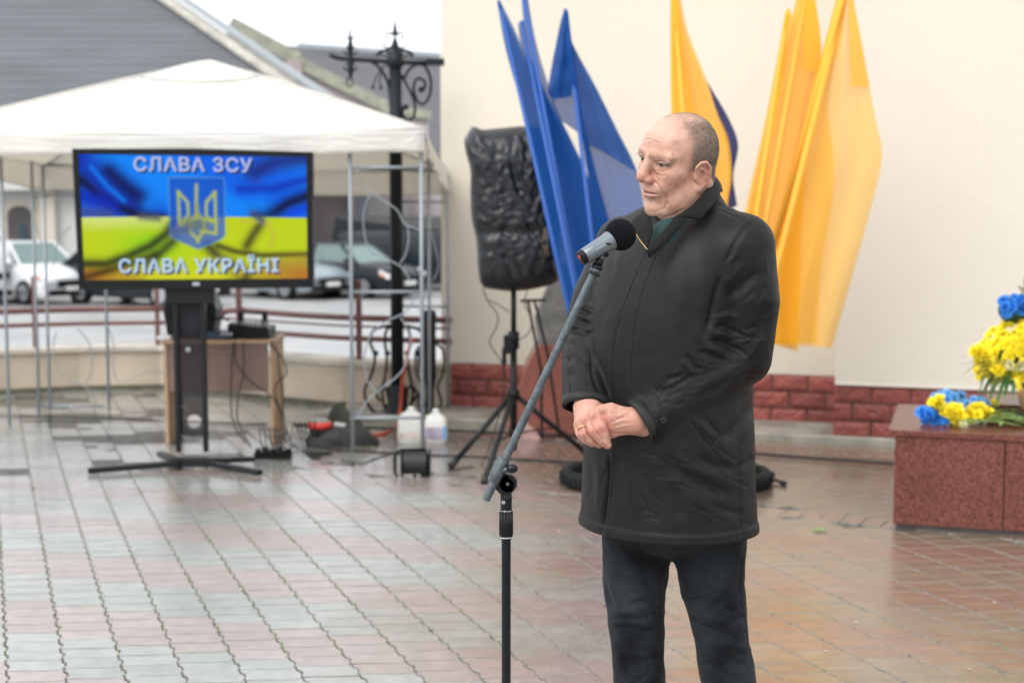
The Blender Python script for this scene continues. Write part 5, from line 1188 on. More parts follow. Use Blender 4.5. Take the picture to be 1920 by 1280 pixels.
# ---- eyes
M_eye = bpy.data.materials.new('eye'); M_eye.use_nodes = True; b = M_eye.node_tree.nodes['Principled BSDF']; b.inputs['Base Color'].default_value = (.36, .27, .23, 1); b.inputs['Roughness'].default_value = .25
M_iris = mat('grey_iris', (.045, .045, .04), .1)
for s in (-1, 1):
    c = HL(.0765, .0325 * s, 0); MB().ball(c, .0120, 20, 14).build('eye', M_eye, man)
    g = HL(.0865, .0335 * s, .0012) - c; g = Vector(g).normalized() * .0086; MB().ball(Vector(c) + g, .0056, 14, 10).build('iris', M_iris, man)
# ---- cropped hair and brows
rng = np.random.default_rng(5)
def strands(name, idx, prob, L0, L1, dirf, rad, m, cnt):
    p_ = prob[idx] / prob[idx].sum(); pick = rng.choice(idx, cnt, p=p_); P_ = Vh[pick] + rng.normal(0, .0009, (cnt, 3)); Nn_ = Nh[pick]
    D_ = dirf(pick) + Nn_ * .30 + rng.normal(0, .16, (cnt, 3)); D_ /= np.linalg.norm(D_, axis=1, keepdims=True)
    ln = rng.uniform(L0, L1, (cnt, 1)); sd_ = np.cross(D_, rng.normal(0, 1, (cnt, 3))); sd_ /= np.linalg.norm(sd_, axis=1, keepdims=True); sd_ *= rad
    a = P_ - Nn_ * .0006; mid = a + D_ * ln * .55; tip = a + D_ * ln - np.array((0, 0, 1)) * ln * .10
    V_ = np.stack([a - sd_, a + sd_, mid + sd_ * .8, mid - sd_ * .8, tip + sd_ * .2, tip - sd_ * .2], 1).reshape(-1, 3); k = np.arange(cnt)[:, None] * 6
    F_ = np.concatenate([k + np.array((0, 1, 2, 3)), k + np.array((3, 2, 4, 5))]); me = np_mesh(name, V_, F_, m)
    at = me.attributes.new('tone', 'FLOAT', 'POINT'); at.data.foreach_set('value', np.repeat(rng.random(cnt), 6).astype(f32)); return me
mh = bpy.data.materials.new('grey_brown_hair'); mh.use_nodes = True; n, b = nodes_of(mh); at = n.nodes.new('ShaderNodeAttribute'); at.attribute_name = 'tone'
cr = n.nodes.new('ShaderNodeValToRGB'); e = cr.color_ramp.elements; e[0].color = (.13, .10, .075, 1); e[1].color = (.37, .31, .25, 1); e[0].position = .1; q = e.new(.5); q.color = (.30, .235, .18, 1)
n.links.new(at.outputs['Fac'], cr.inputs[0]); n.links.new(cr.outputs[0], b.inputs['Base Color']); b.inputs['Roughness'].default_value = .55
idx = np.where(dens > .03)[0]
def hd(pk):
    q = Lh[pk]; w = np.stack([-.5 * np.ones(len(pk)) - 0 * q[:, 0], q[:, 1] * 2, -1.0 + 0 * q[:, 0]], 1); t = sm(.05, .09, q[:, 2])[:, None]; w = w * (1 - t) + np.array((-1, 0, .0)) * t; return (w @ HM.T) * .9
obj('hair', strands('hair', idx, dens ** 1.3, .003, .0065, hd, .00018, mh, 60000), man, 'stuff')
bw = np.zeros(len(Vh))
for pts in ([(1218, 297), (1228, 296), (1240, 299), (1250, 304), (1258, 311)], [(1198, 287), (1203, 285), (1208, 287)]):
    sp_ = spline([(x, y, 0) for x, y in pts], 6)
    for q in sp_: bw = np.maximum(bw, np.exp(-(((px_h - q.x) ** 2 + ((py_h - q.y) * 1.3) ** 2) / 2.6 ** 2)))
bw *= (Lh[:, 0] > .04)
obj('eyebrows', strands('eyebrows', np.where(bw > .2)[0], bw, .003, .0055, lambda pk: ((np.stack([0 * pk, np.sign(Lh[pk, 1]) * 1.2, -.25 + 0. * pk], 1)) @ HM.T), .00016, mh, 650), man, 'stuff')
# ---- coat
by = R(46)                                    # chest turned to the left of the camera
bf = np.array((-math.sin(by), -math.cos(by))); blf = np.array((math.cos(by), -math.sin(by)))
tab = [(385, 1288, -8, .072, .066), (405, 1286, -8, .100, .080), (430, 1280, -5, .160, .115), (465, 1274, 0, .186, .135), (520, 1266, 0, .192, .156), (580, 1259, 0, .190, .172), (650, 1255, 0, .190, .184), (740, 1256, 0, .190, .190), (830, 1259, 0, .192, .188), (920, 1258, 0, .200, .186), (1015, 1257, 0, .208, .188), (1040, 1257, 0, .208, .188)]
tz = np.array([Q(c, y).z for y, c, *_ in tab])[::-1]; tcx = np.array([Q(c, y).x for y, c, *_ in tab])[::-1]; tcy = np.array([YP - w * PM for _, _, w, *_ in tab])[::-1]
ta = np.array([t[3] for t in tab])[::-1]; tbb = np.array([t[4] for t in tab])[::-1]
_zz = np.linspace(tz[0], tz[-1], 240); _kr = np.hanning(33); _kr /= _kr.sum()
def _smt(a_): q_ = np.interp(_zz, tz, a_); return np.convolve(np.concatenate([np.full(16, q_[0]) + (q_[0] - q_[1]) * np.arange(16, 0, -1), q_, np.full(16, q_[-1]) + (q_[-1] - q_[-2]) * np.arange(1, 17)]), _kr, 'valid')
tcx, tcy, ta, tbb = _smt(tcx), _smt(tcy), _smt(ta), _smt(tbb); tz = _zz
hemz = Q(1300, 1018, 150).z
LA = [Q(1392, 462, 82), Q(1402, 560, 85), Q(1392, 668, 78), Q(1300, 733, 118), Q(1206, 790, 140), Q(1180, 806, 146)]; LAr = [58 * PM, 58 * PM, 54 * PM, 44 * PM, 39 * PM, 39 * PM]
RA = [Q(1168, 458, -82), Q(1122, 560, -62), Q(1101, 640, -28), Q(1096, 700, 40), Q(1098, 762, 108), Q(1099, 775, 125)]; RAr = [52 * PM, 50 * PM, 47 * PM, 43 * PM, 41 * PM, 41 * PM]
cutL = Q(1199, 792, 142); cutLd = _v(Q(1199, 792, 142) - Q(1300, 733, 118)); cutLd /= np.linalg.norm(cutLd)
cutR = Q(1098, 762, 112); cutRd = _v(Vector((-.05, -.42, -.9))); cutRd /= np.linalg.norm(cutRd)
def sleeve(p, C_, r, cut, cd_):
    d = d_chain(p, C_, r); m = d_chain(p, C_[-3:], [x - .009 for x in r[-3:]]); t = (p - _v(cut)) @ cd_.astype(f32)
    band = d_chain(p, C_[-3:], [x + .0022 for x in r[-3:]]); band = np.maximum(band, -(t + .022)); d = smin(d, band, .003)
    d = smax(d, t, .004); inner = np.maximum(m, -(t + .05)); return smax(d, -inner, .003)
def sdf_coat(p):
    z = p[:, 2]; cx = np.interp(z, tz, tcx); cy = np.interp(z, tz, tcy); a = np.interp(z, tz, ta); b_ = np.interp(z, tz, tbb)
    x = p[:, 0] - cx; y = p[:, 1] - cy; qf = x * bf[0] + y * bf[1]; ql = x * blf[0] + y * blf[1]
    bb = np.where(qf > 0, b_, b_ * .82); e = 2.25
    k = (np.abs(ql / a) ** e + np.abs(qf / bb) ** e) ** (1 / e); d = ((k - 1) * np.minimum(a, bb)).astype(f32)
    d = np.maximum(d, (z - Q(1288, 386).z).astype(f32))
    d = smin(d, d_cap(p, Q(1300, 412, -5), Q(1392, 455, 80), .050, .060), .045); d = smin(d, d_cap(p, Q(1272, 415, -10), Q(1172, 452, -80), .050, .056), .045)
    d = smin(d, d_cap(p, Q(1302, 368, -14), Q(1296, 420, -14), .054, .064), .03)    # collar stand
    hz_ = hemz + .0 * z; d = smax(d, (hz_ - z).astype(f32), .006)
    inn = np.maximum(((k - .955) * np.minimum(a, bb)).astype(f32), (z - (hemz + .05)).astype(f32)); d = smax(d, -inn, .004)
    hb_ = np.maximum(np.maximum(((k - 1.012) * np.minimum(a, bb)).astype(f32), (z - (hemz + .020)).astype(f32)), (hemz - .001 - z).astype(f32)); hb_ = smax(hb_, -inn, .004); d = smin(d, hb_, .004)
    # V of the open neck
    d = smax(d, -d_chain(p, [Q(1276, 372, 30), Q(1256, 402, 82), Q(1238, 434, 118), Q(1214, 472, 140)], [.064, .036, .018, .003]), .006)
    d = smin(d, sleeve(p, LA, LAr, cutL, cutLd), .012); d = smin(d, sleeve(p, RA, RAr, cutR, cutRd), .010)
    return d
Vt, Ft = surface_nets(sdf_coat, (Q(1035, 600).x, YP - .31, hemz - .03), (Q(1475, 600).x + .02, YP + .27, Q(1300, 330).z), .0031)
Vt = smooth_v(Vt, Ft, 2, .45); Nt = vnorm(Vt, Ft)
coat_strokes = [
 # armhole and armpit
 ([(1415, 412), (1395, 430), (1376, 460), (1358, 500)], 4, 2.2), ([(1358, 500), (1345, 540), (1337, 580), (1328, 615), (1316, 642)], 7, 7),
 # sleeve, image right
 ([(1332, 618), (1352, 612), (1378, 622), (1400, 632)], 6, 4.5), ([(1342, 600), (1362, 592), (1392, 598)], 6, -3), ([(1320, 640), (1348, 640), (1380, 655), (1410, 668)], 6, 5), ([(1334, 629), (1356, 628), (1386, 640)], 5, -3.5),
 ([(1300, 662), (1325, 662), (1352, 674), (1385, 690)], 6, 4.5), ([(1310, 652), (1340, 655), (1372, 670)], 5, -3), ([(1286, 664), (1296, 676), (1304, 688), (1318, 692)], 4, 3.6), ([(1278, 676), (1290, 690), (1300, 700)], 4, -2.6),
 ([(1352, 568), (1380, 545), (1410, 520), (1430, 500)], 9, 3.5), ([(1350, 540), (1376, 515), (1405, 490)], 8, -2.4), ([(1440, 560), (1430, 600), (1415, 640)], 8, 2.6), ([(1432, 620), (1415, 655), (1390, 680)], 7, -2.6), ([(1240, 712), (1262, 708), (1285, 702)], 5, 2.8), ([(1230, 738), (1260, 726), (1300, 706), (1330, 700)], 4, 1.5),
 ([(1380, 700), (1350, 725), (1320, 745)], 8, 2.5), ([(1345, 700), (1320, 722), (1290, 745)], 7, -2), ([(1418, 690), (1404, 706), (1385, 716)], 5, 4),
 # cuff band with tab
 ([(1190, 748), (1204, 775), (1222, 805), (1238, 822)], 1.8, 1.6), ([(1197, 745), (1212, 772), (1232, 803)], 2.5, -.8), ([(1231, 742), (1243, 765), (1256, 788), (1259, 792)], 1.6, 1.5), ([(1205, 757), (1218, 752), (1232, 744)], 1.4, 1.2), ([(1238, 795), (1248, 797), (1260, 787)], 1.6, 1.2),
 ([(1212, 762), (1222, 770)], 1.5, .8), ([(1218, 758), (1230, 768)], 1.5, .8), ([(1208, 768), (1218, 777)], 1.5, .8),
 # sleeve, image left
 ([(1076, 578), (1092, 584), (1110, 592)], 5, 4.5), ([(1082, 566), (1098, 570), (1110, 576)], 5, -3), ([(1068, 598), (1088, 602), (1110, 610)], 5, 4.5), ([(1072, 588), (1090, 592), (1108, 600)], 4, -2.5), ([(1060, 622), (1082, 620), (1108, 628)], 4.5, 4), ([(1064, 610), (1086, 611), (1106, 618)], 4, -2.5),
 ([(1060, 648), (1080, 642), (1106, 646)], 5, 3.4), ([(1060, 676), (1080, 668), (1106, 676)], 5, 3), ([(1062, 690), (1084, 684), (1106, 690)], 4, -2), ([(1060, 705), (1082, 700), (1110, 712)], 5, 2.6), ([(1066, 655), (1064, 700), (1068, 735)], 1.6, 1), ([(1100, 648), (1101, 700), (1106, 740)], 1.6, .9),
 ([(1120, 520), (1108, 548), (1100, 580)], 6, 3),
 ([(1060, 752), (1082, 742), (1106, 738), (1128, 742)], 1.6, 1.4), ([(1066, 720), (1070, 732), (1066, 742), (1058, 752)], 1.8, 2),
 # torso: placket and front folds
 ([(1111, 560), (1109, 620), (1110, 690), (1118, 722), (1136, 756)], 4, 3), ([(1214, 470), (1199, 500), (1178, 550), (1161, 600), (1150, 650), (1146, 710), (1145, 760)], 1.7, 2.0), ([(1232, 476), (1214, 520), (1200, 560), (1188, 620), (1183, 680), (1182, 742)], 1.6, 1.7), ([(1205, 500), (1180, 560), (1165, 610), (1157, 680)], 5, -1.0),
 ([(1300, 430), (1290, 480), (1300, 540), (1296, 600), (1282, 650)], 18, 2), ([(1326, 490), (1322, 550), (1318, 610)], 12, -1.6), ([(1150, 560), (1128, 600), (1122, 660)], 10, 1.6), ([(1155, 430), (1148, 480), (1136, 530)], 8, 1.8), ([(1170, 420), (1165, 470), (1152, 520)], 7, -1.3),
 ([(1215, 680), (1222, 710), (1218, 735)], 8, 1.2), ([(1340, 390), (1362, 398), (1388, 410), (1412, 424)], 1.5, 1.5), ([(1350, 372), (1372, 386), (1400, 402)], 3, -1), 
 # skirt of the coat
 ([(1141, 855), (1139, 900), (1134, 950), (1128, 1000)], 3.0, 8), ([(1149, 830), (1146, 900), (1140, 960), (1137, 1004)], 2.5, -1.6),
 ([(1239, 845), (1262, 875), (1300, 902), (1350, 922), (1400, 930)], 13, 4.5), ([(1260, 850), (1300, 880), (1352, 900)], 9, -3), ([(1300, 850), (1340, 872), (1396, 880)], 9, 3.8), ([(1190, 850), (1210, 900), (1222, 950), (1232, 990)], 14, 3), ([(1168, 850), (1178, 910), (1190, 970)], 9, -2), ([(1255, 900), (1270, 940), (1276, 985)], 12, 2.5), ([(1290, 920), (1320, 950), (1336, 985)], 12, -2.2), ([(1330, 940), (1366, 958), (1404, 962)], 8, 2.4),
 ([(1105, 850), (1108, 900), (1102, 960)], 7, 2.2), ([(1118, 860), (1122, 910), (1118, 970)], 6, -1.8),
 ([(1418, 740), (1398, 780), (1372, 810), (1352, 830)], 10, 4.5), ([(1410, 770), (1398, 800), (1388, 830)], 7, -2.6), ([(1415, 850), (1400, 868), (1380, 876)], 7, 3),
 ([(1294, 789), (1313, 814), (1332, 839)], 2.0, 3.2), ([(1322, 781), (1336, 798), (1350, 815)], 2.0, 2.6), ([(1332, 839), (1341, 828), (1350, 816)], 1.6, 1.8), ([(1306, 783), (1325, 808), (1340, 824)], 5, -2.4),
 ([(1388, 840), (1387, 900), (1390, 1000)], 1.6, 1.6), ([(1394, 850), (1393, 900), (1398, 1000)], 3, -1)]
for k in range(26):                           # the padded hem is puckered along its stitching
    x = 1146 + k * 10.6; yb = 1000 + 13 * math.sin((x - 1138) / 284 * math.pi * .98) - (k > 20) * (k - 20) * 1.6
    coat_strokes.append(([(x, yb - 5), (x + 2, yb + 8)], 1.6, 1.0))
fine = []
rs_ = random.Random(8)
for (x0, y0, x1, y1, n_, an, ln, dp) in ((1316, 600, 1420, 700, 34, -.15, 34, 1.7), (1230, 690, 1330, 760, 20, -.45, 26, 1.1), (1056, 560, 1110, 740, 30, .05, 26, 1.6), (1345, 480, 1450, 600, 16, -.75, 34, 1.2), (1200, 840, 1415, 985, 34, .45, 46, 1.2), (1095, 850, 1135, 980, 8, 1.5, 40, 1.0), (1190, 745, 1262, 815, 12, -.6, 16, .9)):
    for k in range(n_):
        x, y = rs_.uniform(x0, x1), rs_.uniform(y0, y1); a = an + rs_.gauss(0, .28); l_ = ln * rs_.uniform(.5, 1.2) / 2; b_ = rs_.uniform(-.2, .2) * l_
        fine.append(([(x - l_ * math.cos(a), y - l_ * math.sin(a)), (x + b_ * math.sin(a), y + b_ * math.cos(a)), (x + l_ * math.cos(a), y + l_ * math.sin(a))], rs_.uniform(1.8, 3.4), dp * rs_.choice((1, 1, -.7)) * rs_.uniform(.5, 1.1)))
Vt = carve(Vt, Nt, coat_strokes + fine)
rngc = Vt * 1.0
w1 = np.array([mn.noise(Vector(v) * 14) + .5 * mn.noise(Vector(v) * 34) for v in Vt]); Vt = Vt + Nt * (w1 * .0016)[:, None]
M_coat = mat('charcoal_padded_nylon', (.0108, .0099, .0094), .5, var=.2, scale=5, bump=.14, bscale=900, spec=.2, rvar=.08)
coat = obj('coat', np_mesh('coat', Vt, Ft, M_coat), man)
bvh = BVHTree.FromPolygons([tuple(v) for v in Vt], [tuple(f) for f in Ft.tolist()])
def on_coat(x, y, lift=.0005):
    h = bvh.ray_cast(CAM, ray(x, y).normalized())
    return (h[0] + h[1] * lift, h[1]) if h[0] is not None else (None, None)
M_seam = mat('black_stitching', (.006, .006, .007), .7)
def seam(pts, r=.0010, m=None, name='seam'):
    sp_ = spline([(x, y, 0) for x, y in pts], 10); out = [on_coat(q.x, q.y, -.0001)[0] for q in sp_]; out = [q for q in out if q is not None]
    run = [[]]
    for q in out:
        if run[-1] and (q - run[-1][-1]).length > .03: run.append([])
        run[-1].append(q)
    for rn in run:
        if len(rn) > 2: MB().tube(rn, r, 5).build(name, m or M_seam, coat)
for pts in ([(1214, 470), (1199, 500), (1178, 550), (1161, 600), (1150, 650), (1146, 710), (1145, 758)], [(1232, 476), (1214, 520), (1200, 560), (1188, 620), (1183, 680), (1182, 738)], [(1141, 858), (1139, 900), (1134, 950), (1129, 985)],
            [(1340, 378), (1362, 390), (1388, 404), (1408, 417)], [(1345, 392), (1372, 402), (1402, 418), (1412, 424)], [(1412, 416), (1395, 430), (1376, 460), (1358, 500), (1348, 520)],
            [(1190, 748), (1204, 775), (1222, 805), (1236, 820)], [(1231, 742), (1243, 765), (1259, 791)], [(1294, 789), (1313, 814), (1332, 839), (1350, 816)], [(1322, 781), (1336, 798), (1350, 815)], [(1388, 850), (1387, 900), (1390, 990)],
            [(1138, 997), (1200, 1004), (1270, 1009), (1340, 1006), (1410, 992)], [(1089, 976), (1105, 983), (1124, 989)], [(1059, 750), (1082, 741), (1106, 737), (1128, 741)], [(1066, 650), (1064, 700), (1068, 735)], [(1232, 742), (1262, 724), (1300, 704), (1316, 700)]):
    seam(pts)
q, nq = on_coat(1244, 788, .001)
MB().lathe([(0, .0016), (.0035, .0018), (.0065, .0026), (.0078, .0016), (.0078, 0)], q, 20, nq.to_track_quat('Z', 'Y').to_matrix()).build('cuff_button', mat('black_button', (.012, .012, .014), .3), coat)
for (x, y) in ((1192, 404), (1196, 410)): pass
# collar leaves: cloth patches with thickness
M_col = mat('dark_collar_cloth', (.0085, .0085, .008), .6, bump=.15, bscale=900, spec=.13)
def patch(name, rows, m, thick=.004, parent=coat, sub=5):
    R_ = [spline([Q(*p) for p in r], sub) for r in rows]; C_ = list(zip(*R_)); cols = [spline(list(c), sub) for c in C_]
    return MB().grid([list(r) for r in zip(*cols)]).build(name, m, parent, solid=thick)
patch('collar', [[(1341, 332, -40), (1337, 335, 15), (1320, 361, 66), (1299, 385, 98), (1280, 399, 112), (1268, 406, 118)], [(1350, 345, -40), (1345, 347, 22), (1331, 371, 74), (1309, 394, 106), (1289, 402, 118), (1271, 408, 121)], [(1354, 360, -40), (1350, 361, 26), (1338, 383, 82), (1324, 399, 104), (1315, 411, 113), (1312, 410, 114), (1296, 405, 119), (1274, 409, 121)][:6]], M_col)
patch('collar', [[(1206, 398, 70), (1212, 402, 92), (1220, 408, 104)], [(1193, 408, 84), (1208, 424, 112), (1224, 432, 122)], [(1183, 421, 92), (1197, 444, 126), (1214, 468, 148)]], M_col)
zp = [Q(1182, 421, 97), Q(1191, 436, 116), Q(1202, 453, 135), Q(1214, 468, 152)]
MB().tube(spline(zp, 8), .0012, 6).build('zip_teeth', mat('brass_zip', (.55, .36, .16), .3, metal=.8), coat)
patch('collar', [[(1267, 405, 119), (1249, 428, 134), (1228, 452, 146), (1212, 470, 153)], [(1278, 407, 122), (1260, 431, 138), (1237, 456, 150), (1214, 476, 156)], [(1291, 409, 119), (1270, 434, 136), (1246, 460, 149), (1217, 483, 155)]], M_col, .004)
def sdf_sw(p):
    d = smin(d_cap(p, Q(1288, 405, -8), Q(1284, 520, 4), .069, .074), d_ell(p, Q(1252, 452, 70), (.040, .05, .05)), .03)
    lim = (p[:, 2] - Q(1258, 404, 60).z) - .38 * (p[:, 0] - Q(1258, 404, 60).x); return smax(d, lim.astype(f32), .006)
Vs, Fs = surface_nets(sdf_sw, (Q(1150, 500).x, YP - .2, Q(1260, 520).z), (Q(1400, 500).x, YP + .12, Q(1260, 360).z), .004)
obj('sweater', np_mesh('sweater', Vs, Fs, mat('dark_teal_knit', (.012, .050, .045), .85, bump=.6, bscale=300)), man)
for c_, dv, rr_ in ((cutL, cutLd, .0493), (cutR, cutRd, .0518)):
    MB().lathe([(rr_ - .003, .0015), (rr_, .0005), (rr_ + .0006, -.008), (rr_, -.017), (rr_ - .002, -.0175)], c_, 40, Vector([float(v) for v in dv]).to_track_quat('Z', 'Y').to_matrix()).build('cuff_band', mat('olive_cuff_lining', (.020, .021, .018), .6, spec=.3), coat)
# ---- jeans
LG1 = [Q(1196, 985, -25), Q(1190, 1090, -22), Q(1194, 1190, -18), Q(1201, 1290, -22), Vector((Q(1206, 1560, -20).x, YP + .03, .16)), Vector((Q(1206, 1600, -20).x, YP + .04, .06))]
LG2 = [Q(1330, 985, 28), Q(1335, 1095, 34), Q(1353, 1195, 46), Q(1368, 1290, 38), Vector((Q(1378, 1560, 20).x, YP - .02, .16)), Vector((Q(1382, 1600, 20).x, YP - .01, .06))]
def sdf_jeans(p):
    a = d_chain(p, LG1, [v * PM for v in (71, 62, 52, 50, 44, 46)]); b_ = d_chain(p, LG2, [v * PM for v in (73, 61, 51, 53, 46, 48)])
    d = smin(a, b_, .007); d = smin(d, d_cap(p, Q(1264, 985, 5), Q(1264, 1042, 5), 26 * PM, 3 * PM), .012); return smin(d, d_ell(p, Q(1262, 960, 0), (.16, .13, .10)), .03)
Vj, Fj = surface_nets(sdf_jeans, (Q(1085, 1000).x, YP - .24, .03), (Q(1470, 1000).x, YP + .24, .86), .005)
Vj = smooth_v(Vj, Fj, 1); Nj = vnorm(Vj, Fj)
jean_strokes = [([(1128, 1080), (1140, 1120), (1160, 1150)], 7, 3), ([(1140, 1152), (1170, 1160), (1205, 1158), (1245, 1150)], 6, 4.5), ([(1136, 1138), (1170, 1146), (1210, 1143)], 5, -3), ([(1143, 1180), (1170, 1172), (1210, 1180), (1245, 1196)], 6, 3.6), ([(1146, 1168), (1180, 1168), (1220, 1172)], 4, -3), ([(1150, 1210), (1185, 1215), (1225, 1232)], 7, 2.5),
 ([(1152, 1246), (1190, 1238), (1236, 1252)], 7, 2.2), ([(1240, 1100), (1228, 1140), (1244, 1170)], 6, 2.5), ([(1180, 1040), (1200, 1090), (1215, 1130)], 12, -2), ([(1262, 1050), (1250, 1090), (1246, 1130)], 6, 2.5),
 ([(1284, 1142), (1310, 1168), (1345, 1182), (1398, 1196)], 5, 6), ([(1282, 1128), (1312, 1150), (1350, 1164), (1400, 1172)], 6, -4), ([(1300, 1185), (1318, 1205), (1330, 1235)], 6, 4), ([(1308, 1200), (1340, 1204), (1380, 1212), (1408, 1226)], 5, -3.4), ([(1330, 1220), (1360, 1232), (1400, 1250)], 7, 3.4), ([(1395, 1120), (1380, 1140), (1350, 1150)], 6, 3.2), ([(1392, 1090), (1370, 1110), (1335, 1120)], 7, 2.6), ([(1398, 1150), (1385, 1160), (1360, 1164)], 5, 3), ([(1290, 1060), (1310, 1100), (1325, 1130)], 10, -2.4),
 ([(1322, 1240), (1350, 1262), (1400, 1278)], 6, 2.6), ([(1217, 1080), (1216, 1150), (1214, 1215), (1220, 1280)], 1.5, 1.2), ([(1390, 1030), (1386, 1090), (1390, 1130), (1400, 1190), (1412, 1260)], 1.6, 1.4), ([(1160, 1120), (1190, 1128), (1225, 1122)], 6, 2.2)]
for k in range(60):
    x, y = rs_.choice(((1150, 1245), (1290, 1405))), rs_.uniform(1060, 1275); x = rs_.uniform(*x); a = rs_.gauss(0, .35); l_ = rs_.uniform(12, 30)
    jean_strokes.append(([(x - l_ * math.cos(a), y - l_ * math.sin(a)), (x, y + rs_.uniform(-3, 3)), (x + l_ * math.cos(a), y + l_ * math.sin(a))], rs_.uniform(1.8, 3.4), rs_.choice((2.6, -1.8)) * rs_.uniform(.5, 1.2)))
jean_strokes = [(a_, w_, d_ * 1.35) for a_, w_, d_ in jean_strokes]
Vj = carve(Vj, Nj, jean_strokes); w1 = np.array([mn.noise(Vector(v) * 17) + .5 * mn.noise(Vector(v) * 40) for v in Vj]); Vj = Vj + Nj * (w1 * .0032)[:, None]
mj = bpy.data.materials.new('dark_faded_denim'); mj.use_nodes = True; n, b = nodes_of(mj); N = n.nodes.new; L = n.links.new
tc = N('ShaderNodeTexCoord'); z1 = N('ShaderNodeTexNoise'); z1.inputs['Scale'].default_value = 9; z1.inputs['Detail'].default_value = 6; L(tc.outputs['Object'], z1.inputs['Vector'])
wv = N('ShaderNodeTexNoise'); wv.inputs['Scale'].default_value = 600; L(tc.outputs['Object'], wv.inputs['Vector'])
cr = N('ShaderNodeValToRGB'); e = cr.color_ramp.elements; e[0].position = .35; e[0].color = (.004, .005, .0065, 1); e[1].position = .75; e[1].color = (.030, .035, .040, 1); L(z1.outputs[0], cr.inputs[0]); L(cr.outputs[0], b.inputs['Base Color'])
bp = N('ShaderNodeBump'); bp.inputs['Strength'].default_value = .4; bp.inputs['Distance'].default_value = .001; L(wv.outputs[0], bp.inputs['Height']); L(bp.outputs[0], b.inputs['Normal']); b.inputs['Roughness'].default_value = .8; b.inputs['Sheen Weight'].default_value = .06; b.inputs['Specular IOR Level'].default_value = .1
jeans = obj('jeans', np_mesh('jeans', Vj, Fj, mj), man)
# ---- shoes, below the frame
M_shoe = mat('black_leather', (.015, .014, .014), .3)
for X0, Y0, a in ((LG1[-1].x, LG1[-1].y, R(215)), (LG2[-1].x, LG2[-1].y, R(235))):
    dv = Vector((math.sin(a), math.cos(a), 0)); c0 = Vector((X0, Y0, 0))
    def sdf_s(p):
        d = smin(d_ell(p, c0 + dv * .02 + up * .045, (.05, .055, .06)), d_cap(p, c0 + dv * .06 + up * .04, c0 + dv * .17 + up * .03, .045, .038), .03); return smax(d, (.004 - p[:, 2]).astype(f32), .004)
    v_, fa_ = surface_nets(sdf_s, c0 - Vector((.24, .24, .01)), c0 + Vector((.24, .24, .13)), .006); obj('shoe', np_mesh('shoe', v_, fa_, M_shoe), man)
# wedding ring
rc_, rd_ = Q(1094, 803, 164), (Q(1097, 812, 168) - Q(1092, 792, 156)).normalized()
mq = rd_.to_track_quat('Z', 'Y').to_matrix(); MB().tube([rc_ + mq @ Vector((math.cos(t) * .0122, math.sin(t) * .0122, 0)) for t in [k * math.pi / 12 for k in range(25)]], .0012, 6).build('ring', mat('yellow_gold', (.75, .5, .2), .2, metal=1), man)
# ================================================================ MICROPHONE ON A BOOM STAND
YM = 2.9
def M_(x, y, dy=0): return V(x, y, YM + dy)
M_gun = mat('scratched_grey_steel', (.10, .12, .13), .4, metal=.5, var=.45, scale=60)
M_bkp = mat('black_enamel', (.006, .007, .008), .3, var=.2, scale=40, spec=.35)
ms_ = thing('microphone_stand', 'black microphone stand in the foreground with a scratched grey boom slanting up to the right', 'microphone stand', (M_(949, 1200).x, YM, 0))
xm = M_(949, 1200).x
def lat(name, prof, m=M_bkp, c=None, n=24, parent=ms_): return MB().lathe(prof, c or (xm, YM, 0), n).build(name, m, parent)
zf = lambda y: M_(949, y).z
lat('pole', [(.0095, .05), (.0095, zf(1006))])
lat('height_clutch', [(.0095, zf(1009)), (.0128, zf(1008)), (.0132, zf(1004)), (.0132, zf(958)), (.0125, zf(955)), (.010, zf(953))])
for k in range(14):
    a = 2 * math.pi * k / 14; p = Vector((xm + math.cos(a) * .0131, YM + math.sin(a) * .0131, 0)); MB().cyl(p + up * zf(1003), p + up * zf(959), .0013, n=6).build('grip_rib', M_bkp, ms_)
lat('head_socket', [(.009, zf(954)), (.0118, zf(953)), (.0118, zf(927)), (.010, zf(924))])
lat('worn_ring', [(.0134, zf(1007)), (.0136, zf(1006)), (.0134, zf(1005))], mat('chipped_bare_metal', (.6, .62, .64), .35, metal=.6, var=.5, scale=120)); lat('worn_ring', [(.0112, zf(955)), (.0130, zf(956)), (.0124, zf(957.5))], _M['chipped_bare_metal'])
q = M_(944, 941, -.0122); MB().cyl(q, q - Vector((0, .0015, 0)), .0036, n=16).build('rivet', _M['chipped_bare_metal'], ms_); MB().cyl(q - Vector((0, .0014, 0)), q - Vector((0, .0022, 0)), .0013, n=10).build('rivet_hole', M_bkp, ms_)
c = M_(952, 905, -.004); MB().cyl(c + Vector((0, .008, 0)), c - Vector((0, .008, 0)), .0190, n=28).build('swivel_plate', M_bkp, ms_, bevel=.0015)
MB().prism([M_(x, y, -.012) for x, y in ((925, 908), (936, 884), (950, 888), (966, 905), (962, 922), (952, 930), (940, 928), (930, 918))], (0, .016, 0)).build('swivel_bracket', M_bkp, ms_, bevel=.0015)
MB().cyl(c - Vector((0, .008, 0)), c - Vector((0, .013, 0)), .0036, n=14).build('swivel_bolt', M_gun, ms_)
b0, b1 = M_(911, 937, -.012), M_(1121, 496, -.012); bd = (b1 - b0).normalized()
MB().cyl(b0, b1, .0082, n=18, cap=False).build('boom', M_gun, ms_); MB().cyl(b0 + bd * .0005, b0 + bd * .012, .0068, n=16).build('boom_bore', M_bkp, ms_)
s0, s1 = M_(925, 902, -.012), M_(945, 860, -.012); MB().cyl(s0, s1, .0130, n=20).build('boom_sleeve', M_gun, ms_, bevel=.001)
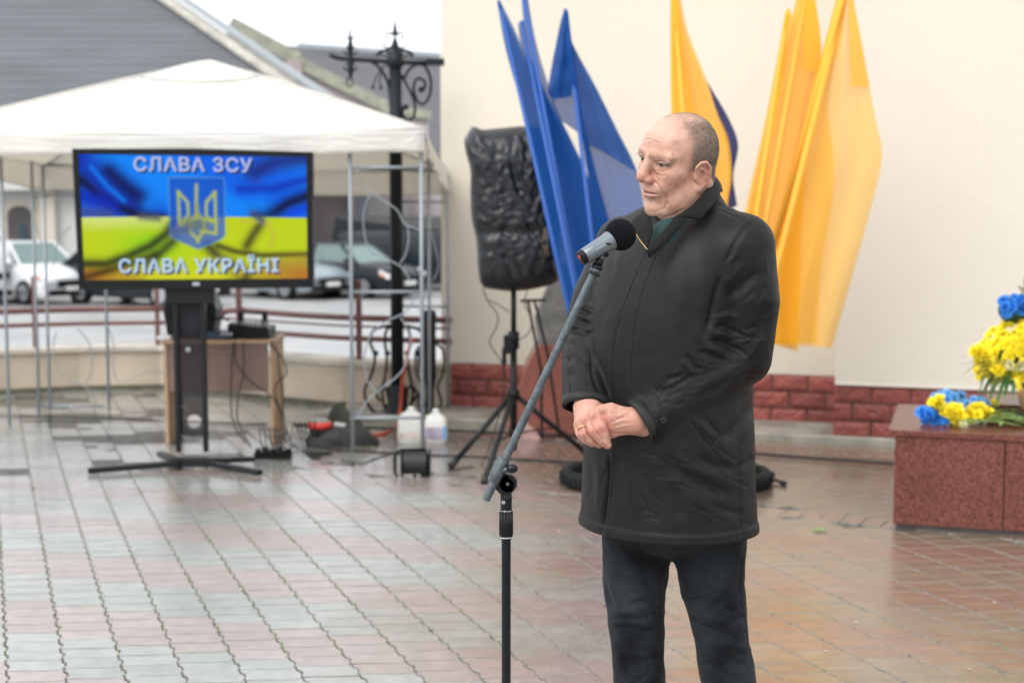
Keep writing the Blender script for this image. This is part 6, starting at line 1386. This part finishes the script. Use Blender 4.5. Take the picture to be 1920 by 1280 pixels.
MB().cyl(M_(938, 884, -.016), M_(956, 878, -.022), .0065, n=12).build('sleeve_lug', M_gun, ms_); MB().ball(M_(960, 878, -.024), .0105, 14, 10, (1.15, .8, .9)).build('boom_knob', M_bkp, ms_)
MB().cyl(M_(1112, 515, -.012), M_(1119, 500, -.012), .0102, n=16).build('clip_collar', M_gun, ms_); MB().cyl(M_(1118, 503, -.012), M_(1120, 498, -.012), .0125, n=16).build('clip_ring', M_bkp, ms_); MB().cyl(M_(1113, 514, -.012), M_(1115, 510, -.012), .0122, n=16).build('clip_ring', M_bkp, ms_)
MB().cyl(M_(1119, 500, -.012), M_(1126, 484, -.012), .0100, .0085, n=16).build('clip_stem', M_blk, ms_)
m0, m1 = M_(1086, 486, -.03), M_(1150, 448, -.0); md = (m1 - m0).normalized()
MB().bar(M_(1114, 482, -.012), M_(1140, 462, -.004), .022, .014).build('clip_cradle', M_blk, ms_, bevel=.004)
MB().cyl(M_(1128, 476, -.010), M_(1134, 470, -.008), .0125, n=12).build('clip_hinge', M_blk, ms_)
for a in (20, 140, 260):
    d_ = Vector((math.cos(R(a)), math.sin(R(a)), 0)); MB().tube([Vector((xm, YM, .06)), Vector((xm, YM, 0)) + d_ * .30 + up * .012], .009, 8).build('leg', M_bkp, ms_)
mc = thing('microphone', 'grey wireless handheld microphone with a round black foam windscreen, clipped on the boom', 'microphone', m1)
mq = md.to_track_quat('Z', 'Y').to_matrix(); Lm = (m1 - m0).length
M_mic = mat('satin_grey_mic_body', (.17, .20, .22), .36, metal=.45, var=.06, scale=30)
MB().lathe([(.0, .002), (.0135, .003), (.0150, .006), (.0152, .012)], m0, 28, mq).build('end_cap', M_blk, mc)
MB().lathe([(.0152, .0125), (.0158, .0135), (.0168, Lm * .45), (.0182, Lm * .78), (.0200, Lm * .9), (.0205, Lm), (.0180, Lm + .004)], m0, 36, mq).build('barrel', M_mic, mc)
MB().ball(m1 + md * .018, .0325, 36, 24, (1, 1, .96), mq).build('windscreen', mat('black_foam', (.012, .012, .015), .95, spec=.1, bump=.9, bscale=700), mc)
MB().cyl(m0 + md * .0022 - mq @ Vector((0, 0, 0)) + up * .004, m0 - md * .0004 + up * .004, .0048, n=14).build('red_lamp', mat('dull_red_lamp', (.5, .03, .06), .3), mc)
# fine print along the barrel (too small to read in the photograph): two short pale dashes and a badge line
sdv = (-(Vector((0, 1, 0)) - md * md.y)).normalized()
for a, b_, w in ((.40, .58, .0011), (.61, .66, .0016), (.30, .33, .0012)):
    MB().bar(m0 + md * Lm * a + sdv * .0172, m0 + md * Lm * b_ + sdv * .0178, w, .0006).build('printed_mark', mat('pale_print', (.55, .58, .6), .5), mc)
MB().box(m0 + md * Lm * .74 + sdv * .0178 - up * .002, (.012, .003, .004), b=.0012).build('slide_switch', M_blk, mc)

# ================================================================ FLAGS
def cloth_mat(name, col, alpha, rough=.7):
    m = bpy.data.materials.new(name); m.use_nodes = True; n, b = nodes_of(m); N = n.nodes.new; L = n.links.new
    b.inputs['Base Color'].default_value = (*col, 1); b.inputs['Roughness'].default_value = rough; b.inputs['Specular IOR Level'].default_value = .25
    t = N('ShaderNodeBsdfTranslucent'); t.inputs[0].default_value = (*[min(1, c * 1.15) for c in col], 1); tp_ = N('ShaderNodeBsdfTransparent')
    a = N('ShaderNodeMixShader'); a.inputs[0].default_value = .35; b2 = N('ShaderNodeMixShader'); b2.inputs[0].default_value = alpha
    L(b.outputs[0], a.inputs[1]); L(t.outputs[0], a.inputs[2]); L(tp_.outputs[0], b2.inputs[1]); L(a.outputs[0], b2.inputs[2]); L(b2.outputs[0], n.nodes['Material Output'].inputs[0])
    tc = N('ShaderNodeTexCoord'); nz = N('ShaderNodeTexNoise'); nz.inputs['Scale'].default_value = 450; L(tc.outputs['Object'], nz.inputs['Vector']); bp = N('ShaderNodeBump'); bp.inputs['Strength'].default_value = .25; bp.inputs['Distance'].default_value = .002
    L(nz.outputs[0], bp.inputs['Height']); L(bp.outputs[0], b.inputs['Normal']); return m
M_fb = cloth_mat('sheer_blue_flag_cloth', (.003, .088, .35), .80); M_fy = cloth_mat('sheer_yellow_flag_cloth', (.96, .53, .03), .66); M_fn = cloth_mat('navy_side_of_flag', (.012, .025, .16), .95)
YF = 8.2
def sheet(name, lf, rt, m, parent, Y=YF, amp=.02, freq=3, seed=0, nr=34, nc=18, pw_=1.0):
    def res(pts):
        sp_ = spline([(x, y, 0) for x, y in pts], 10); L_ = [0]
        for a, b_ in zip(sp_, sp_[1:]): L_.append(L_[-1] + (b_ - a).length)
        out = []
        for i in range(nr):
            t = L_[-1] * i / (nr - 1); k = max(j for j in range(len(L_)) if L_[j] <= t + 1e-9); k = min(k, len(sp_) - 2); u_ = (t - L_[k]) / max(L_[k + 1] - L_[k], 1e-9); out.append(sp_[k].lerp(sp_[k + 1], u_))
        return out
    a, b_ = res(lf), res(rt); rows = []
    for i in range(nr):
        row = []
        for j in range(nc):
            t = j / (nc - 1); p = a[i].lerp(b_[i], t); ph = freq * math.pi * 2 * t + seed + i * .05
            y = Y + amp * (i / nr * .8 + .25) * (math.sin(ph) + .4 * math.sin(2.3 * ph + 1.7 * seed + i * .09)) + .006 * math.sin(i * .6 + seed)
            row.append(V(p.x, p.y, y))
        rows.append(row)
    return MB().grid(rows).build(name, m, parent)
def flag(tip, foot, label, m, r=.011):
    t = V(*tip, YF + .02); f_ = G(*foot, .06); root = thing('flag', label, 'flag', f_, 'flags leaning in the tyres')
    MB().cyl(f_ - (t - f_).normalized() * .04, t, r, n=10).build('pole', mat('flag_pole_orange_sleeve', (.80, .38, .03), .6) if m is not M_fb else mat('blue_sleeved_pole', (.02, .09, .35), .6), root); return root
fa = flag((935, 2), (1138, 900), 'leftmost blue flag, hanging dark and doubled beside the wrapped loudspeaker', M_fb)
A_l = [(932, 4), (949, 97), (985, 225), (1007, 337), (1037, 480), (1066, 578), (1100, 720)]; A_r = [(941, 8), (968, 62), (1002, 140), (1052, 225), (1082, 285), (1103, 334), (1140, 480), (1185, 720)]
sheet('cloth', A_l, A_r, M_fb, fa, amp=.018, freq=1.6, seed=.5); sheet('cloth', [(x + 3, y + 8) for x, y in A_l], [(x - 2, y + 6) for x, y in A_r], M_fb, fa, YF + .07, .02, 2, 2.1)
fb = flag((978, 40), (1150, 905), 'blue flag whose short tip shows between the two tall blue tips', M_fb)
sheet('cloth', [(971, 42), (975, 75), (990, 130), (1010, 200), (1040, 300)], [(980, 46), (985, 80), (1004, 130), (1034, 200), (1080, 330)], M_fb, fb, YF + .1, .015, 2, 1)
fc2 = flag((981, -8), (1146, 898), 'blue flag with the tallest tip, running off the top of the picture', M_fb)
sheet('cloth', [(976, -22), (984, 60), (1000, 140), (1030, 260), (1060, 400), (1090, 560), (1120, 700)], [(987, -22), (1004, 75), (1030, 165), (1054, 228), (1103, 334), (1140, 470), (1190, 700)], M_fb, fc2, YF + .04, .014, 1.2, 4)
fd = flag((1060, 18), (1162, 900), 'widest blue flag, spread to the right with a pale see-through part, touching the man', M_fb)
sheet('fold', [(1059, 17), (1049, 49), (1028, 161), (1034, 187)], [(1063, 20), (1066, 75), (1072, 150), (1072, 182)], M_fb, fd, YF - .02, .012, 1.2, 1); sheet('fold', [(1059, 19), (1050, 52), (1030, 161), (1035, 186)], [(1063, 20), (1066, 75), (1072, 150), (1072, 180)], M_fb, fd, YF + .03, .01, 1.2, 2)
sheet('cloth', [(1062, 17), (1050, 120), (1034, 180), (1051, 226)], [(1066, 25), (1080, 140), (1092, 230), (1093, 255)], M_fb, fd, YF + .05, .01, 1.3, 3)
Cl = [(1062, 17), (1068, 120), (1080, 210), (1092, 262), (1103, 334), (1125, 430), (1150, 560), (1175, 700)]
sheet('cloth', Cl, [(1066, 25), (1069, 71), (1120, 169), (1157, 244), (1195, 322), (1212, 420), (1225, 560), (1235, 700)], M_fb, fd, YF, .022, 2.4, 5)
sheet('fold', Cl[:4] + [(1104, 268)], [(1066, 25), (1069, 71), (1120, 169), (1157, 244), (1195, 324)], M_fb, fd, YF - .045, .018, 2, 2); sheet('fold', Cl[3:], [(1104, 268), (1122, 340), (1146, 430), (1170, 560), (1195, 700)], M_fb, fd, YF - .05, .008, 1, 2); sheet('fold', Cl[:6], [(1065, 22), (1077, 120), (1092, 215), (1108, 290), (1120, 340), (1145, 430)], M_fb, fd, YF - .08, .008, 1, 1)
fe = flag((1262, -20), (1336, 905), 'orange yellow flag with a navy blue reverse edge, directly behind the man', M_fy)
D_l, D_r = [(1257, -20), (1257, 100), (1259, 215), (1268, 400), (1285, 560)], [(1274, -20), (1290, 60), (1325, 150), (1345, 212), (1366, 262), (1372, 330), (1364, 400), (1372, 560)]
sheet('cloth', D_l, D_r, M_fy, fe, YF, .03, 2.3, 1); sheet('cloth', D_l, [(x - 4, y) for x, y in D_r], M_fy, fe, YF + .06, .02, 3, 4); sheet('fold', D_l, [(1270, -20), (1278, 60), (1292, 150), (1304, 230), (1318, 400), (1325, 560)], M_fy, fe, YF - .04, .01, 1.5, 3)
sheet('reverse_edge', [(1322, 145), (1340, 205), (1360, 262), (1366, 330), (1358, 400)], [(1330, 160), (1366, 222), (1384, 272), (1375, 330), (1382, 385)], M_fn, fe, YF + .09, .01, 1.2, 1)
ff = flag((1478, 18), (1338, 912), 'narrow furled yellow flag, its pole tip lowest of the three on the right', M_fy)
sheet('cloth', [(1472, 22), (1440, 200), (1405, 360), (1385, 460), (1370, 600)], [(1487, 26), (1466, 160), (1440, 300), (1420, 440), (1405, 600)], M_fy, ff, YF - .02, .012, 1.4, 2); sheet('cloth', [(1473, 24), (1441, 200), (1406, 360), (1386, 460), (1371, 600)], [(1484, 28), (1464, 160), (1438, 300), (1418, 440), (1403, 600)], M_fy, ff, YF + .05, .012, 1.8, 4)
fg = flag((1512, -14), (1348, 904), 'middle yellow flag of the three on the right, with a folded flap near its top', M_fy)
F_l, F_r = [(1497, -20), (1470, 100), (1430, 300), (1402, 440), (1412, 560), (1432, 640)], [(1527, -20), (1541, 90), (1538, 130), (1520, 260), (1505, 400), (1500, 560), (1497, 660)]
sheet('cloth', F_l, F_r, M_fy, fg, YF + .02, .022, 2.3, 1); sheet('cloth', F_l, [(x - 3, y - 8) for x, y in F_r], M_fy, fg, YF + .08, .02, 3, 5)
sheet('flap', [(1508, -10), (1505, 60), (1503, 130)], [(1526, -10), (1538, 60), (1536, 136)], M_fy, fg, YF - .03, .006, 1, 1, 12, 8)
fh = flag((1586, -16), (1356, 902), 'rightmost and widest yellow flag, its right half thin and translucent', M_fy, .018)
H_l, H_r = [(1572, -20), (1520, 180), (1470, 380), (1440, 540), (1448, 644)], [(1597, -20), (1612, 60), (1630, 160), (1643, 230), (1654, 295), (1630, 400), (1592, 540), (1560, 652)]
sheet('cloth', H_l, H_r, M_fy, fh, YF - .03, .028, 2.6, 2)
sheet('cloth', [(x + 1, y) for x, y in H_l], [(1588, -20), (1580, 60), (1552, 190), (1562, 290), (1560, 380), (1540, 500), (1531, 642)], M_fy, fh, YF + .05, .02, 2, 1)
sheet('flap', [(1588, -15), (1592, 60), (1595, 163)], [(1597, -15), (1612, 60), (1631, 163)], M_fy, fh, YF - .07, .005, 1, 1, 12, 8)
t_ = V(1583, -16, YF - .05); MB().cyl(V(1450, 460, YF - .05), t_, .017, n=12).build('pole_sleeve', mat('orange_yellow_sleeve', (.85, .40, .03), .7), fh)
# tyres that hold the flag poles
M_ty = mat('dull_tyre_rubber', (.011, .013, .013), .75, spec=.2, var=.3, scale=18, bump=.4, bscale=60)
for cx_, lb in ((1150, 'left small tyre lying flat on the paving, holding the blue flag poles'), (1347, 'right small tyre lying flat on the paving, holding the yellow flag poles')):
    c = G(cx_, 908); t_ = thing('tyre', lb, 'tyre', c, 'tyres weighing down the flag poles')
    MB().lathe([(.225, .012), (.24, .0), (.275, .0), (.292, .012), (.298, .045), (.292, .078), (.275, .092), (.255, .094), (.242, .088), (.236, .075), (.25, .045), (.225, .012)], c, 44).build('casing', M_ty, t_)
    for k in range(44):
        a = 2 * math.pi * k / 44; MB().box(c + Vector((math.cos(a) * .297, math.sin(a) * .297, .045)), (.008, .014, .05), rz=a).build('tread_block', M_ty, t_)
sf = thing('folded_stand', 'feet of a black folded stand sticking out right of the man', 'stand', G(1400, 885))
for a, b_ in (((1395, 878), (1446, 888)), ((1380, 872), (1468, 905))):
    f_ = MB().cyl(G(*a, .05), G(*b_, .014), .009, n=10).build('foot', M_blkm, sf); d_ = (G(*b_, .014) - G(*a, .05)).normalized(); MB().cyl(G(*b_, .014) - d_ * .012, G(*b_, .014) + d_ * .018, .015, n=10).build('rubber_tip', _M['black_rubber'], f_)
MB().cyl(G(1380, 872, .05), G(1380, 872, .6), .012, n=10).build('shaft', M_blkm, sf)

# ================================================================ FLOWERS
def bloom(m, seed, rings=((.032, 12, .1), (.029, 11, .5), (.023, 9, .85), (.015, 7, 1.15), (.008, 5, 1.4))):
    r = random.Random(seed); B = MB()
    for L_, k, el in rings:
        for i in range(k):
            a = 2 * math.pi * (i + r.random() * .4) / k + L_ * 99; e = el + r.gauss(0, .12); d_ = Vector((math.cos(a) * math.cos(e), math.sin(a) * math.cos(e), math.sin(e))); sdx = Vector((-math.sin(a), math.cos(a), 0)) * .0066
            l_ = L_ * r.uniform(.85, 1.15); mid = d_ * l_ * .65; tip = d_ * l_ + up * .006
            B.add([-sdx * .5, sdx * .5, mid + sdx, mid - sdx, tip], [(0, 1, 2, 3), (3, 2, 4)], True)
    return B.mesh('flower_head', m)
def petal(name, c): return mat(name, c, .6, var=.12, scale=60, rand=.16)
M_pb, M_pl, M_py = petal('blue_petals', (.05, .30, .80)), petal('light_blue_petals', (.20, .52, .86)), petal('yellow_petals', (.95, .80, .03)); M_lf = mat('dark_green_leaf', (.035, .085, .025), .5, var=.4, scale=30, rand=.2); M_st = mat('pale_green_stem', (.20, .30, .08), .55, var=.3, scale=30); M_wh = mat('cream_petals', (.75, .72, .4), .6)
blooms = {k: [bloom(m, s) for s in range(3)] for k, m in (('b', M_pb), ('l', M_pl), ('y', M_py), ('w', M_wh))}
def head(k, p, nrm, sc, parent):
    o = bpy.data.objects.new('flower_head', random.choice(blooms[k])); COL.objects.link(o); o.parent = parent
    o.location = Vector(p) - parent.location; q = Vector(nrm).to_track_quat('Z', 'Y'); o.rotation_euler = q.to_euler(); o.scale = (sc,) * 3
zt_ = .484
bq = thing('flower_bunch', 'bunch of blue and yellow chrysanthemums lying flat on the granite slab', 'flowers', G(1800, 792, zt_))
def onslab(x, y, h=0): return G(x, y, zt_) + up * h
rb = random.Random(4)
def cluster(k, cx_, cy_, rx, ry, n_, Y0, sc, parent, lean=(-.2, -.8, .5)):
    for i in range(n_):
        a = rb.uniform(0, 6.28); t = math.sqrt(rb.random()); p = V(cx_ + rx * t * math.cos(a), cy_ + ry * t * math.sin(a), Y0 - .035 * (1 - t * t) + rb.uniform(-.01, .01))
        if p.z < zt_ + .012: p.z = zt_ + .012 + rb.random() * .01
        head(k, p, Vector(lean) + Vector((rb.gauss(0, .35), rb.gauss(0, .2), rb.gauss(0, .35))) + Vector((math.cos(a) * t, 0, -math.sin(a) * t)), sc * rb.uniform(.85, 1.15), parent)
cluster('b', 1745, 780, 24, 17, 26, 6.95, .85, bq); cluster('l', 1780, 747, 30, 12, 26, 7.12, .85, bq); cluster('l', 1826, 760, 28, 13, 24, 7.08, .85, bq); cluster('b', 1776, 788, 16, 10, 9, 6.93, .7, bq)
cluster('y', 1757, 755, 12, 9, 6, 6.93, .95, bq); cluster('y', 1795, 776, 24, 16, 18, 6.90, .95, bq); cluster('y', 1832, 775, 22, 13, 16, 6.91, 1.0, bq); cluster('w', 1802, 799, 7, 5, 2, 6.85, .8, bq); cluster('y', 1862, 760, 8, 6, 2, 7.0, .8, bq)
B = MB()
for i in range(26):
    x0_ = rb.uniform(1800, 1850); y0_ = rb.uniform(778, 800); p0 = onslab(x0_, y0_ + 4, .03); p2 = onslab(rb.uniform(1900, 1990), rb.uniform(775, 808), .01); pm = p0.lerp(p2, .5) + up * rb.uniform(.01, .05)
    B.tube(spline([p0, pm, p2], 4), .003, 5)
B.build('stems', M_st, bq, kind='stuff')
def leaf(p, d_, L_, w, m, parent, droop=.3, name='leaf'):
    d_ = Vector(d_).normalized(); sdx = d_.cross(up).normalized(); rows = []
    for i in range(6):
        t = i / 5; c_ = Vector(p) + d_ * L_ * t - up * droop * L_ * t * t; ww = w * math.sin(math.pi * min(1, t * .92 + .06)) ** .8
        rows.append([c_ - sdx * ww + up * ww * .3, c_, c_ + sdx * ww + up * ww * .3])
    return MB().grid(rows).build(name, m, parent)
for i in range(9): leaf(onslab(1808 + i * 13, 800 - (i % 3) * 6, .02), (rb.gauss(.4, .5), -.5, rb.uniform(.0, .4)), rb.uniform(.05, .09), .012, M_lf if i % 2 else M_st, bq, .5)
for i, (x, y, mm_) in enumerate(((1868, 772, 'teal_ribbon'), (1885, 782, 'yellow_ribbon'), (1900, 774, 'teal_ribbon'), (1862, 790, 'yellow_ribbon'), (1910, 795, 'teal_ribbon'))):
    m_ = mat(mm_, (.03, .33, .42) if 'teal' in mm_ else (.80, .72, .12), .35); c_ = onslab(x, y + 10, .035); rows = []
    for k in range(13):
        a = k / 12 * math.pi * 1.5 + i; p = c_ + Vector((math.cos(a) * .045, math.sin(a * .5) * .01, abs(math.sin(a)) * .035)); rows.append([p + Vector((0, -.012, .004)), p + Vector((0, .012, -.004))])
    MB().grid(rows).build('ribbon_loop', m_, bq)
sp_ = thing('flower_basket', 'tall arrangement of yellow and blue chrysanthemums with palm leaves, cut off by the right edge', 'flowers', G(1930, 770, .56))
YB = 7.0
placed = 0
while placed < 285:                           # a dome of yellow heads, packed on the side the place shows
    a = rb.uniform(0, 2 * math.pi); e = math.asin(rb.uniform(-.3, 1)); c0 = V(1932, 676, YB + .12); rr_ = .25
    nn = Vector((math.cos(a) * math.cos(e), math.sin(a) * math.cos(e), math.sin(e)))
    if nn.y > .25 or nn.x > .45: continue
    p = c0 + Vector((nn.x * rr_ * 1.02, nn.y * .24, nn.z * .215 - .02 * (1 - nn.z))); head('y', p, nn + Vector((0, -.3, .15)), rb.uniform(.65, .9), sp_); placed += 1
cluster('y', 1838, 665, 18, 16, 9, YB - .02, 1.0, sp_, (-.7, -.6, .2)); cluster('y', 1868, 692, 9, 6, 3, YB - .05, 1.0, sp_); cluster('w', 1905, 685, 12, 4, 3, YB - .10, 1.0, sp_, (0, -.8, -.3)); cluster('y', 1838, 673, 6, 5, 2, YB - .02, .8, sp_)
cluster('b', 1890, 575, 16, 18, 16, YB + .02, .85, sp_); cluster('b', 1925, 572, 18, 20, 12, YB + .05, .85, sp_); cluster('b', 1902, 563, 18, 10, 8, YB + .06, .8, sp_)
MB().ball(V(1932, 672, YB + .16), .19, 20, 12, (1, .8, .8)).build('foliage_core', M_lf, sp_); MB().ball(V(1905, 580, YB + .10), .075, 14, 10, (1.2, .8, 1)).build('foliage_core', M_lf, sp_)
for i in range(26):
    x, y = rb.uniform(1850, 1900), rb.uniform(672, 700); dx = rb.uniform(-1, -.2); dzz = rb.uniform(-.75, .25); leaf(V(x, y, YB - .06), (dx, -.25, dzz), rb.uniform(.09, .17), .0045, M_lf, sp_, .25, 'palm_leaflet')
for i in range(7):
    x, y = 1868 + i * 9, 694 + (i % 3) * 6; leaf(V(x, y, YB - .07), (-.55 + i * .1, -.2, -.7), rb.uniform(.09, .13), .013, mat('glossy_green_leaf', (.045, .14, .03), .35, var=.2, scale=40), sp_, .3)
leaf(V(1930, 565, YB - .02), (-.05, -.1, 1), .16, .028, _M['glossy_green_leaf'], sp_, -.05); leaf(V(1925, 560, YB - .03), (-.35, -.1, .6), .10, .02, mat('variegated_leaf', (.55, .60, .25), .45), sp_, .2)
MB().lathe([(.05, 0), (.07, .02), (.09, .10), (.06, .12)], G(1945, 775, .56), 20).build('pot', mat('wicker_brown', (.2, .11, .05), .7, bump=.6, bscale=90), sp_)
MB().cyl(G(1945, 775, .56), V(1935, 680, YB + .12), .03, n=12).build('stem_bundle', M_st, sp_)
MB().grid([[V(x - 5 + 2 * math.sin(k), y, YB - .10), V(x + 6 + 2 * math.sin(k), y, YB - .10)] for k, (x, y) in enumerate(((1906, 708), (1908, 722), (1912, 738), (1917, 750), (1922, 762), (1932, 775)))]).build('yellow_ribbon', mat('yellow_satin_ribbon', (.85, .6, .02), .35), sp_, solid=.002)

# ================================================================ PARKED CARS ACROSS THE STREET
M_gl = mat('tinted_car_glass', (.004, .007, .008), .15, spec=.25); M_glp = mat('pale_reflecting_glass', (.13, .19, .18), .15); M_tyr = mat('car_tyre', (.008, .008, .008), .7, spec=.2); M_rim = mat('alloy_rim', (.45, .47, .5), .3, metal=.8); M_blt = mat('black_trim', (.005, .005, .006), .5, spec=.2)
M_hl = mat('clear_headlamp', (.75, .75, .78), .1); M_am = mat('amber_lens', (.6, .18, .03), .2); M_pl = mat('white_number_plate', (.7, .7, .68), .5)
def car(px_, py_, Yc_, yaw, L_, Wd, H, m, label, kind='hatch', glass=None, wheel=.31, dark_rear=False):
    """px,py = where the nearside front wheel meets the street; the nose points to +x turned by yaw towards us"""
    root = thing('parked_car', label, 'car', (0, 0, ZS), 'cars parked across the street'); g_ = glass or M_gl
    P_ = {'hatch': [(0, .42, .62), (.05, .30, .78), (.12, .28, .86), (.30, .28, .95), (.5, .28, .97), (.8, .28, 1.0), (.95, .30, .98), (1, .42, .80)],
          'van': [(0, .35, .80), (.03, .28, 1.0), (.08, .28, 1.08), (.2, .28, 1.15), (.5, .28, 1.18), (.8, .28, 1.18), (.98, .28, 1.15), (1, .4, 1.0)]}['van' if kind == 'van' else 'hatch']
    gh = {'hatch': [(.24, 0), (.40, 1), (.80, 1), (.97, 0)], 'sedan': [(.26, 0), (.41, 1), (.70, 1), (.86, 0)], 'suv': [(.22, 0), (.36, 1), (.94, 1), (1.0, 0)], 'van': [(.10, 0), (.26, 1), (.98, 1), (1.0, 0)]}[kind]
    fwd = Vector((math.cos(yaw), -math.sin(yaw), 0)); lat_ = Vector((math.sin(yaw), math.cos(yaw), 0))   # lat points away from us
    w0 = V(px_, py_, Yc_); w0.z = ZS; O = w0 + fwd * L_ * .19 + lat_ * (Wd / 2 - .05)                       # nose centre on the ground
    def p(t, s, z): return O - fwd * (t * L_) + lat_ * (s * Wd / 2) + up * z
    sc = H / 1.45; rows = []
    for t, zb_, zt2 in P_:
        e = 1 - .16 * (abs(t - .5) * 2) ** 4; zt2 *= sc
        rows.append([p(t, -.90 * e, zb_ - .08), p(t, -1.0 * e, zb_ + .12), p(t, -1.0 * e, .55 * zt2 + .1), p(t, -.96 * e, zt2 - .06), p(t, -.86 * e, zt2), p(t, 0, zt2 + .03), p(t, .86 * e, zt2), p(t, .96 * e, zt2 - .06), p(t, 1.0 * e, .55 * zt2 + .1), p(t, 1.0 * e, zb_ + .12), p(t, .90 * e, zb_ - .08)])
    B = MB().grid(rows, close=True); k = len(rows[0]); B.f += [tuple(range(k)), tuple((len(rows) - 1) * k + i for i in range(k))]; B.sm += [False, False]; B.build('body', m, root, bevel=.02)
    def zbelt(t): return float(np.interp(t, [q_[0] for q_ in P_], [q_[2] for q_ in P_])) * sc - .02
    rows = []
    for t, u_ in gh: z = zbelt(t) if u_ == 0 else H - .05; s = .90 if u_ == 0 else .72; rows.append((t, s, z))
    a, b_, c_, d_ = rows; bl = lambda t: (t, .90, zbelt(t))
    base_f, base_r = bl(a[0]), bl(d_[0]); mid_f, mid_r = bl((a[0] + b_[0]) / 2 + .1), bl(c_[0])
    v = [p(a[0], -.88, a[2]), p(b_[0], -.72, b_[2]), p(c_[0], -.72, c_[2]), p(d_[0], -.86, d_[2]), p(a[0], .88, a[2]), p(b_[0], .72, b_[2]), p(c_[0], .72, c_[2]), p(d_[0], .86, d_[2])]
    MB().add(v, [(0, 1, 2, 3), (4, 7, 6, 5), (0, 4, 5, 1), (3, 2, 6, 7), (1, 5, 6, 2)]).build('windows', g_, root)
    MB().add([p(b_[0] - .01, -.73, b_[2]), p(c_[0] + .01, -.73, c_[2]), p(c_[0] + .01, .73, c_[2]), p(b_[0] - .01, .73, b_[2]), p(b_[0] + .03, -.62, H), p(c_[0] - .02, -.62, H), p(c_[0] - .02, .62, H), p(b_[0] + .03, .62, H)], [(0, 1, 2, 3), (4, 5, 6, 7), (0, 1, 5, 4), (1, 2, 6, 5), (2, 3, 7, 6), (3, 0, 4, 7)]).build('roof', m, root, bevel=.02)
    for s in (-1, 1):
        for (t0, z0_, s0, t1, z1_, s1) in ((a[0], a[2], .9, b_[0], b_[2], .74), (d_[0], d_[2], .88, c_[0], c_[2], .74), ((a[0] + d_[0]) / 2 + .02, zbelt(.55), .92, (b_[0] + c_[0]) / 2, b_[2], .745)):
            MB().bar(p(t0, s * s0, z0_), p(t1, s * s1, z1_ + .02), .05, .07).build('pillar', m, root)
        MB().box(p(a[0] + .06, s * 1.06, zbelt(.3) + .08), (.16, .16, .13), b=.03).build('wing_mirror', m, root)
        for t in (.19, .80):
            c0 = p(t, s * .93, wheel); ax_ = lat_ * s
            wh_ = MB().cyl(c0 - ax_ * .12, c0 + ax_ * .06, wheel, n=24).build('wheel', M_tyr, root); MB().cyl(c0 + ax_ * .055, c0 + ax_ * .07, wheel * .66, n=20).build('rim', M_rim, wh_)
            for q_ in range(5): aa = q_ * 1.257; MB().bar(c0 + ax_ * .072, c0 + ax_ * .072 + (fwd * math.cos(aa) + up * math.sin(aa)) * wheel * .62, .05, .02, up=ax_).build('spoke', M_rim, wh_)
            MB().lathe([(wheel + .06, -.02), (wheel + .06, .02)], c0 - ax_ * .0, 24, (ax_).to_track_quat('Z', 'Y').to_matrix()).build('wheel_arch', M_blt, root)
        MB().prism([p(.02, s * .62, .62 * sc), p(.01, s * .9, .66 * sc), p(.07, s * .97, .78 * sc), p(.10, s * .80, .80 * sc)], up * -.13).build('headlight', M_hl, root); MB().box(p(.05, s * .96, .64 * sc), (.10, .10, .07)).build('indicator', M_am, root)
    MB().bar(p(.0, -.5, .50 * sc), p(.0, .5, .50 * sc), .06, .16).build('grille', M_blt, root); MB().bar(p(-.004, -.8, .32), p(-.004, .8, .32), .05, .14).build('lower_bumper', M_blt, root)
    MB().bar(p(-.012, -.26, .42), p(-.012, .26, .42), .03, .11).build('number_plate', M_pl, root)
    for t in (.32, .56): MB().bar(p(t, -1.006, .35), p(t, -1.004, zbelt(t) - .03), .012, .012, up=fwd).build('door_gap', M_blt, root)
    return root
Pw = mat('white_car_paint', (.72, .73, .74), .25, coat=.6); Pb = mat('black_car_paint', (.006, .010, .013), .3, spec=.35); Ps = mat('silver_car_paint', (.27, .32, .34), .3, metal=.2); Pg = mat('slate_car_paint', (.012, .018, .023), .3, spec=.4)
car(-95, 572, 35.0, R(12), 5.2, 1.95, 2.1, Pw, 'white delivery van cut off by the left edge, with a dark side window', 'van')
car(47, 574, 35.5, R(38), 4.3, 1.75, 1.55, Pw, 'white hatchback with pale windows, second vehicle from the left edge', 'hatch', M_glp)
car(301, 574, 34.5, R(30), 4.4, 1.75, 1.45, Pg, 'dark car mostly hidden behind the television, its front wheel showing below it', 'hatch')
car(536, 559, 37.5, R(40), 4.6, 1.75, 1.42, Ps, 'silver sedan parked just right of the television', 'sedan', M_glp)
car(683, 561, 38.0, R(34), 4.5, 1.75, 1.45, Pb, 'black hatchback with bright headlamp, seen through the gazebo trellis', 'hatch', M_glp)
car(880, 560, 41.5, R(8), 5.0, 1.95, 2.15, Pg, 'tall dark minivan behind the black hatchback, beside the cream building', 'van', None, .35)
